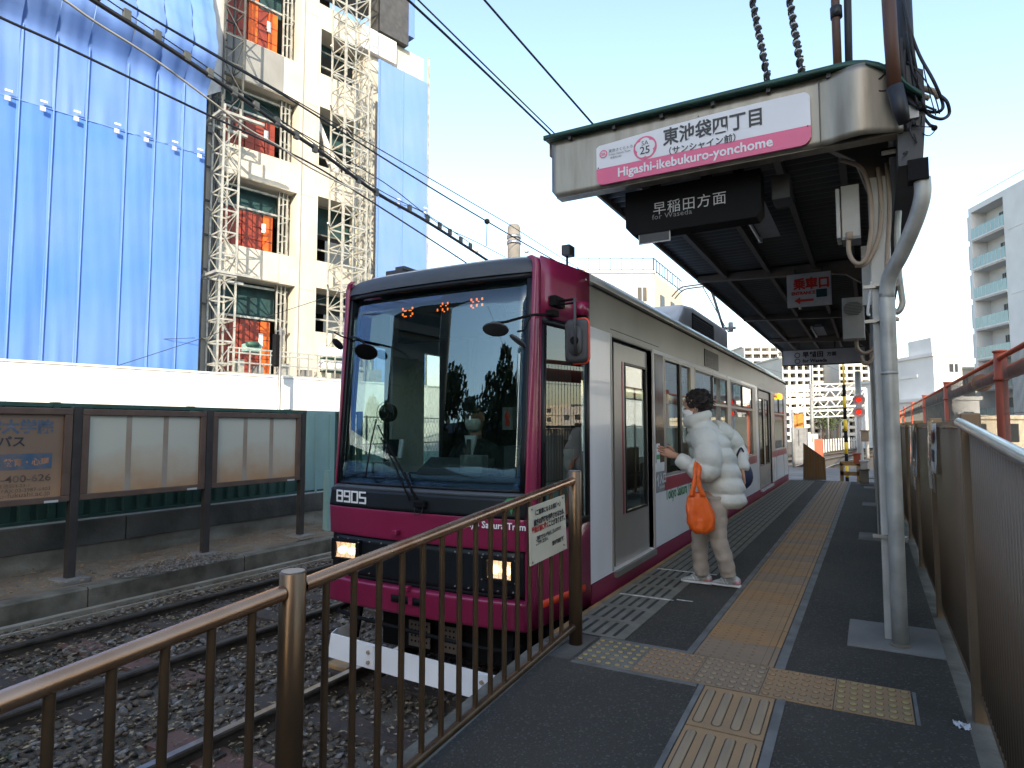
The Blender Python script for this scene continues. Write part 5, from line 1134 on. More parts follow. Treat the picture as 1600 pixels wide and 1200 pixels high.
q = p(943, 241); annulus(q.x, q.z, .022, .029, 'pink', sy - .003); text('SA', .027, (q.x, sy - .002, q.z - .010), ex, ez, 'pink', sg, align='CENTER', bold=.001, depth=.003)
st_('東京さくらトラム', .027, 951, 239, 'dark_grey', stretch=.95); st_('Tokyo Sakura Tram', .021, 951, 244, 'dark_grey', stretch=.95); st_('（都電荒川線）', .016, 951, 249, 'dark_grey', stretch=.95)
for u, v in ((935, 263), (1091, 182), (1262, 197), (1090, 262)): q = p(u, v); g = MB(); g.tube([(q.x, sy - .004, q.z), (q.x, sy + .001, q.z)], .005, 8); g.build('screw', 'dark_grey', sg)
# ---- dark hanging sign
ly = 4.42
t, a, c = gbox(977, 297, 1190, 345, ly, .16, 'hanging_sign', 'black_matte', 'black hanging sign reading for Waseda under the shelter front', 'sign')
zt_, zb2 = 3.02, 2.695; x0, x1 = a.x, c.x
bpy.data.objects.remove(t.children[0]); g = MB(); g.prism([(x0, ly, zt_), (x1, ly, zt_), (x1, ly, zb2 + .04), (x1 - .03, ly, zb2), (x0 + .05, ly, zb2), (x0, ly, zb2 + .06)][::-1], (0, .16, 0)); g.build('body', 'black_matte', t)
q = gy(1020, 335, ly); text('早稲田方面', .098, (q.x, ly - .001, q.z), ex, ez, 'light_grey', t, stretch=1.0, space=1.12, depth=.002)
q = gy(1019, 343, ly); text('for Waseda', .052, (q.x, ly - .001, q.z - .004), ex, ez, 'mid_grey', t, stretch=1.1, space=1.05, depth=.002)
for x in (x0 + .2, (x0 + x1) / 2 + .1, x1 - .15): g = MB(); g.box(x - .03, x + .03, ly + .04, ly + .12, zt_, 3.3); g.build('hanger', 'black_matte', t)
t, a, c = gbox(1000, 366, 1046, 372, ly + .02, .01, 'small_plate', 'mid_grey', 'small framed plate hanging below the black sign', 'plate')
g = MB(); g.box(a.x - .008, c.x + .008, ly + .012, ly + .019, c.z - .02, a.z + .02); o = g.build('rim', 'light_grey', t); g = MB(); g.box(a.x + .0, c.x, ly + .008, ly + .012, c.z - .012, a.z + .012); g.build('face', 'dark_grey', t)
t, a, c = gbox(1205, 275, 1235, 308, 4.55, .2, 'ceiling_speaker', 'dark_grey', 'dark loudspeaker under the roof right of the black sign', 'loudspeaker')
# ---- entrance sign
ey_ = 8.72
t, a, c = gbox(1229, 430, 1300, 475, ey_, .05, 'entrance_sign', 'light_grey', 'hanging white ENTRANCE sign with red characters and a left arrow', 'sign')
wd = c.x - a.x; hg = a.z - c.z
text('乗車口', hg * .36, (a.x + wd * .15, ey_ - .001, a.z - hg * .45), ex, ez, 'red', t, bold=.006, stretch=.92, depth=.002)
text('ENTRANCE', hg * .128, (a.x + wd * .10, ey_ - .001, a.z - hg * .64), ex, ez, 'red', t, bold=.003, stretch=1.0, depth=.002)
g = MB(); xa, za = a.x + wd * .16, a.z - hg * .82; g.prism([(xa, ey_ - .002, za), (xa + .07, ey_ - .002, za + .045), (xa + .07, ey_ - .002, za + .016), (xa + wd * .44, ey_ - .002, za + .016), (xa + wd * .44, ey_ - .002, za - .016), (xa + .07, ey_ - .002, za - .016), (xa + .07, ey_ - .002, za - .045)], (0, -.003, 0)); g.build('arrow', 'red', t)
g = MB(); g.box(a.x + wd * .66, a.x + wd * .90, ey_ - .004, ey_ - .001, c.z + hg * .24, c.z + hg * .48); g.build('picture', 'net', t)
g = MB(); g.bar((a.x + .1, ey_ + .02, a.z), (a.x + .1, ey_ + .02, 3.3), .02); g.bar((c.x - .1, ey_ + .02, a.z), (c.x - .1, ey_ + .02, 3.3), .02); g.build('hangers', 'dark_grey', t)
# ---- far Waseda sign
wy = 16.3
t, a, c = gbox(1223, 549, 1352, 568, wy, .12, 'waseda_sign', 'light_grey', 'long pale hanging sign for Waseda at the far end of the shelter', 'sign')
b0 = [o for o in t.children][0]; bpy.data.objects.remove(b0)
zt_, zb2 = gy(1222, 549, wy).z, gy(1222, 571, wy).z; g = MB(); g.box(a.x, c.x, wy, wy + .12, zb2, zt_); g.build('body', 'light_grey', t)
for bx in ((a.x - .02, c.x, zt_, zt_ + .02), (a.x - .02, c.x, zb2 - .02, zb2), (a.x - .02, a.x, zb2, zt_)): g = MB(); g.box(bx[0], bx[1], wy - .01, wy + .13, bx[2], bx[3]); g.build('frame', 'dark_grey', t)
h = zt_ - zb2
text('早稲田', h * .42, (gy(1254, 560, wy).x, wy - .001, zb2 + h * .52), ex, ez, 'ink', t, bold=.006, stretch=1.0, depth=.003, space=1.15); text('方面', h * .30, (gy(1292, 560, wy).x, wy - .001, zb2 + h * .55), ex, ez, 'ink', t, bold=.004, depth=.003)
text('for Waseda', h * .32, (gy(1254, 560, wy).x, wy - .001, zb2 + h * .14), ex, ez, 'ink', t, bold=.004, depth=.003)
for zz in (.66, .24):
    q = gy(1246, 560, wy); g = MB(); n = 24; z = zb2 + h * zz; g.add([(q.x + r_ * math.cos(2 * math.pi * k / n), wy - .003, z + r_ * math.sin(2 * math.pi * k / n)) for r_ in (.045, .062) for k in range(n)], [(k, (k + 1) % n, n + (k + 1) % n, n + k) for k in range(n)]); g.build('roundel', 'ink', t)
for x in (a.x + .35, c.x - .6): g = MB(); g.bar((x, wy + .06, zt_), (x, wy + .06, 3.35), .04); g.build('hanger', 'dark_grey', t)
# ================================================================ POLES & CABLE TANGLE
def pole(nm, pts, r, m, lab, y=None, cat='pole', n=16):
    t = thing(nm, pts[0], lab, cat); g = MB(); g.tube(pts, r, n); g.build('shaft', m, t); return t
t = pole('conduit_pole', [gy(1398, 138, 4.12), gy(1392, 60, 4.10), gy(1385, -60, 4.08)], [.036, .036, .036], 'pole_brown', 'thick reddish brown conduit rising over the right end of the fascia')
g = MB(); g.tube([gy(1413, 192, 4.13), gy(1407, 170, 4.12), gy(1398, 136, 4.12)], [.030, .040, .043], 16); g.build('black_sleeve', 'tape_black', t)
t = pole('conduit_pole', [gy(1310, 135, 5.2), gy(1306, 30, 5.2), gy(1303, -60, 5.2)], .030, 'pole_brown', 'thin brown conduit rising behind the shelter roof'); g = MB(); g.tube([gy(1307, 28, 5.2), gy(1306, 12, 5.2)], .042, 14); g.build('clamp', 'tape_black', t)
t = pole('cable_riser', [gy(1327, 135, 5.2), gy(1325, 30, 5.2), gy(1323, -60, 5.2)], .026, 'wire', 'black cable riser beside the thin brown conduit', cat='cable')
t = pole('cable_riser', [gy(1418, 108, 4.3), gy(1414, 60, 4.3), gy(1408, -60, 4.3)], .045, 'tape_black', 'black taped cable bundle next to the thick brown conduit', cat='cable')
for k, (a, b_, d) in enumerate((((1170, -30), (1203, 140), 'left of the two twisted cables descending to the roof'), ((1229, -30), (1256, 132), 'right of the two twisted cables descending to the roof'))):
    A_, B_ = gy(*a, 5.0), gy(*b_, 4.6); t = thing('twisted_cable', A_, d, 'cable'); g = MB(); g.tube([A_, B_], .014, 8); g.build('core', 'wire', t)
    dd = (B_ - A_); L = dd.length; d_ = dd.normalized(); x_ = d_.cross(Vector((0, 1, 0))).normalized(); y_2 = d_.cross(x_)
    g = MB(); g.tube([A_ + d_ * (L * i / 120) + (x_ * math.cos(i * .55) + y_2 * math.sin(i * .55)) * .022 for i in range(121)], .007, 6); g.build('winding', 'wire', t)
    for i in range(12): c = A_ + d_ * (L * (i + .5) / 12); g = MB(); g.tube([c - d_ * .006, c + d_ * .006], .026, 8); g.build('tie', 'light_grey', t)
tg = thing('cable_tangle', gy(1440, 160, 4.25), 'tangle of black cables looping out from the top right corner of the shelter', 'cables')
loops = [
 ([(1412, 0), (1420, 40), (1436, 85), (1458, 125), (1472, 158), (1471, 172), (1455, 175), (1430, 165), (1412, 150)], .012),
 ([(1418, 30), (1428, 90), (1436, 130), (1442, 160), (1450, 178), (1470, 186), (1483, 178), (1480, 160), (1470, 150)], .012),
 ([(1415, 50), (1422, 90), (1428, 130), (1433, 160), (1440, 178), (1455, 198)], .010),
 ([(1385, 100), (1362, 122), (1356, 138), (1368, 148), (1388, 152), (1405, 150)], .008),
 ([(1395, 106), (1375, 122), (1366, 134), (1374, 142), (1395, 140)], .006),
 ([(1410, 115), (1425, 150), (1445, 165), (1462, 172)], .009), ([(1412, 120), (1418, 150), (1425, 180), (1422, 205), (1432, 222), (1428, 208)], .006),
 ([(1425, 195), (1445, 198), (1462, 200), (1452, 212), (1440, 205), (1440, 180)], .004), ([(1398, 198), (1410, 203), (1425, 200), (1440, 196)], .004),
 ([(1418, 96), (1440, 118), (1460, 150), (1468, 178)], .005), ([(1440, 88), (1446, 120), (1455, 155), (1462, 180)], .004),
 ([(1408, 130), (1430, 150), (1448, 190), (1462, 198)], .010), ([(1405, 110), (1412, 170), (1418, 230), (1412, 240)], .008),
 ([(1412, 80), (1412, 120), (1420, 160), (1428, 196)], .016), ([(1406, 60), (1409, 110), (1415, 150), (1424, 175)], .018),
 ([(1425, 105), (1434, 120), (1428, 150), (1415, 165)], .005), ([(1420, 70), (1426, 110), (1440, 150), (1432, 170)], .006)]
for i, (P_, r_) in enumerate(loops):
    g = MB(); r2 = random.Random(i); g.tube(smoothpts([gy(u, v, 4.2 + .06 * r2.random() - .04 * (j % 2)) for j, (u, v) in enumerate(P_)], 5), r_ * .75, 8); g.build('cable', 'wire', tg)
g = MB(); g.tube(smoothpts([gy(1418, 137, 4.3), gy(1440, 138, 4.3), gy(1460, 144, 4.3), gy(1468, 152, 4.3)], 4), .017, 12); g.build('grey_hose', 'conduit', tg)
g = MB(); g.tube(smoothpts([gy(1418, 147, 4.28), gy(1435, 148, 4.28), gy(1452, 154, 4.28)], 4), .015, 12); g.build('grey_hose', 'conduit', tg)
g = MB(); g.ball(gy(1460, 200, 4.2), .016); g.build('plug', 'black_matte', tg)
# ================================================================ LITTER
for (u, v, s) in ((1497, 1133, 1.0), (1507, 1137, 1.3)):
    p_ = gz(u, v, rz(3.3) + .003); b = MB(); r2 = random.Random(u)
    b.grid(lambda a, c: (p_.x + (a - .5) * .035 * s, p_.y + (c - .5) * .05 * s, p_.z + .006 + .010 * math.sin(a * 9 + u) * math.cos(c * 8)), 6, 6); tag(b.build('crumpled_paper', 'white_sign', solid=.001), ('smaller' if s == 1 else 'larger') + ' scrap of crumpled white paper near the slatted fence', 'litter')
# ================================================================ PERSON
F0 = gz(1112, 917); hv = Vector((_f.x, _f.y, 0)).normalized()
def pp(u, v, d=0.): return gp(u, v, F0 + hv * d, hv)
per = thing('person', (F0.x, F0.y, 0), 'person in white puffer jacket and beige trousers carrying an orange bag at the tram side', 'person')
def tubeof(P, R, n=14): b = MB(); b.tube(P, R, n); return b
# skeleton body (one continuous skin surface)
def skin_body(chain, edges, radii, name, m, parent, sub=2, extra=None):
    me = bpy.data.meshes.new(name); org = ORG[parent.name]
    me.from_pydata([tuple(Vector(c) - org) for c in chain], edges, []); o = bpy.data.objects.new('tmp', me); COL.objects.link(o)
    o.modifiers.new('skin', 'SKIN'); lay = me.skin_vertices[0].data if me.skin_vertices else None
    if lay is None: bpy.context.view_layer.objects.active = o; lay = me.skin_vertices[0].data
    for i, r_ in enumerate(radii): lay[i].radius = (r_, r_) if not isinstance(r_, tuple) else r_
    lay[0].use_root = True
    s_ = o.modifiers.new('s', 'SUBSURF'); s_.levels = sub; s_.render_levels = sub
    dg = bpy.context.evaluated_depsgraph_get(); m2 = bpy.data.meshes.new_from_object(o.evaluated_get(dg)); bpy.data.objects.remove(o)
    if extra is not None:
        bm = bmesh.new(); bm.from_mesh(m2); e = extra.mesh('x', org); bm.from_mesh(e); bm.to_mesh(m2); bm.free()
    m2.polygons.foreach_set('use_smooth', np.ones(len(m2.polygons), dtype=bool)); m2.materials.clear(); m2.name = name
    return link(m2, name, m, parent)
hip = pp(1122, 778); chest = pp(1108, 700, .03); neck = pp(1094, 655, .03); hd_ = pp(1088, 632, .03)
shN = pp(1098, 682, -.14); elN = pp(1106, 733, -.20); wrN = pp(1062, 716, -.14); shF = pp(1116, 676, .18); elF = pp(1150, 712, .24); wrF = pp(1160, 735, .10)
hN = pp(1112, 785, -.08); kN = pp(1122, 842, -.12); aN = pp(1140, 895, -.10); hF = pp(1108, 785, .08); kF = pp(1092, 848, .06); aF = pp(1093, 893, .06)
ch = [hip, chest, neck, hd_, shN, elN, wrN, shF, elF, wrF, hN, kN, aN, hF, kF, aF]
ed = [(0, 1), (1, 2), (2, 3), (1, 4), (4, 5), (5, 6), (1, 7), (7, 8), (8, 9), (0, 10), (10, 11), (11, 12), (0, 13), (13, 14), (14, 15)]
ra = [.085, .095, .05, .06, .05, .038, .024, .05, .038, .024, .08, .052, .035, .08, .052, .035]
hx = MB(); lk = (pp(1060, 640, .03) - pp(1090, 638, .03) + hv * .06).normalized(); lk.z -= .12
hh = head_mesh(pp(1087, 636, .03), .98, lk); hx.v, hx.f, hx.sm = hh.v, hh.f, hh.sm
# near hand reaching for the tram: palm and five fingers
def hand(b, w, dir_, spread, palmn, s=1.):
    d = Vector(dir_).normalized(); sd = Vector(spread).normalized(); pn = Vector(palmn).normalized()
    b.loft([[w + d * t * s + sd * math.cos(a) * rx * s + pn * math.sin(a) * ry * s for a in [2 * math.pi * k / 12 for k in range(12)]] for t, rx, ry in ((-.03, .024, .019), (0, .028, .019), (.03, .038, .018), (.065, .040, .015), (.085, .034, .011))])
    for k, L in enumerate((.068, .078, .072, .055)):
        o_ = w + d * .075 * s + sd * (k - 1.5) * -.019 * s; b.tube([o_ - d * .01, o_ + d * L * .4 * s, o_ + d * L * .75 * s + pn * .012 * s, o_ + d * L * .95 * s + pn * .028 * s], [.0095 * s, .0092 * s, .0082 * s, .006 * s], 10)
    o_ = w + d * .015 * s + sd * .03 * s; b.tube([o_ - d * .01, o_ + d * .028 * s + sd * .022 * s + pn * .01 * s, o_ + d * .055 * s + sd * .026 * s + pn * .022 * s], [.013 * s, .010 * s, .007 * s], 10)
wr = pp(1054, 711, -.13); fd = (pp(1036, 705, -.10) - wr); hand(hx, wr, fd, (0, 0, 1), -hv, 1.0)
wr2 = pp(1160, 738, .08); hand(hx, wr2, Vector((0, 0, -1)) + _r * .1, hv, -_r, .9)
skin_body(ch, ed, ra, 'body', 'skin', per, 2, hx)
# jacket: puffed torso + sleeves, remeshed into one shell
def lerp(a, b, t): return a + (b - a) * t
jb = MB()
ctr = [(1131, 792), (1131, 782), (1128, 765), (1124, 748), (1118, 728), (1112, 706), (1106, 690), (1102, 676), (1098, 666), (1094, 657), (1091, 648)]
rd = [.135, .165, .172, .17, .166, .162, .160, .140, .110, .085, .078]; rb = [.18, .215, .225, .225, .225, .225, .22, .19, .13, .085, .078]
C2 = smoothpts([pp(u, v, .02) for u, v in ctr], 5); RR = []; 
for i in range(len(ctr) - 1):
    for k in range(5): RR.append((lerp(rd[i], rd[i + 1], k / 5), lerp(rb[i], rb[i + 1], k / 5)))
RR.append((rd[-1], rb[-1])); rings = []
z0_, z1_ = C2[0].z, C2[-1].z
for i, c in enumerate(C2):
    t = (c.z - z0_) / (z1_ - z0_); puff = .026 * (abs(math.sin(math.pi * (t * 6.2 + .02))) ** .42) - .014
    if t > .80: puff *= .6
    rings.append([c + _r * math.cos(a) * (RR[i][0] + puff + .006 * math.sin(a * 5 + i)) + hv * math.sin(a) * (RR[i][1] + puff) for a in [2 * math.pi * k / 36 for k in range(36)]])
jb.loft(rings)
def sleeve(P, R, n, npf):
    Q = smoothpts(P, 8); rr2 = []
    for i in range(len(Q)):
        t = i / (len(Q) - 1); s = t * (len(R) - 1); k = min(int(s), len(R) - 2); r_ = lerp(R[k], R[k + 1], s - k); rr2.append(r_ + .015 * (abs(math.sin(math.pi * t * npf)) ** .6) - .006)
    jb.tube(Q, rr2, 24)
sleeve([pp(1098, 678, -.10), pp(1104, 700, -.18), pp(1108, 728, -.21), pp(1096, 738, -.19), pp(1078, 728, -.17), pp(1058, 715, -.14)], [.10, .105, .095, .088, .072, .058, .045], 24, 5)
sleeve([pp(1112, 672, .14), pp(1135, 682, .22), pp(1152, 702, .24), pp(1158, 722, .16), pp(1160, 736, .09)], [.095, .09, .075, .06, .048], 24, 4)
# collar
col = [pp(1090, 662, .03), pp(1089, 650, .03), pp(1088, 641, .03)]
jb.loft([[c + _r * math.cos(a) * r_ + hv * math.sin(a) * r_ * 1.05 - Vector((0, 0, .03 * -math.cos(a))) for a in [2 * math.pi * k / 28 for k in range(28)]] for c, r_ in zip([col[0], lerp(col[0], col[1], .5), col[1], lerp(col[1], col[2], .6)], (.105, .118, .118, .105))])
jo = jb.build('jacket', 'jacket', per); rm = jo.modifiers.new('r', 'REMESH'); rm.mode = 'VOXEL'; rm.voxel_size = .009; rm.use_smooth_shade = True
sm_ = jo.modifiers.new('sm', 'SMOOTH'); sm_.iterations = 3; sm_.factor = .5
tx = bpy.data.textures.new('wrinkle', 'CLOUDS'); tx.noise_scale = .07; tx.noise_depth = 2
dm = jo.modifiers.new('w', 'DISPLACE'); dm.texture = tx; dm.strength = .010; dm.texture_coords = 'LOCAL'; dm.mid_level = .5
# trousers
def leg(P, R):
    b = MB(); Q = smoothpts(P, 6); rr2 = [lerp(R[min(int(i / 6), len(R) - 1)], R[min(int(i / 6) + 1, len(R) - 1)], (i % 6) / 6) + .004 * math.sin(i * 1.9) for i in range(len(Q))]; b.tube(Q, rr2, 20); return b
tb = MB()
for P, R in (([pp(1116, 776, -.08), pp(1118, 808, -.10), pp(1122, 842, -.12), pp(1132, 872, -.12), pp(1138, 900, -.10)], [.105, .095, .072, .066, .062]), ([pp(1112, 776, .07), pp(1100, 808, .07), pp(1094, 845, .06), pp(1094, 872, .06), pp(1097, 898, .06)], [.105, .092, .070, .064, .062])):
    q = leg(P, R); tb.add(q.v, q.f, True)
tb.ball(pp(1116, 778, 0), .13, (1, 1.1, .8))
to = tb.build('trousers', 'trousers', per); rm = to.modifiers.new('r', 'REMESH'); rm.mode = 'VOXEL'; rm.voxel_size = .011; rm.use_smooth_shade = True
sm_ = to.modifiers.new('sm', 'SMOOTH'); sm_.iterations = 3; tx2 = bpy.data.textures.new('crease', 'CLOUDS'); tx2.noise_scale = .05
dm = to.modifiers.new('w', 'DISPLACE'); dm.texture = tx2; dm.strength = .010; dm.texture_coords = 'LOCAL'
# shoes
def shoe(heel, toe, nm):
    d = (toe - heel); d.z = 0; L = d.length; d.normalize(); s = Vector((-d.y, d.x, 0)); h = Vector((heel.x, heel.y, 0))
    prof = [(0, .030, .075), (.03, .036, .092), (.08, .037, .095), (.13, .040, .080), (.17, .044, .060), (.21, .044, .047), (.245, .034, .036), (.262, .018, .028)]
    sc = L / .262
    def ring(t, w_, z0, z1): return [h + d * t * sc + s * math.cos(a) * w_ + Vector((0, 0, z0 + (z1 - z0) * (.5 + .5 * math.sin(a)))) for a in [2 * math.pi * k / 16 for k in range(16)]]
    b = MB(); b.loft([ring(t, w_, .015, z) for t, w_, z in prof]); o = b.build('shoe', 'shoe', per)
    b = MB(); b.loft([ring(t - (.006 if t == 0 else -.004 if t > .25 else 0), w_ + .005, .0, .026) for t, w_, z in prof]); b.build('sole', 'shoe_sole', o)
    b = MB(); b.loft([ring(t, w_ + .003, .024, z2) for t, w_, z2 in ((-.003, .028, .062), (.02, .036, .066), (.055, .037, .05))]); b.build('heel_patch', 'shoe_pink', o)
    for k, sd2 in enumerate((-1, 1)):
        b = MB(); zz = lambda t: .03 + t; b.tube([h + d * .10 * sc + s * sd2 * .043 + Vector((0, 0, .03)), h + d * .13 * sc + s * sd2 * .040 + Vector((0, 0, .075))], .003, 6); b.tube([h + d * .13 * sc + s * sd2 * .044 + Vector((0, 0, .03)), h + d * .155 * sc + s * sd2 * .040 + Vector((0, 0, .066))], .003, 6); b.tube([h + d * .09 * sc + s * sd2 * .042 + Vector((0, 0, .045)), h + d * .19 * sc + s * sd2 * .044 + Vector((0, 0, .035))], .003, 6); b.build('stripe', 'white', o)
    for k in range(4): b = MB(); c = h + d * (.125 + k * .017) * sc + Vector((0, 0, .088 - k * .009)); b.tube([c - s * .02, c + s * .02], .003, 6); b.build('lace', 'white', o)
gzz = lambda u, v: gz(u, v)
shoe(gz(1156, 919), gz(1113, 913), 'n'); shoe(gz(1111, 914), gz(1066, 908), 'f')
# hair: cap mesh with tufts
hc = pp(1090, 630, .03); b = MB()
up_ = Vector((0, 0, 1)); bk = -Vector((lk.x, lk.y, 0)).normalized(); sd3 = bk.cross(up_)
b.ball(hc + bk * .010 + up_ * .016, .113, (1.0, 1.0, .98), 12); r2 = random.Random(5)
b.ball(hc + bk * .045 - up_ * .05, .075, (1, 1, 1), 10)
ho = b.build('hair', 'hair', per); rm = ho.modifiers.new('r', 'REMESH'); rm.mode = 'VOXEL'; rm.voxel_size = .009; rm.use_smooth_shade = True
tx3 = bpy.data.textures.new('hairn', 'CLOUDS'); tx3.noise_scale = .03; tx3.noise_depth = 3; dm = ho.modifiers.new('w', 'DISPLACE'); dm.texture = tx3; dm.strength = .05; dm.mid_level = .55; dm.texture_coords = 'LOCAL'
# cut hair away from the face by keeping it back: tufts
b = MB()
for k in range(420):
    th = r2.uniform(0, 6.28); ph = r2.uniform(.05, 1.9); n_v = (bk * math.cos(th) * math.sin(ph) + sd3 * math.sin(th) * math.sin(ph) + up_ * math.cos(ph))
    if n_v.dot(bk) < -.35 and ph > 1.0: continue
    o_ = hc + bk * .015 + up_ * .01 + n_v * .100; L = r2.uniform(.02, .04); tdir = (n_v * .7 - up_ * .5 + Vector((r2.uniform(-.6, .6), r2.uniform(-.6, .6), r2.uniform(-.4, .4)))).normalized()
    b.tube([o_ - n_v * .01, o_ + tdir * L * .5, o_ + tdir * L - up_ * .006], [.004, .003, .0006], 4, False)
tf = b.build('hair_strands', 'hair', per); tf['kind'] = 'stuff'
# mask and ear loop
fwd = -bk; mc = pp(1087, 636, .03) - up_ * .045; b = MB(); rings = []
for z, rx, ry in ((-.065, .04, .05), (-.045, .062, .085), (-.01, .07, .108), (.022, .062, .110)): rings.append([mc + sd3 * math.sin(a) * rx + fwd * (math.cos(a) * ry + .002) + up_ * z for a in [math.radians(-80 + 160 * k / 12) for k in range(13)]])
b.add([tuple(p_) for r_ in rings for p_ in r_], [(j * 13 + i, j * 13 + i + 1, (j + 1) * 13 + i + 1, (j + 1) * 13 + i) for j in range(3) for i in range(12)], True); b.build('mask', 'white', per, solid=.003)
b = MB(); b.tube(smoothpts([mc + sd3 * .069 + fwd * .02 + up_ * .01, mc + sd3 * .082 - fwd * .01 + up_ * .045, mc + sd3 * .08 - fwd * .02 + up_ * .01, mc + sd3 * .069 + fwd * .02 - up_ * .02]), .0015, 6); b.tube(smoothpts([mc - sd3 * .069 + fwd * .02 + up_ * .01, mc - sd3 * .082 - fwd * .01 + up_ * .045, mc - sd3 * .08 - fwd * .02 + up_ * .01, mc - sd3 * .069 + fwd * .02 - up_ * .02]), .0015, 6); b.build('ear_loop', 'white', per)['kind'] = 'stuff'
# orange bag
bgt = thing('shopping_bag', pp(1096, 832, -.26), 'orange plastic carrier bag hanging from the forearm of the person in white', 'bag')
b = MB(); N_ = 28; rings = []
for v, w_, dd in ((768, .055, .025), (775, .075, .035), (790, .098, .045), (805, .112, .055), (817, .112, .06), (826, .095, .055), (832, .06, .035), (834, .02, .012)):
    u = {768: 1088, 775: 1089, 790: 1092, 805: 1095, 817: 1096, 826: 1096, 832: 1096, 834: 1096}[v]; c = pp(u, v, -.27)
    rings.append([c + _r * math.copysign(abs(math.cos(a)) ** .7, math.cos(a)) * w_ * (1 + .05 * math.sin(3 * a + v)) + hv * math.sin(a) * dd * .75 * (1 + .22 * math.sin(9 * a + v * .05)) + up_ * (.008 * math.sin(4 * a)) for a in [2 * math.pi * k / N_ for k in range(N_)]])
b.loft(rings); bo = b.build('sack', 'bag_orange', bgt, sub=1)
tx4 = bpy.data.textures.new('bagn', 'CLOUDS'); tx4.noise_scale = .04; tx4.noise_depth = 3; dm = bo.modifiers.new('w', 'DISPLACE'); dm.texture = tx4; dm.strength = .034; dm.texture_coords = 'LOCAL'
for du, u1 in ((-2, 1080), (5, 1099)):
    for dz in (-.30, -.24):
        P = smoothpts([pp(u1, 776, dz), pp(1087 + du * .8, 752, dz), pp(1088 + du, 732, dz + .02), pp(1090 + du * .5, 717, -.19)], 5); b = MB(); q = []
        b.loft([[c + _r * x * w_ + hv * y * .004 for x, y in ((-1, -1), (1, -1), (1, 1), (-1, 1))] for c, w_ in zip(P, [.022 - .012 * i / len(P) for i in range(len(P))])]); b.build('handle', 'bag_orange', bgt, solid=.0)
# navy bag
nb2 = thing('shoulder_bag', pp(1158, 765, .16), 'dark navy bag held behind the white jacket on the far side', 'bag')
b = MB(); rings = []
for v, w_, dd, u in ((712, .03, .05, 1154), (722, .075, .09, 1155), (738, .105, .12, 1157), (752, .11, .12, 1156), (762, .08, .09, 1154), (768, .03, .04, 1152)):
    c = pp(u, v, .19); rings.append([c + _r * math.cos(a) * w_ + hv * math.sin(a) * dd for a in [2 * math.pi * k / 20 for k in range(20)]])
b.loft(rings); b.build('sack', 'bag_navy', nb2, sub=1)
b = MB(); b.tube(smoothpts([pp(1150, 716, .14), pp(1158, 700, .12), pp(1166, 720, .2)]), .008, 8); b.build('strap', 'bag_navy', nb2)
# ================================================================ CONSTRUCTION SITE (left)
FN = Vector((.973, -.232, 0)); FD = Vector((.232, .973, 0)); F0c = Vector((-15.5, 11.9, 0))
def fa(u, v, d=0.):       # measured point on the facade plane (moved d metres towards the track) -> (s, z)
    p_ = gp(u, v, F0c + FN * d, FN); return (p_ - F0c).dot(FD), p_.z
fl = lambda s, b_, c: tuple(F0c + FD * s - FN * b_ + Vector((0, 0, c)))     # b_ = depth into the building
def fmb(): return MB(fl)
bld = thing('building_under_construction', F0c, 'raw concrete frame of a building under construction behind the white hoarding', 'building')
sA0, sA1, sA2 = fa(375, 300)[0], fa(438, 300)[0], fa(462, 300)[0]
sB0, sB1 = fa(497, 300)[0], fa(530, 300)[0]; sB2 = fa(572, 300)[0]
zv = lambda v, u=375: fa(u, v)[1]
opA = [(zv(495 + 92), zv(432)), (zv(384), zv(276)), (zv(228), zv(123)), (zv(57), zv(-70)), (zv(-120), zv(-230))]
zvb = lambda v: fa(510, v)[1]
opB = [(zvb(520), zvb(452)), (zvb(410), zvb(310)), (zvb(262), zvb(170)), (zvb(118), zvb(48)), (zvb(-20), zvb(-120))]
s_l = fa(300, 300)[0] - 9; s_r = fa(590, 90)[0]
TOPZ = 26
holes = [(sA0 - .5, sA1 + .55, a, b_) for a, b_ in opA] + [(sB0, sB1 + .9, a, b_) for a, b_ in opB] + [(sB2 + .1, s_r - .1, zvb(-30), zvb(-120))]
g = fmb(); holed(g, sA0 - 2.2, fa(660, 300)[0], -.5, fa(587, 52)[1], holes, 0, .75); g.build('facade_wall', 'concrete_pale', bld)
for i, (a, b_) in enumerate(opA[:-1]):
    # recessed grey spandrel faces between openings, proud dark slab edges and soffits
    top = opA[i + 1][0]
    g = fmb(); g.box(sA0 - .5, sA1 + .0, -.02, .03, b_ + .02, top - .02); g.build('spandrel', 'concrete_grey' if i == 2 else 'concrete_pale', bld)
g = fmb(); g.box(sA1 + .70, sB0 - .1, -.015, .05, -.4, TOPZ - 2); g.build('pilaster', 'concrete_pale', bld)
for i in range(6):
    z = zvb(410) - 1.0 + (i - 1) * 2.95
    g = fmb(); g.box(sA1 + .70, sB0 - .1, -.019, -.014, z, z + .018); g.build('joint', 'concrete_grey', bld)
g = fmb(); g.box(sA1 + .66, sA1 + .685, -.02, .01, -.4, TOPZ - 2); g.build('joint', 'concrete_grey', bld)
# room behind
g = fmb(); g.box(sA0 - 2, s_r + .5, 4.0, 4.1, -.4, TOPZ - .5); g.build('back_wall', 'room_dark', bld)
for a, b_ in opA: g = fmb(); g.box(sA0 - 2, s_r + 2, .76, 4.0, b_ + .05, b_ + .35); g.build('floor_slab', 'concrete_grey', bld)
g = fmb(); g.box(sA0 - 2.2, sA0 - 1.9, 0, 4.1, -.4, TOPZ); g.box(fa(655, 300)[0], fa(660, 300)[0], .76, 9, -.4, TOPZ - 12); g.build('side_wall', 'concrete_pale', bld)
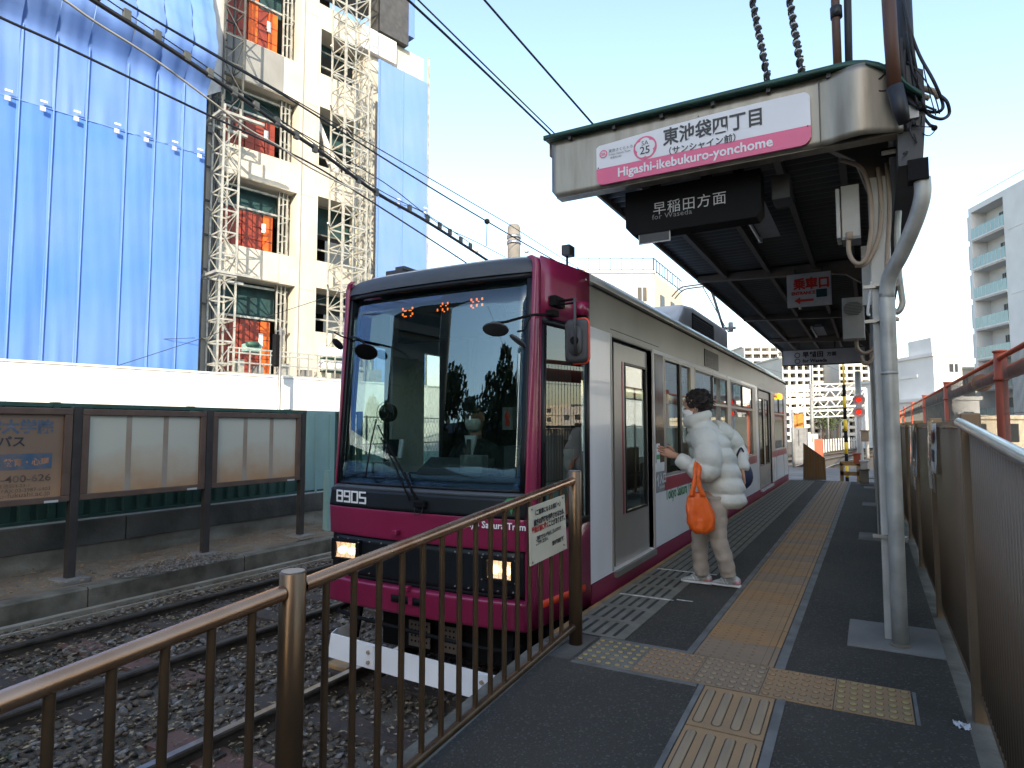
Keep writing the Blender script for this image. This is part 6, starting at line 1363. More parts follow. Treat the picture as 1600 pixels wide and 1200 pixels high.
# upper dark grey cladding and pale band, top right
z0_, z1_ = fa(600, 55)[1], fa(600, -40)[1]
g = fmb(); g.box(fa(587, 20)[0], fa(632, 20)[0], -.25, .4, fa(587, 52)[1], fa(587, -60)[1] + 3); g.build('dark_cladding', 'dark_grey', bld)
g = fmb(); g.box(fa(560, 60)[0], fa(614, 70)[0], -.20, .3, fa(587, 90)[1], fa(587, 55)[1]); g.build('white_band', 'white', bld)
g = fmb(); g.box(fa(632, 20)[0], fa(640, 20)[0], -.3, .2, fa(630, 60)[1], fa(630, -60)[1] + 3); g.build('blue_edge', 'tarp', bld)
# diagonal brace in opening B, windows & guard rails
a, b_ = opB[2]
g = fmb(); g.bar((sB0 + .05, .4, b_ - .3), (sB1 + .5, .4, a - .6), .16, .3, (0, 1, 0)); g.build('diagonal_brace', 'white', bld)
for i, (a, b_) in enumerate(opB):
    for k, z in enumerate((a + .45, a + .95)): g = fmb(); g.bar((sB0, .35, z), (sB1 + .9, .35, z), .05, .05); g.build('guard_rail', 'pipe_dark' if k else 'galv', bld)
    g = fmb(); g.box(sB0, sB1 + .9, .8, .82, a + 1.1, b_); g.build('net', 'net', bld)
    g = fmb(); g.box(sB0 + .62, sB0 + .66, -.5, -.46, a, b_); g.build('hanging_rope', 'wire_pale', bld)
# red panels / teal net in openings A
r = random.Random(11)
for i, (a, b_) in enumerate(opA[:4]):
    h1 = a + (b_ - a) * .60; W_ = sA1 - sA0 + .35
    n = 5
    for k in range(n):
        s0 = sA0 - .35 + W_ * k / n; om = 'orange_sheet' if (i == 3 and k in (2, 4)) or (i in (0, 1, 2) and k == 4 and i != 2) else 'red_panel'
        g = fmb(); dz = -.0 if i != 3 else .5 * (r.random())
        g.box(s0 + .012, s0 + W_ / n - .012, .42 + .02 * (k % 2), .45 + .02 * (k % 2), a, h1 + (0.25 if i == 3 and k == 2 else 0)); g.build('red_panel' if om == 'red_panel' else 'orange_sheet', om, bld)
        for zz in (.33, .66): g = fmb(); g.box(s0 + .012, s0 + W_ / n - .012, .41, .425, a + (h1 - a) * zz, a + (h1 - a) * zz + .025); g.build('panel_rib', 'steel_dull' if 0 else 'red_panel', bld)
    g = fmb(); g.box(sA0 + .55 * W_, sA0 + .55 * W_ + .13, .40, .41, a + (h1 - a) * .55, a + (h1 - a) * .78); g.build('notice', 'white', bld)
    g = fmb(); g.box(sA0 - .5, sA1 + .2, .62, .64, h1 + .05, b_); g.build('net', 'net', bld)
    for z in (h1 + .06, b_ - .15): g = fmb(); g.bar((sA0 - .5, .38, z), (sA1 + .5, .38, z), .06); g.build('guard_rail', 'galv', bld)
    for k in range(3): g = fmb(); g.bar((sA1 + .12 + k * .13, .3, a), (sA1 + .12 + k * .13, .3, b_), .045); g.build('prop', 'galv', bld)
    for k in range(7): z = a + (b_ - a) * (k + .5) / 7; g = fmb(); g.bar((sA1 + .1, .3, z), (sA1 + .42, .3, z + (.12 if k % 2 else -.08)), .03); g.build('prop_tie', 'galv', bld)
# --- lattice hoist masts
def mast(s0, s1, d0, d1, z0, z1, bay, lab, m='galv', leg=.045):
    bay *= 1.25
    t = thing('hoist_mast', fl((s0 + s1) / 2, -(d0 + d1) / 2, z0), lab, 'mast', 'lattice hoist masts on the raw facade')
    C = [(s0, -d0), (s1, -d0), (s1, -d1), (s0, -d1)]
    for s, b_ in C: g = fmb(); g.bar((s, b_, z0), (s, b_, z1), leg); g.build('leg', m, t)
    g = fmb(); n = int((z1 - z0) / bay)
    for k in range(n):
        za, zb2 = z0 + k * bay, z0 + (k + 1) * bay
        for q in range(4):
            A_, B_ = C[q], C[(q + 1) % 4]
            g.bar((*A_, za), (*B_, za), .022 if q else .035, .045); g.bar((*(A_ if (k + q) % 2 else B_), za), (*(B_ if (k + q) % 2 else A_), zb2), .020)
        if k % 3 == 0: g.bar((*C[0], za + .1), (C[0][0] - .2, C[0][1] - .25, za + .1), .04)
    o = g.build('bracing', m, t); o['kind'] = 'stuff'; return t
m1 = (fa(341, 300, 1.0)[0], fa(366, 300, 1.0)[0]); t = mast(m1[0], m1[1], .55, 1.25, 1.8, 9.8, .46, 'pale lattice hoist mast beside the blue sheeting, lower part')
mast(fa(352, 60, 1.)[0], fa(383, 60, 1.)[0], .3, .95, 9.6, 22, .62, 'dark grey lattice mast above the pale one beside the blue sheeting', 'pipe_dark')
mast(fa(530, 250, 1.0)[0], fa(567, 250, 1.0)[0], .5, 1.25, 1.8, 24, .5, 'tall pale lattice hoist mast in front of the second bay near the right sheet', 'galv')
mast(fa(566, 250, .6)[0], fa(583, 250, .6)[0], .2, .5, 1.8, 12.8, .8, 'thin scaffold ladder between the tall mast and the right blue sheet', 'galv', .05)
# platform frames on mast 1
for v in (185, 432): z = fa(355, v, 1.2)[1]; g = fmb(); g.box(m1[0] - .2, m1[1] + .55, -1.5, -1.4, z, z + .07); g.box(m1[0] - .2, m1[1] + .55, -.5, -.4, z, z + .07); g.box(m1[0] - .2, m1[0] - .13, -1.4, -.5, z, z + .07); o = g.build('hoist_collar', 'galv', t)
# scaffold behind the left sheet edge
g = fmb()
sc = thing('scaffold', fl(fa(325, 300)[0], -.4, 2), 'dark scaffold frames seen in the gap beside the left blue sheeting', 'scaffold')
for s in (fa(308, 560)[0], fa(322, 560)[0], fa(336, 300)[0]): g = fmb(); g.bar((s, -.1, 1.5), (s, -.1, 20), .06); g.build('standard', 'pipe_dark', sc)
for k in range(18): z = 1.8 + k * .95; g = fmb(); g.bar((fa(306, 560)[0], -.1, z), (fa(345, 300)[0], -.1, z), .05); g.build('ledger', 'pipe_dark', sc)
# --- blue sheeting
def sheets(lab, seams, rows, d, seed, fold=None, slant=0.):
    t = thing('blue_sheeting', fl(seams[0], -d, rows[0]), lab, 'sheeting', 'blue scaffold sheeting'); r = random.Random(seed)
    for i in range(len(seams) - 1):
        for j in range(len(rows) - 1):
            s0, s1, z0, z1 = seams[i], seams[i + 1], rows[j], rows[j + 1]; f1, f2, f3 = r.uniform(0, 6), r.uniform(0, 6), r.uniform(.5, 1.3)
            amp = .016 if not (fold and j == fold) else .05
            def P(a, c):
                s = s0 + a * (s1 - s0); z = z0 + c * (z1 - z0); b_ = -d - .022 * math.sin(math.pi * a) * f3 + amp * .35 * math.sin(a * 7 + c * 3 + f1) * math.sin(c * 5 + f2) + .004 * math.sin(a * 19 + c * 11 + f2) - .03 * max(0, 1 - abs(a - .5) * 5) * max(0, 1 - c * 4)
                if fold and j == fold:
                    k = max(0, min(1, (c - .26) / .15)) if c < .41 else max(0, 1 - (c - .41) / .45); b_ += -.62 * k * k * (3 - 2 * k) + .05 * math.sin(c * 44 + a * 3 + f1 * .3) * k + .05 * math.sin(c * 90 + a * 6) * k * (1 - k)
                return (s, b_, z)
            g = fmb(); nv_ = 40 if fold and j == fold else 14; g.grid(P, 12, nv_); o = g.build('sheet', ('tarp', 'tarp2', 'tarp')[(i * 3 + j * 2 + seed) % 3] if seed < 5 else 'tarp_pale', t)
        for j in range(len(rows) - 1):
            g = fmb(); g.box(seams[i] + .035, seams[i] + .055, -d - .045, -d - .02, rows[j], rows[j + 1]); g.build('seam', 'seam_blue', t)
    for i in range(len(seams) - 1):
        for z in rows[1:-1]:
            s = seams[i + 1] - .22; g = fmb(); g.box(s, s + .13, -d - .12, -d - .10, z + .06, z + .10); g.build('tie_plate', 'white', t)
            g = fmb(); g.box(s, s + .10, -d - .12, -d - .10, z - .14, z - .04); g.build('tie_loop', 'light_grey', t)
    for z in rows[1:-1]: g = fmb(); g.box(seams[0], seams[-1], -d - .03, -d - .01, z - .015, z + .0); g.build('row_seam', 'seam_blue', t)
dS = 1.0
zb_s = fa(305, 582, dS)[1]; z_r1 = fa(322, 244, dS)[1]
s_edge = fa(318, 300, dS)[0]
seam_px = [281, 238, 193, 131, 80, 26, -40]; seams = [fa(u, 150 + (u) * .307, dS)[0] for u in seam_px][::-1] + [s_edge]
seams = [seams[0] - 1.1 * k for k in range(12, 0, -1)] + seams
sheets('large blue sheeting hung in columns over the scaffold on the left side of the site', seams, [zb_s, z_r1, z_r1 + 6.0, 24], dS, 1, fold=1)
# grey sheet flap at its right edge
g = fmb(); g.quad((s_edge, -dS, fa(325, 150, dS)[1]), (s_edge + .45, -dS + .1, fa(325, 130, dS)[1]), (s_edge + .45, -dS + .2, 22), (s_edge, -dS, 22)); tag(g.build('sheet_flap', 'light_grey', solid=.01), 'pale grey flap of sheeting along the right edge of the big blue sheeting', 'sheet')
sr0, sr1 = fa(588, 300, .4)[0], fa(667, 300, .4)[0]
zr0 = fa(588, 90, .4)[1]
sheets('pale blue sheeting on the right end of the building against the sky', [sr0, sr0 + (sr1 - sr0) * .46, sr1], [-.4, 4.2, 9.0, zr0], .4, 7)
g = fmb(); g.bar((sr1 + .03, -.4, -.4), (sr1 + .03, -.4, zr0 + 1.0), .06); tag(g.build('scaffold_pole', 'galv'), 'scaffold pole at the outer edge of the pale blue sheeting', 'pole')
# --- plant room / tanks above hoarding
base_z = fa(420, 590)[1]
for k, (u, v, w_) in enumerate(((522, 552, 16), (522, 572, 16))):
    s, z = fa(u, v, 1.4); t = thing('tank', fl(s, -1.4, z), ('upper' if k == 0 else 'lower') + ' of two white and green horizontal tanks beside the tram roof', 'tank')
    g = fmb(); g.tube([(s - .45, -1.4, z), (s - .4, -1.4, z), (s + .45, -1.4, z)], [.12, .17, .17], 16); g.build('drum', 'white', t); g = fmb(); g.box(s - .4, s + .4, -1.5, -1.3, z - .20, z - .15); g.build('cradle', 'green_trim', t)
s, z = fa(392, 545, 1.3); t = thing('air_compressor', fl(s, -1.3, z), 'small green machine on the walkway below the red panels', 'machine'); g = fmb(); g.box(s - .22, s + .22, -1.5, -1.2, z - .1, z + .12); g.build('body', 'teal_panel', t, bev=.03); g = fmb(); g.tube([(s - .22, -1.52, z + .1), (s + .1, -1.52, z + .1)], .07); g.build('motor', 'green_trim', t)
wk = thing('walkway', fl(fa(450, 590, 1.2)[0], -1.2, base_z), 'metal walkway with guard rails and boxes above the hoarding top', 'walkway')
s0, s1 = fa(345, 590, 1.2)[0], fa(535, 590, 1.2)[0]; zz = fa(430, 587, 1.2)[1]
g = fmb(); g.box(s0, s1, -1.6, -.5, zz - .08, zz); g.build('deck', 'galv', wk)
for h in (.25, .5, .62): g = fmb(); g.bar((s0, -1.6, zz + h), (s1, -1.6, zz + h), .035); g.build('rail', 'galv', wk)
k = 0
while s0 + k * .28 < s1: g = fmb(); g.bar((s0 + k * .28, -1.6, zz), (s0 + k * .28, -1.6, zz + .62), .03); g.build('baluster', 'galv', wk); k += 1
for q in range(9): g = fmb(); s = s0 + .4 + q * .62 + r.uniform(-.1, .1); g.box(s, s + r.uniform(.15, .35), -1.2, -.9, zz, zz + r.uniform(.2, .55)); g.build('crate', r.choice(['mid_grey', 'galv', 'dark_grey', 'concrete_pale']), wk)
# --- white hoarding
HP = F0c * .7; hf = lambda s, b_, c: tuple(HP + FD * s - FN * b_ + Vector((0, 0, c)))
hs = lambda u, v: ((gp(u, v, HP, FN) - HP).dot(FD), gp(u, v, HP, FN).z)
hz = hs(300, 582)[1]
ho_ = thing('site_hoarding', HP, 'long plain white panel hoarding around the building site', 'hoarding')
hm = MB(); hm.box(.004, .896, 0, .04, 0, 1)
for zc in ():
    pass
rot_z = math.atan2(FD.y, FD.x)
hme = hm.mesh('hoarding_panel'); hme.materials.append(M['hoarding'])
for k in range(-22, 22):
    o = piece(hme, 'hoarding_panel', hf(k * .9, 0, -.5), ho_, rot=(0, 0, rot_z)); o.scale = (1, 1, hz + .5)
g = MB(hf); g.box(-19.8, 19.8, -.02, .06, hz, hz + .035); g.build('cap', 'white', ho_)
# small pole with dark signal box in front of hoarding
y = 9.0
a = gx(527 - 87, 470, -10.2); t = thing('signal_post', (a.x, a.y, 0), 'grey post with a tall dark box, rising behind the last board', 'post')
g = MB(); b0 = gx(440, 640, -10.2); g.tube([(a.x, a.y, -.4), (a.x, a.y, gx(440, 512, -10.2).z)], .03); g.build('post', 'steel_dull', t)
c0 = gx(434, 522, -10.2); c1 = gx(434, 573, -10.2); g = MB(); g.box(a.x - .08, a.x + .02, a.y - .14, a.y - .03, c1.z, c0.z); g.build('box', 'black_matte', t, bev=.02)
# chain link fence piece between hut and tram
t = thing('mesh_fence', (-9.2, 9.6, -.4), 'thin wire mesh fence with dark posts behind the tram nose', 'fence')
y_a, y_b = gx(482, 640, -9.2).y, 24
for k in range(8): yy = y_a + k * 1.6; g = MB(); g.tube([(-9.2, yy, -.5), (-9.2, yy, 1.55)], .022, 8); g.build('post', 'dark_grey', t)
for z in (1.52, .95, .3): g = MB(); g.tube([(-9.2, y_a, z), (-9.2, y_b, z)], .014, 6); g.build('rail', 'dark_grey', t)
g = MB()
for k in range(90):
    yy = y_a + k * .12
    for dr in (1, -1): g.bar((-9.2, yy, 0 if dr > 0 else 1.5), (-9.2, yy + 1.5 * .5, 1.5 if dr > 0 else 0), .004)
o = g.build('mesh', 'dark_grey', t); o['kind'] = 'stuff'
g = MB(); y0 = gx(500, 700, -8.9).y + 1; g.box(-9.05, -8.95, y0, 22, -.5, .75); tag(g.build('low_wall', 'teal_panel'), 'low pale green wall continuing behind the tram', 'wall')
# ================================================================ OVERHEAD WIRES
def wire(pts, r_, m, lab, y=None, x=None, cat='wire', P=None):
    t = thing('overhead_wire', P[0], lab, cat, 'overhead wires'); g = MB(); g.tube(smoothpts(P, 5), r_, 6, False); g.build('strand', m, t); return t
X = lambda x, L: [gx(u, v, x) for u, v in L]
def mix(L, d0, d1):     # endpoints at distances d0,d1 along the ray
    n = len(L); return [O + ray(u, v) * (d0 + (d1 - d0) * (i / (n - 1))) for i, (u, v) in enumerate(L)]
wire(0, .008, 'wire', 'thin wire running from the top centre down to the left corner of the shelter', P=[gx(560, -60, -2.6), gx(640, 2, -2.4), gy(862, 212, 4.6)])
wire(0, .008, 'wire', 'second thin wire meeting the shelter roof edge right of the first', P=[gx(700, -70, -2.3), gx(757, 0, -2.2), gy(930, 198, 4.6)])
wire(0, .012, 'wire', 'lowest dark wire crossing the big blue sheeting', P=X(-6.2, [(-60, -6), (0, 27), (87, 66), (200, 120), (322, 178), (475, 250), (557, 300), (700, 392), (790, 452)]))
t = wire(0, .022, 'wire', 'thick dark feeder cable crossing sheeting and facade to behind the tram roof', P=X(-5.6, [(60, -58), (145, 0), (240, 60), (330, 120), (430, 190), (500, 237), (591, 303), (660, 342), (745, 396), (830, 452)]))
cc = X(-5.6, [(150, -6), (198, 26), (246, 58), (292, 91), (328, 117), (366, 145), (400, 168), (433, 192), (463, 213), (492, 234), (560, 282), (588, 302), (640, 327), (668, 342), (687, 354), (703, 364), (720, 376), (735, 386)])
for c in cc: g = MB(); g.box(c.x - .02, c.x + .02, c.y - .03, c.y + .03, c.z - .03, c.z + .06); g.build('hanger_clip', 'pipe_dark', t)
wire(0, .006, 'wire', 'fine messenger wire just above the thick feeder cable', P=X(-5.6, [(160, -6), (198, 20), (246, 52), (328, 108), (400, 160), (492, 225), (588, 294), (668, 336), (735, 380)]))
wire(0, .011, 'wire_pale', 'pale insulated wire sagging between the thick feeder and the lowest wire', P=X(-6.0, [(60, -20), (100, 0), (150, 35), (240, 92), (330, 158), (385, 200), (438, 230), (485, 262), (560, 300)]))
wire(0, .010, 'wire', 'upper dark wire crossing the raw concrete facade to the pole top', P=X(-5.2, [(130, -40), (190, 0), (345, 92), (450, 153), (591, 242), (684, 300), (761, 346), (838, 391), (900, 425)]))
wire(0, .006, 'wire', 'fine wire joining the feeder and ending at the insulator above the tram', P=X(-5.4, [(440, 190), (600, 285), (683, 348), (744, 378), (790, 402)]))
wire(0, .007, 'wire', 'guy wire rising from the far left behind the boards toward the tram', P=mix([(-20, 636), (0, 629), (125, 590), (250, 550), (417, 495), (527, 459), (600, 435)], 11, 16))
wire(0, .007, 'wire', 'nearly level wire across the bottom of the big blue sheeting', P=mix([(-20, 521), (0, 521), (60, 527), (130, 531), (240, 530), (305, 528)], 14, 16))
sp = [gp(668, 416, (0, 13, 0), (0, 1, 0)), gp(743, 390, (0, 13.5, 0), (0, 1, 0)), gp(791, 372, (0, 14, 0), (0, 1, 0))]
t = wire(0, .008, 'wire_pale', 'cross span wire with a white insulator tied to the concrete pole', P=sp); g = MB(); g.ball(gp(743, 390, (0, 13.5, 0), (0, 1, 0)), .09); g.build('insulator', 'white', t)
g = MB(); c1, c2 = gx(761, 346, -5.2), gx(760, 384, -5.2); g.tube([c1, c2], .006, 6); tag(g.build('dropper_wire', 'wire'), 'short vertical dropper wire with a dark clamp above the tram', 'wire')
g = MB(); g.ball(c1, .045); tag(g.build('wire_clamp', 'wire'), 'round dark clamp on the upper wire above the tram', 'clamp')
# concrete pole behind tram
pc = gx(803, 400, -6.0); pt = gx(803, 352, -6.0); t = thing('concrete_pole', (pc.x, pc.y, -.5), 'round concrete pole top with steel bands showing above the tram roof', 'pole')
g = MB(); rr2 = .14 * (pc.y / 12); g.tube([(pc.x, pc.y, -.6), (pc.x, pc.y, pt.z - .05), (pc.x, pc.y, pt.z)], [rr2 * 1.15, rr2, rr2 * .8], 20); g.build('shaft', 'concrete', t)
for v in (371, 380): z = gx(803, v, -6.0).z; g = MB(); g.tube([(pc.x, pc.y, z - .03), (pc.x, pc.y, z + .03)], rr2 + .015, 20); g.build('band', 'steel', t)
g = MB(); g.ball(gx(823, 391, -5.6), .06); tag(g.build('pole_insulator', 'white'), 'small white insulator right of the concrete pole', 'insulator')
# contact wires above the tracks beyond the tram
for x, lab in ((-2.84, 'contact wire above the tram track beyond the shelter'), (-5.71, 'contact wire above the far track')):
    wire(0, .007, 'wire', lab, P=[(x, -20, 5.1), (x, 10, 4.35 if x > -4 else 5.05), (x, 24, 4.4), (x + 2.2, 50, 4.6)])
# ================================================================ BUILDINGS BEHIND THE CAMERA (they shade the stop and mirror in the glass)
def block(name, x0, x1, y0, y1, z1, m, lab, cat='building', nwin=(8, 6), faces='-x', rot=0, fl_h=3.1):
    t = thing(name, ((x0 + x1) / 2, (y0 + y1) / 2, 0), lab, cat); g = MB(); g.box(x0, x1, y0, y1, -.7, z1); g.build('wall', m, t)
    nfl = int(z1 / fl_h)
    for i in range(nfl):
        z = .8 + i * fl_h
        if 'x' in faces:
            xx = x0 if faces[0] == '-' else x1; s = -1 if faces[0] == '-' else 1
            g = MB(); g.box(*sorted((xx, xx + s * .9)), y0 + .3, y1 - .3, z + .9, z + 1.05); g.box(*sorted((xx + s * .85, xx + s * .9)), y0 + .3, y1 - .3, z + 1.05, z + 1.9); g.build('balcony', m, t)
            g = MB(); g.box(*sorted((xx, xx + s * .02)), y0 + .6, y1 - .6, z + 1.1, z + 2.7); g.build('window', 'window_dark', t)
    return t
t = thing('backdrop', (-14, -19, -.6), 'dark low shed added unseen behind the trees to darken the windscreen reflection', 'building'); g = MB(); g.box(-34, 0, -20, -18, -.7, 4.4); g.build('wall', 'facade_brown', t); g = MB(); g.prism([(-34, -20.4, 4.4), (-34, -17.6, 4.4), (-34, -19, 5.1)], (34, 0, 0)); g.build('roof', 'dark_grey', t)  # added out of view to fill bright gaps between trees in the windscreen
block('shade_block', 13.0, 30, -70, -8.6, 20.9, 'facade_white2', 'pale block added out of view behind the camera to shade the stop')  # unseen block added to keep sun off the stop, height set by its shadow
# tower reflected in the windscreen
tw = thing('tower_block', (-41, -44, 0), 'tall brown tower behind the camera with a pale striped corner', 'building')
base = Vector((-46, -42, 0)); ang = math.radians(48); ux = Vector((math.cos(ang) * -1, math.sin(ang), 0)); ux = Vector((.76, -.65, 0)); uy = Vector((-.65, -.76, 0))
tl = lambda a, b_, c: tuple(base + ux * a + uy * b_ + Vector((0, 0, c)))
g = MB(tl); g.box(-4, 8.5, 0, 12, -.7, 46); g.build('wall', 'facade_brown', tw)
for k in range(15):
    z = 1.2 + k * 3; g = MB(tl); g.box(-4, 8.4, -.8, 0, z, z + .18); g.box(-4, 8.4, -.8, -.7, z + .18, z + 1.0); g.build('balcony', 'facade_brown', tw)
    g = MB(tl); g.box(-3.8, 8.3, -.02, 0, z + 1.1, z + 2.4); g.build('window', 'window_dark', tw)
for k in range(46):
    z = k * 1.0; g = MB(tl); g.prism([(8.5, -1.2, z), (10.6, -.4, z - .9), (10.6, -.4, z - .5), (8.5, -1.2, z + .45)], (0, 2.0, 0)); g.build('fin', 'facade_white', tw)
t = thing('utility_pole', (-7.6, -3.4, -.5), 'concrete utility pole behind the camera beside the far track', 'pole'); g = MB(); g.tube([(-7.6, -3.4, -.6), (-7.6, -3.4, 9)], [.24, .20], 16); g.build('shaft', 'concrete_dark', t)
g = MB(); g.bar((-8.6, -3.4, 8.2), (-6.2, -3.4, 8.2), .1); g.bar((-8.4, -3.4, 7.2), (-6.4, -3.4, 7.2), .1); g.build('cross_arm', 'dark_grey', t)
# ================================================================ TREES (behind camera + far end)
def tree(name, x, y, h, r_, lab, n=1100, seed=0, m='leaf', group=None, leaf_=.13, low=.42):
    t = thing(name, (x, y, -.6), lab, 'tree', group); rr_ = random.Random(seed)
    g = MB(); g.tube([(x, y, -.7), (x + .1, y, h * .35), (x, y + .1, h * .7)], [.16, .11, .05], 8)
    for k in range(5): a = rr_.uniform(0, 6.28); g.tube([(x, y, h * (.3 + .07 * k)), (x + math.cos(a) * r_ * .6, y + math.sin(a) * r_ * .6, h * (.5 + .09 * k))], [.05, .02], 6)
    g.build('trunk', 'trunk_mat', t)
    cl = [(rr_.uniform(-1, 1) * r_ * .75, rr_.uniform(-1, 1) * r_ * .75, h * rr_.uniform(low, 1.0), rr_.uniform(.3, .5) * r_) for _ in range(14)]
    b = MB()
    for _ in range(n):
        cx, cy, cz, cr = rr_.choice(cl); v = Vector((rr_.gauss(0, 1), rr_.gauss(0, 1), rr_.gauss(0, 1))).normalized() * cr * rr_.uniform(.5, 1.05); c = Vector((x + cx, y + cy, cz)) + v
        a = Vector((rr_.gauss(0, 1), rr_.gauss(0, 1), rr_.gauss(0, 1))).normalized(); d = a.orthogonal().normalized() * leaf_; e = a.cross(d); b.add([c - d, c + e * .6, c + d, c - e * .6], [(0, 1, 2, 3)])
    b.build('crown', m, t); return t
for k in range(9): tree('street_tree', -25 + k * 2.9, -13 - (k % 3) * 1.5, 5.2 + (k * 37 % 5) * .35, 2.4, 'dark leafy tree in the row closing the line behind the camera', 2600, k, group='trees behind the camera', leaf_=.22, low=.12)
# ================================================================ RIGHT SIDE: orange fence, buildings
OX = 1.75
of = thing('orange_fence', (OX, 8, 0), 'orange painted fence with round posts and a thick pipe behind the slat fence', 'fence')
pu = [1597 + 90, 1566, 1480, 1443, 1423, 1410, 1402, 1396]
ptop = lambda u: 533 + (1600 - u) * .553
ztf = gx(1566, 552, OX).z
ys_ = [gx(u, 600, OX).y for u in pu]
ys_ = [gx(1565, 600, OX).y + k * (gx(1480, 600, OX).y - gx(1565, 600, OX).y) for k in range(-2, 10)]
for y in ys_:
    g = MB(); g.tube([(OX, y, -.7), (OX, y, ztf + .03)], .085, 16); g.build('post', 'orange_paint', of); g = MB(); g.tube([(OX, y, ztf + .03), (OX, y, ztf + .06)], .10, 16); g.build('post_cap', 'orange_paint', of)
    g = MB(); zc = gx(1565, 592, OX).z; g.tube([(OX, y, zc - .03), (OX, y, zc + .03)], .10, 16); g.build('clamp', 'orange_paint', of)
zc = gx(1600, 568, OX).z - .12
g = MB(); g.tube([(OX - .02, ys_[0], ztf - .06), (OX - .02, ys_[-1], ztf - .06)], .035, 12); g.build('top_rail', 'orange_paint', of)
g = MB(); g.tube([(OX + .16, ys_[0], zc + .16), (OX + .16, ys_[-1], zc + .16)], .105, 16); g.build('pipe', 'pole_brown' if 0 else 'orange_paint', of)
for k in range(len(ys_) - 1): g = MB(); ym = (ys_[k] + ys_[k + 1]) / 2 - .6; g.tube([(OX + .16, ym - .04, zc + .16), (OX + .16, ym + .04, zc + .16)], .17, 18); g.build('flange', 'orange_flange', of)
g = MB()
y = ys_[0]
while y < ys_[6]: g.bar((OX, y, .2), (OX, y, ztf - .08), .006); y += .075
for z in (.5, .95, 1.5, 2.0): g.bar((OX, ys_[0], z), (OX, ys_[-1], z), .007)
o = g.build('wire_mesh', 'pipe_dark', of); o['kind'] = 'stuff'
g = MB(); g.box(OX + .5, OX + .7, 4, 60, -.7, .35); tag(g.build('boundary_wall', 'concrete'), 'low concrete wall behind the orange fence', 'wall')
# apartment block with balconies
AD = Vector((-.416, .909, 0)); AN = Vector((-.909, -.416, 0))
P0 = O + ray(1580, 290) * 60; P0.z = 0
al = lambda s, b_, c: tuple(P0 + AD * s - AN * b_ + Vector((0, 0, c)))
am = lambda u, v: ((gp(u, v, P0, AN) - P0).dot(AD), gp(u, v, P0, AN).z)
ap = thing('apartment_block', P0, 'white eight storey apartment block with pale green glass balconies at the right edge', 'building')
sL, _z = am(1516, 400); sR = am(1577, 400)[0]
zt_a = am(1577, 292)[1]; fh = (am(1548, 345)[1] - am(1548, 541)[1]) / 4
ztp = zt_a
nf = int(ztp / fh) + 1
hol = []
for i in range(nf):
    zf = ztp - .55 - fh * (i + 1); 
    if zf < -1: break
    hol.append((sR + .5, sL - .4, zf + .25, zf + fh - .0))
g = MB(al); holed(g, sR - 10, sL, -1, ztp, hol, 0, 1.5); g.build('wall', 'facade_white', ap)
g = MB(al); g.box(sR - 10, sL, 1.5, 1.7, -1, ztp); g.build('inner_wall', 'facade_white', ap)
g = MB(al); g.box(sR - 10, sL, 1.7, 14, -1, ztp - .1); g.build('body', 'facade_white', ap)
for i, (a0, a1, c0, c1) in enumerate(hol):
    g = MB(al); g.box(a0, a1, -.06, .0, c0 + .02, c0 + 1.1); q = g.build('balcony_glass', 'balcony_glass', ap); g = MB(al); g.box(a0, a1, -.10, .06, c0 - .14, c0 + .02); g.build('balcony_edge', 'facade_white', ap)
    for k in range(1, 8): g = MB(al); s = a0 + (a1 - a0) * k / 8; g.box(s - .02, s + .02, -.075, -.06, c0 + .02, c0 + 1.1); g.build('mullion', 'light_grey', ap)
    for k, (f0, f1, zz0) in enumerate(((.12, .30, .3), (.42 - .04 * (i % 2), .58, .75 + .2 * (i % 2)))): g = MB(al); g.box(a0 + (a1 - a0) * f0, a0 + (a1 - a0) * f1, 1.44, 1.5, c0 + zz0, c0 + 2.1); w_ = g.build('window', 'window_dark', ap); g = MB(al); s = a0 + (a1 - a0) * (f0 + f1) / 2; g.box(s - .04, s + .04, 1.40, 1.44, c0 + zz0, c0 + 2.1); g.build('frame', 'mid_grey', w_)
    g = MB(al); s = a0 + (a1 - a0) * .8; g.box(s, s + .6, 1.1, 1.5, c0 + .0, c0 + .9); g.build('outdoor_unit', 'white', ap)
    # side bays at the left corner
    g = MB(al); g.box(sL, sL + .9, .4, 3.0, c0 + .2, c1 - .1); g.build('side_bay', 'facade_white', ap)
g = MB(al)
for s in [sR - 9 + k * 1.5 for k in range(10)]: g.bar((s, .3, ztp), (s, .3, ztp + 1.0), .05)
g.bar((sR - 9, .3, ztp + 1.0), (sR + 4.5, .3, ztp + 1.0), .05); q = g.build('roof_railing', 'light_grey', ap)
for k in range(8): z = ztp - .3 - k * fh * 2; 
for k in range(3): g = MB(al); z = ztp - 4 - k * 2 * fh; g.box(sR - 10, sR - .02, -.03, 0, z, z + .06); g.build('joint', 'light_grey', ap)
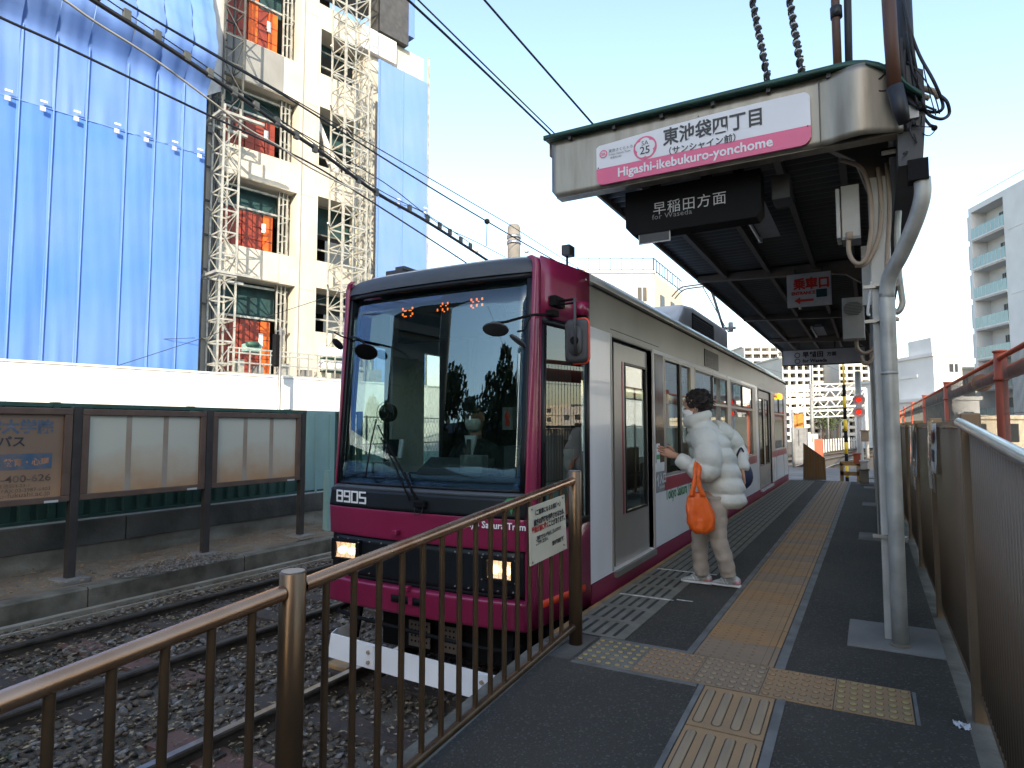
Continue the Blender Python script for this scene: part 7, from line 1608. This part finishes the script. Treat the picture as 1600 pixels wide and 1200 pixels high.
# small grey building
P1 = O + ray(1455, 600) * 55; P1.z = 0
def simple(name, u0, u1, v0, dist, depth, m, lab, wins, zbot=-1., par=None, cat='building', yaw=0.):
    a = O + ray(u0, v0) * dist; b_ = O + ray(u1, v0) * dist; zt_ = (a.z + b_.z) / 2; a.z = b_.z = 0; ex_ = (b_ - a); W_ = ex_.length; ex_.normalize(); ny = Vector((-ex_.y, ex_.x, 0))
    lf = lambda s, b2, c: tuple(a + ex_ * s + ny * b2 + Vector((0, 0, c))); t = thing(name, a, lab, cat)
    g = MB(lf); g.box(0, W_, 0, depth, zbot, zt_); g.build('wall', m, t)
    g = MB(lf); g.box(-.15, W_ + .15, -.15, depth + .1, zt_, zt_ + .25); g.build('parapet', m, t)
    for (f0, f1, g0, g1, *mm) in wins:
        g = MB(lf); H_ = zt_ + 1; g.box(W_ * f0, W_ * f1, -.05, .02, zt_ - H_ * g1, zt_ - H_ * g0); w_ = g.build('window', mm[0] if mm else 'window_dark', t)
        g = MB(lf); s = W_ * (f0 + f1) / 2; g.box(s - .04, s + .04, -.09, -.05, zt_ - H_ * g1, zt_ - H_ * g0); g.build('frame', 'light_grey', w_)
    return t, lf, W_, zt_
t, lf, W_, zt_ = simple('grey_house', 1458, 1502, 556, 50, 9, 'facade_white', 'small pale grey house with a roof terrace box left of the white apartments', [(.55, .85, .08, .16)])
g = MB(lf); g.box(W_ * .25, W_ * .75, 1, 4, zt_, zt_ + 1.6); g.build('roof_box', 'facade_white', t); g = MB(lf)
for k in range(9): g.bar((W_ * k / 8, .1, zt_ + .25), (W_ * k / 8, .1, zt_ + 1.1), .05)
g.bar((0, .1, zt_ + 1.1), (W_, .1, zt_ + 1.1), .05); g.build('roof_railing', 'light_grey', t)
simple('grey_house', 1434, 1460, 590, 52, 9, 'facade_white', 'narrow pale house joined to the left of the grey house', [(.2, .4, .3, .4), (.6, .8, .3, .4)])
simple('tan_house', 1500, 1522, 577, 70, 8, 'facade_beige', 'sunlit tan house between the grey house and the apartments', [(.2, .5, .1, .2)])
simple('low_house', 1480, 1530, 625, 46, 8, 'facade_white', 'low pale annex in front of the tall white apartments', [(.1, .3, .2, .4), (.5, .8, .2, .5)])
simple('brick_house', 1500, 1700, 655, 40, 6, 'facade_beige', 'low tan house behind the orange fence at the right edge', [(.05, .2, .1, .5), (.3, .45, .1, .5)])
# lattice transmission pylon
def pylon(u, vt, vb, dist, lab):
    b_ = O + ray(u, vb) * dist; tpt = O + ray(u, vt) * dist; t = thing('pylon', (b_.x, b_.y, -.6), lab, 'pylon'); H_ = tpt.z; w0, w1 = 1.1, .45; g = MB(); 
    for sx in (-1, 1):
        for sy in (-1, 1): g = MB(); g.bar((b_.x + sx * w0, b_.y + sy * w0, -.6), (b_.x + sx * w1, b_.y + sy * w1, H_), .14); g.build('leg', 'light_grey', t)
    g = MB()
    for k in range(14):
        f0, f1 = k / 14, (k + 1) / 14; wa, wb2 = w0 + (w1 - w0) * f0, w0 + (w1 - w0) * f1; g.bar((b_.x - wa, b_.y - wa, H_ * f0), (b_.x + wb2, b_.y - wb2, H_ * f1), .09); g.bar((b_.x + wa, b_.y - wa, H_ * f0), (b_.x - wb2, b_.y - wb2, H_ * f1), .09); g.bar((b_.x - wb2, b_.y - wb2, H_ * f1), (b_.x + wb2, b_.y - wb2, H_ * f1), .09)
    for f in (.78, .9): g.bar((b_.x - 3, b_.y, H_ * f), (b_.x + 3, b_.y, H_ * f), .15)
    o = g.build('bracing', 'light_grey', t); o['kind'] = 'stuff'
pylon(1412, 538, 660, 95, 'pale lattice pylon between the shelter column and the grey house')
pylon(1431, 590, 660, 130, 'farther thin lattice pylon beside the pale one')
# beige building above the tram roof
t, lf, W_, zt_ = simple('beige_apartments', 903, 1022, 427, 62, 12, 'facade_beige', 'sunlit beige apartment building with roof railing rising above the tram', [(.78, .90, .08, .16), (.35, .5, .08, .16)])
E_ = Vector(lf(W_, 0, 0)); dR = (O + ray(1066, 430) * 72); dR.z = 0; ex_ = (dR - E_); L_ = ex_.length; ex_.normalize(); ny = Vector((-ex_.y, ex_.x, 0)); l2 = lambda s, b2, c: tuple(E_ + ex_ * s + ny * b2 + Vector((0, 0, c)))
g = MB(l2); g.box(.01, L_, .02, 8, -1, zt_ - .01); g.build('side_wall', 'facade_beige', t)
for k in range(4):
    for q in (.25, .6, .85): g = MB(l2); z = zt_ - 3.2 - k * 3.1; g.box(L_ * q - .7, L_ * q + .7, -.05, .05, z, z + 1.5); g.build('window', 'window_dark', t)
for (F_, LL) in ((lf, W_), (l2, L_)):
    g = MB(F_); n = int(LL / 1.0)
    for k in range(n + 1): g.bar((LL * k / n, .05, zt_ + .2), (LL * k / n, .05, zt_ + 1.5), .07)
    for z in (.35, 1.5): g.bar((0, .05, zt_ + z), (LL, .05, zt_ + z), .08)
    g.build('roof_railing', 'window_dark', t)['kind'] = 'stuff'
# far apartment slabs seen past the tram
def slab_block(u0, u1, v0, dist, lab, m, nb, floors, name='far_apartments'):
    t, lf, W_, zt_ = simple(name, u0, u1, v0, dist, 12, m, lab, [])
    fh_ = (zt_ + 1) / floors
    for i in range(floors):
        z = zt_ - fh_ * (i + 1)
        g = MB(lf); g.box(.2, W_ - .2, -.8, 0, z, z + .09 * fh_); g.box(.2, W_ - .2, -.8, -.7, z + .09 * fh_, z + .42 * fh_); g.build('balcony', m, t)
        for k in range(nb): s = W_ * (k + .5) / nb; g = MB(lf); g.box(s - W_ / nb * .36, s + W_ / nb * .36, -.06, 0, z + .1 * fh_, z + fh_ * .9); g.build('window', 'window_dark', t)
        
    for k in range(nb + 1): g = MB(lf); s = W_ * k / nb; g.box(max(0, s - .15), min(W_, s + .15), -.82, -.02, -.8, zt_); g.build('fin_wall', m, t)
slab_block(1160, 1226, 543, 120, 'pale apartment slab above the rear of the tram', 'facade_white2', 5, 13)
slab_block(1218, 1262, 560, 95, 'white balcony block left of the red striped tower', 'facade_white2', 4, 11)
slab_block(1264, 1306, 540, 105, 'tall white balcony tower with rust coloured strips behind the crossing', 'facade_white2', 4, 15)
slab_block(1306, 1352, 552, 100, 'bright white balcony tower directly under the far hanging sign', 'facade_white2', 4, 13)
slab_block(1130, 1164, 575, 150, 'distant pale slab at the left of the pale apartments', 'facade_white2', 3, 10)
t = bpy.data.objects['far_apartments.002']
# low horizon blocks closing the skyline
rr_ = random.Random(21)
for k in range(26):
    az = -62 + k * 4.1; d = rr_.uniform(150, 230); x, y = d * math.sin(math.radians(az)), d * math.cos(math.radians(az)); w_ = rr_.uniform(7, 14); h = rr_.uniform(7, 13)
    if -12 < az < 14: h = rr_.uniform(6, 9)
    t = thing('distant_house', (x, y, -.7), 'distant low %s building on the skyline' % ('white', 'tan', 'grey')[k % 3], 'building', 'distant low buildings on the skyline'); g = MB(); g.box(x - w_, x + w_, y - 5, y + 5, -.7, h); g.build('wall', ['facade_white2', 'facade_beige', 'concrete_grey'][k % 3], t)
    for i in range(int(h / 3)):
        for q in range(4): g = MB(); xx = x - w_ + 2 * w_ * (q + .5) / 4; g.box(xx - .9, xx + .9, y - 5.05, y - 5, i * 3 + .8, i * 3 + 2.2); g.build('window', 'window_dark', t)
# ================================================================ FAR END OF THE LINE
g = MB(); g.quad((-30, 24, ZR + .004), (25, 24, ZR + .004), (25, 33, ZR + .004), (-30, 33, ZR + .004)); tag(g.build('road', 'road'), kind='structure')
g = MB(); g.quad((-9, 21, ZB - .016), (30, 33, ZB - .016), (45, 120, ZB - .016), (-9, 120, ZB - .016)); tag(g.build('far_track_bed', 'ballast_base'), kind='structure')
for k, (u, v0, v1, d, lab) in enumerate(((1267, 600, 700, 40, 'grey catenary mast left of the far track'), (1293, 630, 690, 60, 'thin dark mast in the middle of the far track view'), (1238, 640, 700, 30, 'thin grey post right behind the tram end'))):
    a = O + ray(u, v0) * d; t = thing('catenary_mast', (a.x, a.y, -.6), lab, 'mast'); g = MB(); g.tube([(a.x, a.y, -.6), (a.x, a.y, a.z)], .11 if k == 0 else .06, 10); g.build('shaft', 'mid_grey', t)
for k, (v, d) in enumerate(((609, 40), (624, 44), (641, 52), (600, 70))):
    a = O + ray(1222, v + 3) * d; b_ = O + ray(1352, v - 2) * d; t = thing('catenary_gantry', a, 'pale steel gantry beam across the far tracks, number %s from the top' % ('two', 'three', 'four', 'one')[k], 'gantry', 'gantry beams over the far tracks')
    g = MB(); g.bar(a, b_, .14); g.build('upper_chord', 'light_grey', t); dz = Vector((0, 0, -.5)); g = MB(); g.bar(a + dz, b_ + dz, .10); g.build('lower_chord', 'light_grey', t)
    g = MB(); n = 14
    for i in range(n): g.bar(a.lerp(b_, i / n) + (dz if i % 2 else dz * 0), a.lerp(b_, (i + 1) / n) + (dz * 0 if i % 2 else dz), .06)
    g.build('web', 'light_grey', t)['kind'] = 'stuff'
    for q in (a, b_): g = MB(); g.tube([(q.x, q.y, -.6), (q.x, q.y, q.z)], .1, 8); g.build('upright', 'light_grey', t)
# yellow and black crossing post
a = O + ray(1322, 698) * 20; b_ = O + ray(1322, 640) * 20
t = thing('crossing_post', (a.x, a.y, -.6), 'yellow and black striped crossing post beyond the platform end', 'post')
for k in range(9): z0 = -.6 + k * .36; g = MB(); g.tube([(a.x, a.y, z0), (a.x, a.y, z0 + .355)], .05, 12); g.build('band', 'yellow' if k % 2 else 'black_matte', t)
g = MB(); g.tube([(a.x, a.y, 2.6), (a.x, a.y, 3.6)], .03, 10); g.build('mast', 'yellow', t)
a = O + ray(1341, 650) * 17
t = thing('crossing_signal', (a.x, a.y, -.6), 'white crossing mast with two red round lamps beside the shelter column', 'signal')
g = MB(); g.tube([(a.x + .02, a.y + .1, -.6), (a.x + .02, a.y + .1, 2.8)], .075, 12); g.build('mast', 'white', t)
for v in (625, 644):
    c = O + ray(1342, v) * 17; g = MB(); g.tube([(c.x, c.y, c.z), (c.x, c.y - .03, c.z)], .15, 20); q = g.build('backplate', 'white', t); g = MB(); g.tube([(c.x, c.y - .03, c.z), (c.x, c.y - .08, c.z)], .06, 16); g.build('lamp', 'signal_red', q); g = MB(); g.grid(lambda s, w_: (c.x + .10 * math.cos(math.pi * s), c.y - .05 - .13 * w_, c.z + .10 * math.sin(math.pi * s)), 10, 2); g.build('hood', 'black_matte', q)
for dz in ():
    c = O + ray(1330, 603) * 17; g = MB(); g.bar(c + Vector((-.35, 0, dz)), c + Vector((.35, 0, -dz)), .10, .02, (0, 1, 0)); g.build('cross_board', 'yellow', t)
# platform end barrier
y = 17.9; a, b_, c, d = gy(1255, 692, y), gy(1255, 751, y), gy(1291, 750, y), gy(1289, 716, y)
t = thing('end_barrier', (a.x, y, 0), 'brown sloping panel barrier at the far left end of the platform', 'barrier'); g = MB(); g.prism([a, b_, c, d], (0, .04, 0)); g.build('frame', 'orange_paint' if 0 else 'beam', t)
nsl = 8
for k in range(nsl):
    x0, x1 = a.x + (c.x - a.x) * k / nsl + .015, a.x + (c.x - a.x) * (k + 1) / nsl - .01; zt2 = lambda x: a.z + (d.z - a.z) * (x - a.x) / (d.x - a.x) - .03
    g = MB(); g.prism([(x0, y - .012, .05), (x1, y - .012, .05), (x1, y - .012, zt2(x1)), (x0, y - .012, zt2(x0))], (0, -.015, 0)); g.build('slat', 'bronze', t)
# orange low barrier with crates
y = 18.2; a, b_ = gy(1312, 724, y), gy(1346, 750, y); t = thing('track_barrier', (a.x, y, 0), 'low weathered orange brown barrier at the right end of the platform', 'barrier')
for q in ((a.x, b_.x, a.z - .05, a.z + .05), (a.x, b_.x, a.z - .3, a.z - .2), (a.x, a.x + .08, b_.z - .3, a.z), (b_.x - .1, b_.x, b_.z - .3, a.z)): g = MB(); g.box(q[0], q[1], y, y + .08, q[2], q[3]); g.build('rail', 'edge_orange', t)
y = 15.5
for k, (u0, u1, v0, v1, m, lab) in enumerate(((1344, 1356, 722, 734, 'light_grey', 'grey metal box on the end barrier'), (1342, 1358, 735, 756, 'concrete_old', 'brown bin standing near the far column'), (1333, 1345, 710, 724, 'orange_paint', 'small orange brown crate behind the end barrier'), (1345, 1358, 674, 690, 'conduit', 'small tan box fixed near the far column'))):
    a, b_ = gy(u0, v0, y + k), gy(u1, v1, y + k); t = thing('equipment_box', (a.x, y + k, b_.z), lab, 'box'); g = MB(); g.box(a.x, b_.x, y + k, y + k + .3, b_.z, a.z); g.build('body', m, t, bev=.015); g = MB(); g.box(a.x - .02, b_.x + .02, y + k - .02, y + k + .32, a.z, a.z + .03); g.build('lid', m, t)
# trackside cabinets left behind the tram
for k, (u0, u1, v0, v1, d, m, lab) in enumerate(((1236, 1262, 668, 700, 30, 'mid_grey', 'grey relay cabinet just behind the tram end'), (1262, 1278, 678, 694, 34, 'light_grey', 'white control box in the middle of the crossing'), (1236, 1256, 646, 668, 45, 'orange_flange', 'bright orange sheet behind the relay cabinet'), (1272, 1285, 686, 694, 30, 'orange_paint', 'low orange barrier block by the crossing'))):
    a, b_ = O + ray(u0, v0) * d, O + ray(u1, v1) * d; t = thing('trackside_cabinet', (a.x, a.y, -.6), lab, 'cabinet'); g = MB(); g.box(a.x, b_.x, a.y, a.y + .8, min(b_.z, -.4), a.z); g.build('body', m, t, bev=.02); g = MB(); g.box(a.x + (b_.x - a.x) * .48, a.x + (b_.x - a.x) * .52, a.y - .02, a.y, b_.z + .1, a.z - .1); g.build('door_seam', 'dark_grey', t)
k = 0
for k in range(16):
    a = O + ray(1278 + k * 4, 676) * (46 + k); t = thing('barrier_post', (a.x, a.y, -.6), 'small pale fence post along the far track', 'post', 'small posts along the far track'); g = MB(); g.box(a.x - .05, a.x + .05, a.y, a.y + .1, -.6, .4); g.build('post', 'light_grey', t)
for k, (u, d, h) in enumerate(((1285, 75, 3.4), (1308, 80, 4.2), (1298, 88, 3.6))):
    a = O + ray(u, 668) * d; tree('far_tree', a.x, a.y, h, 1.7, ('left', 'right', 'middle')[k] + ' of three small dark trees at the far end of the track', 500, 40 + k, group='trees at the far end')
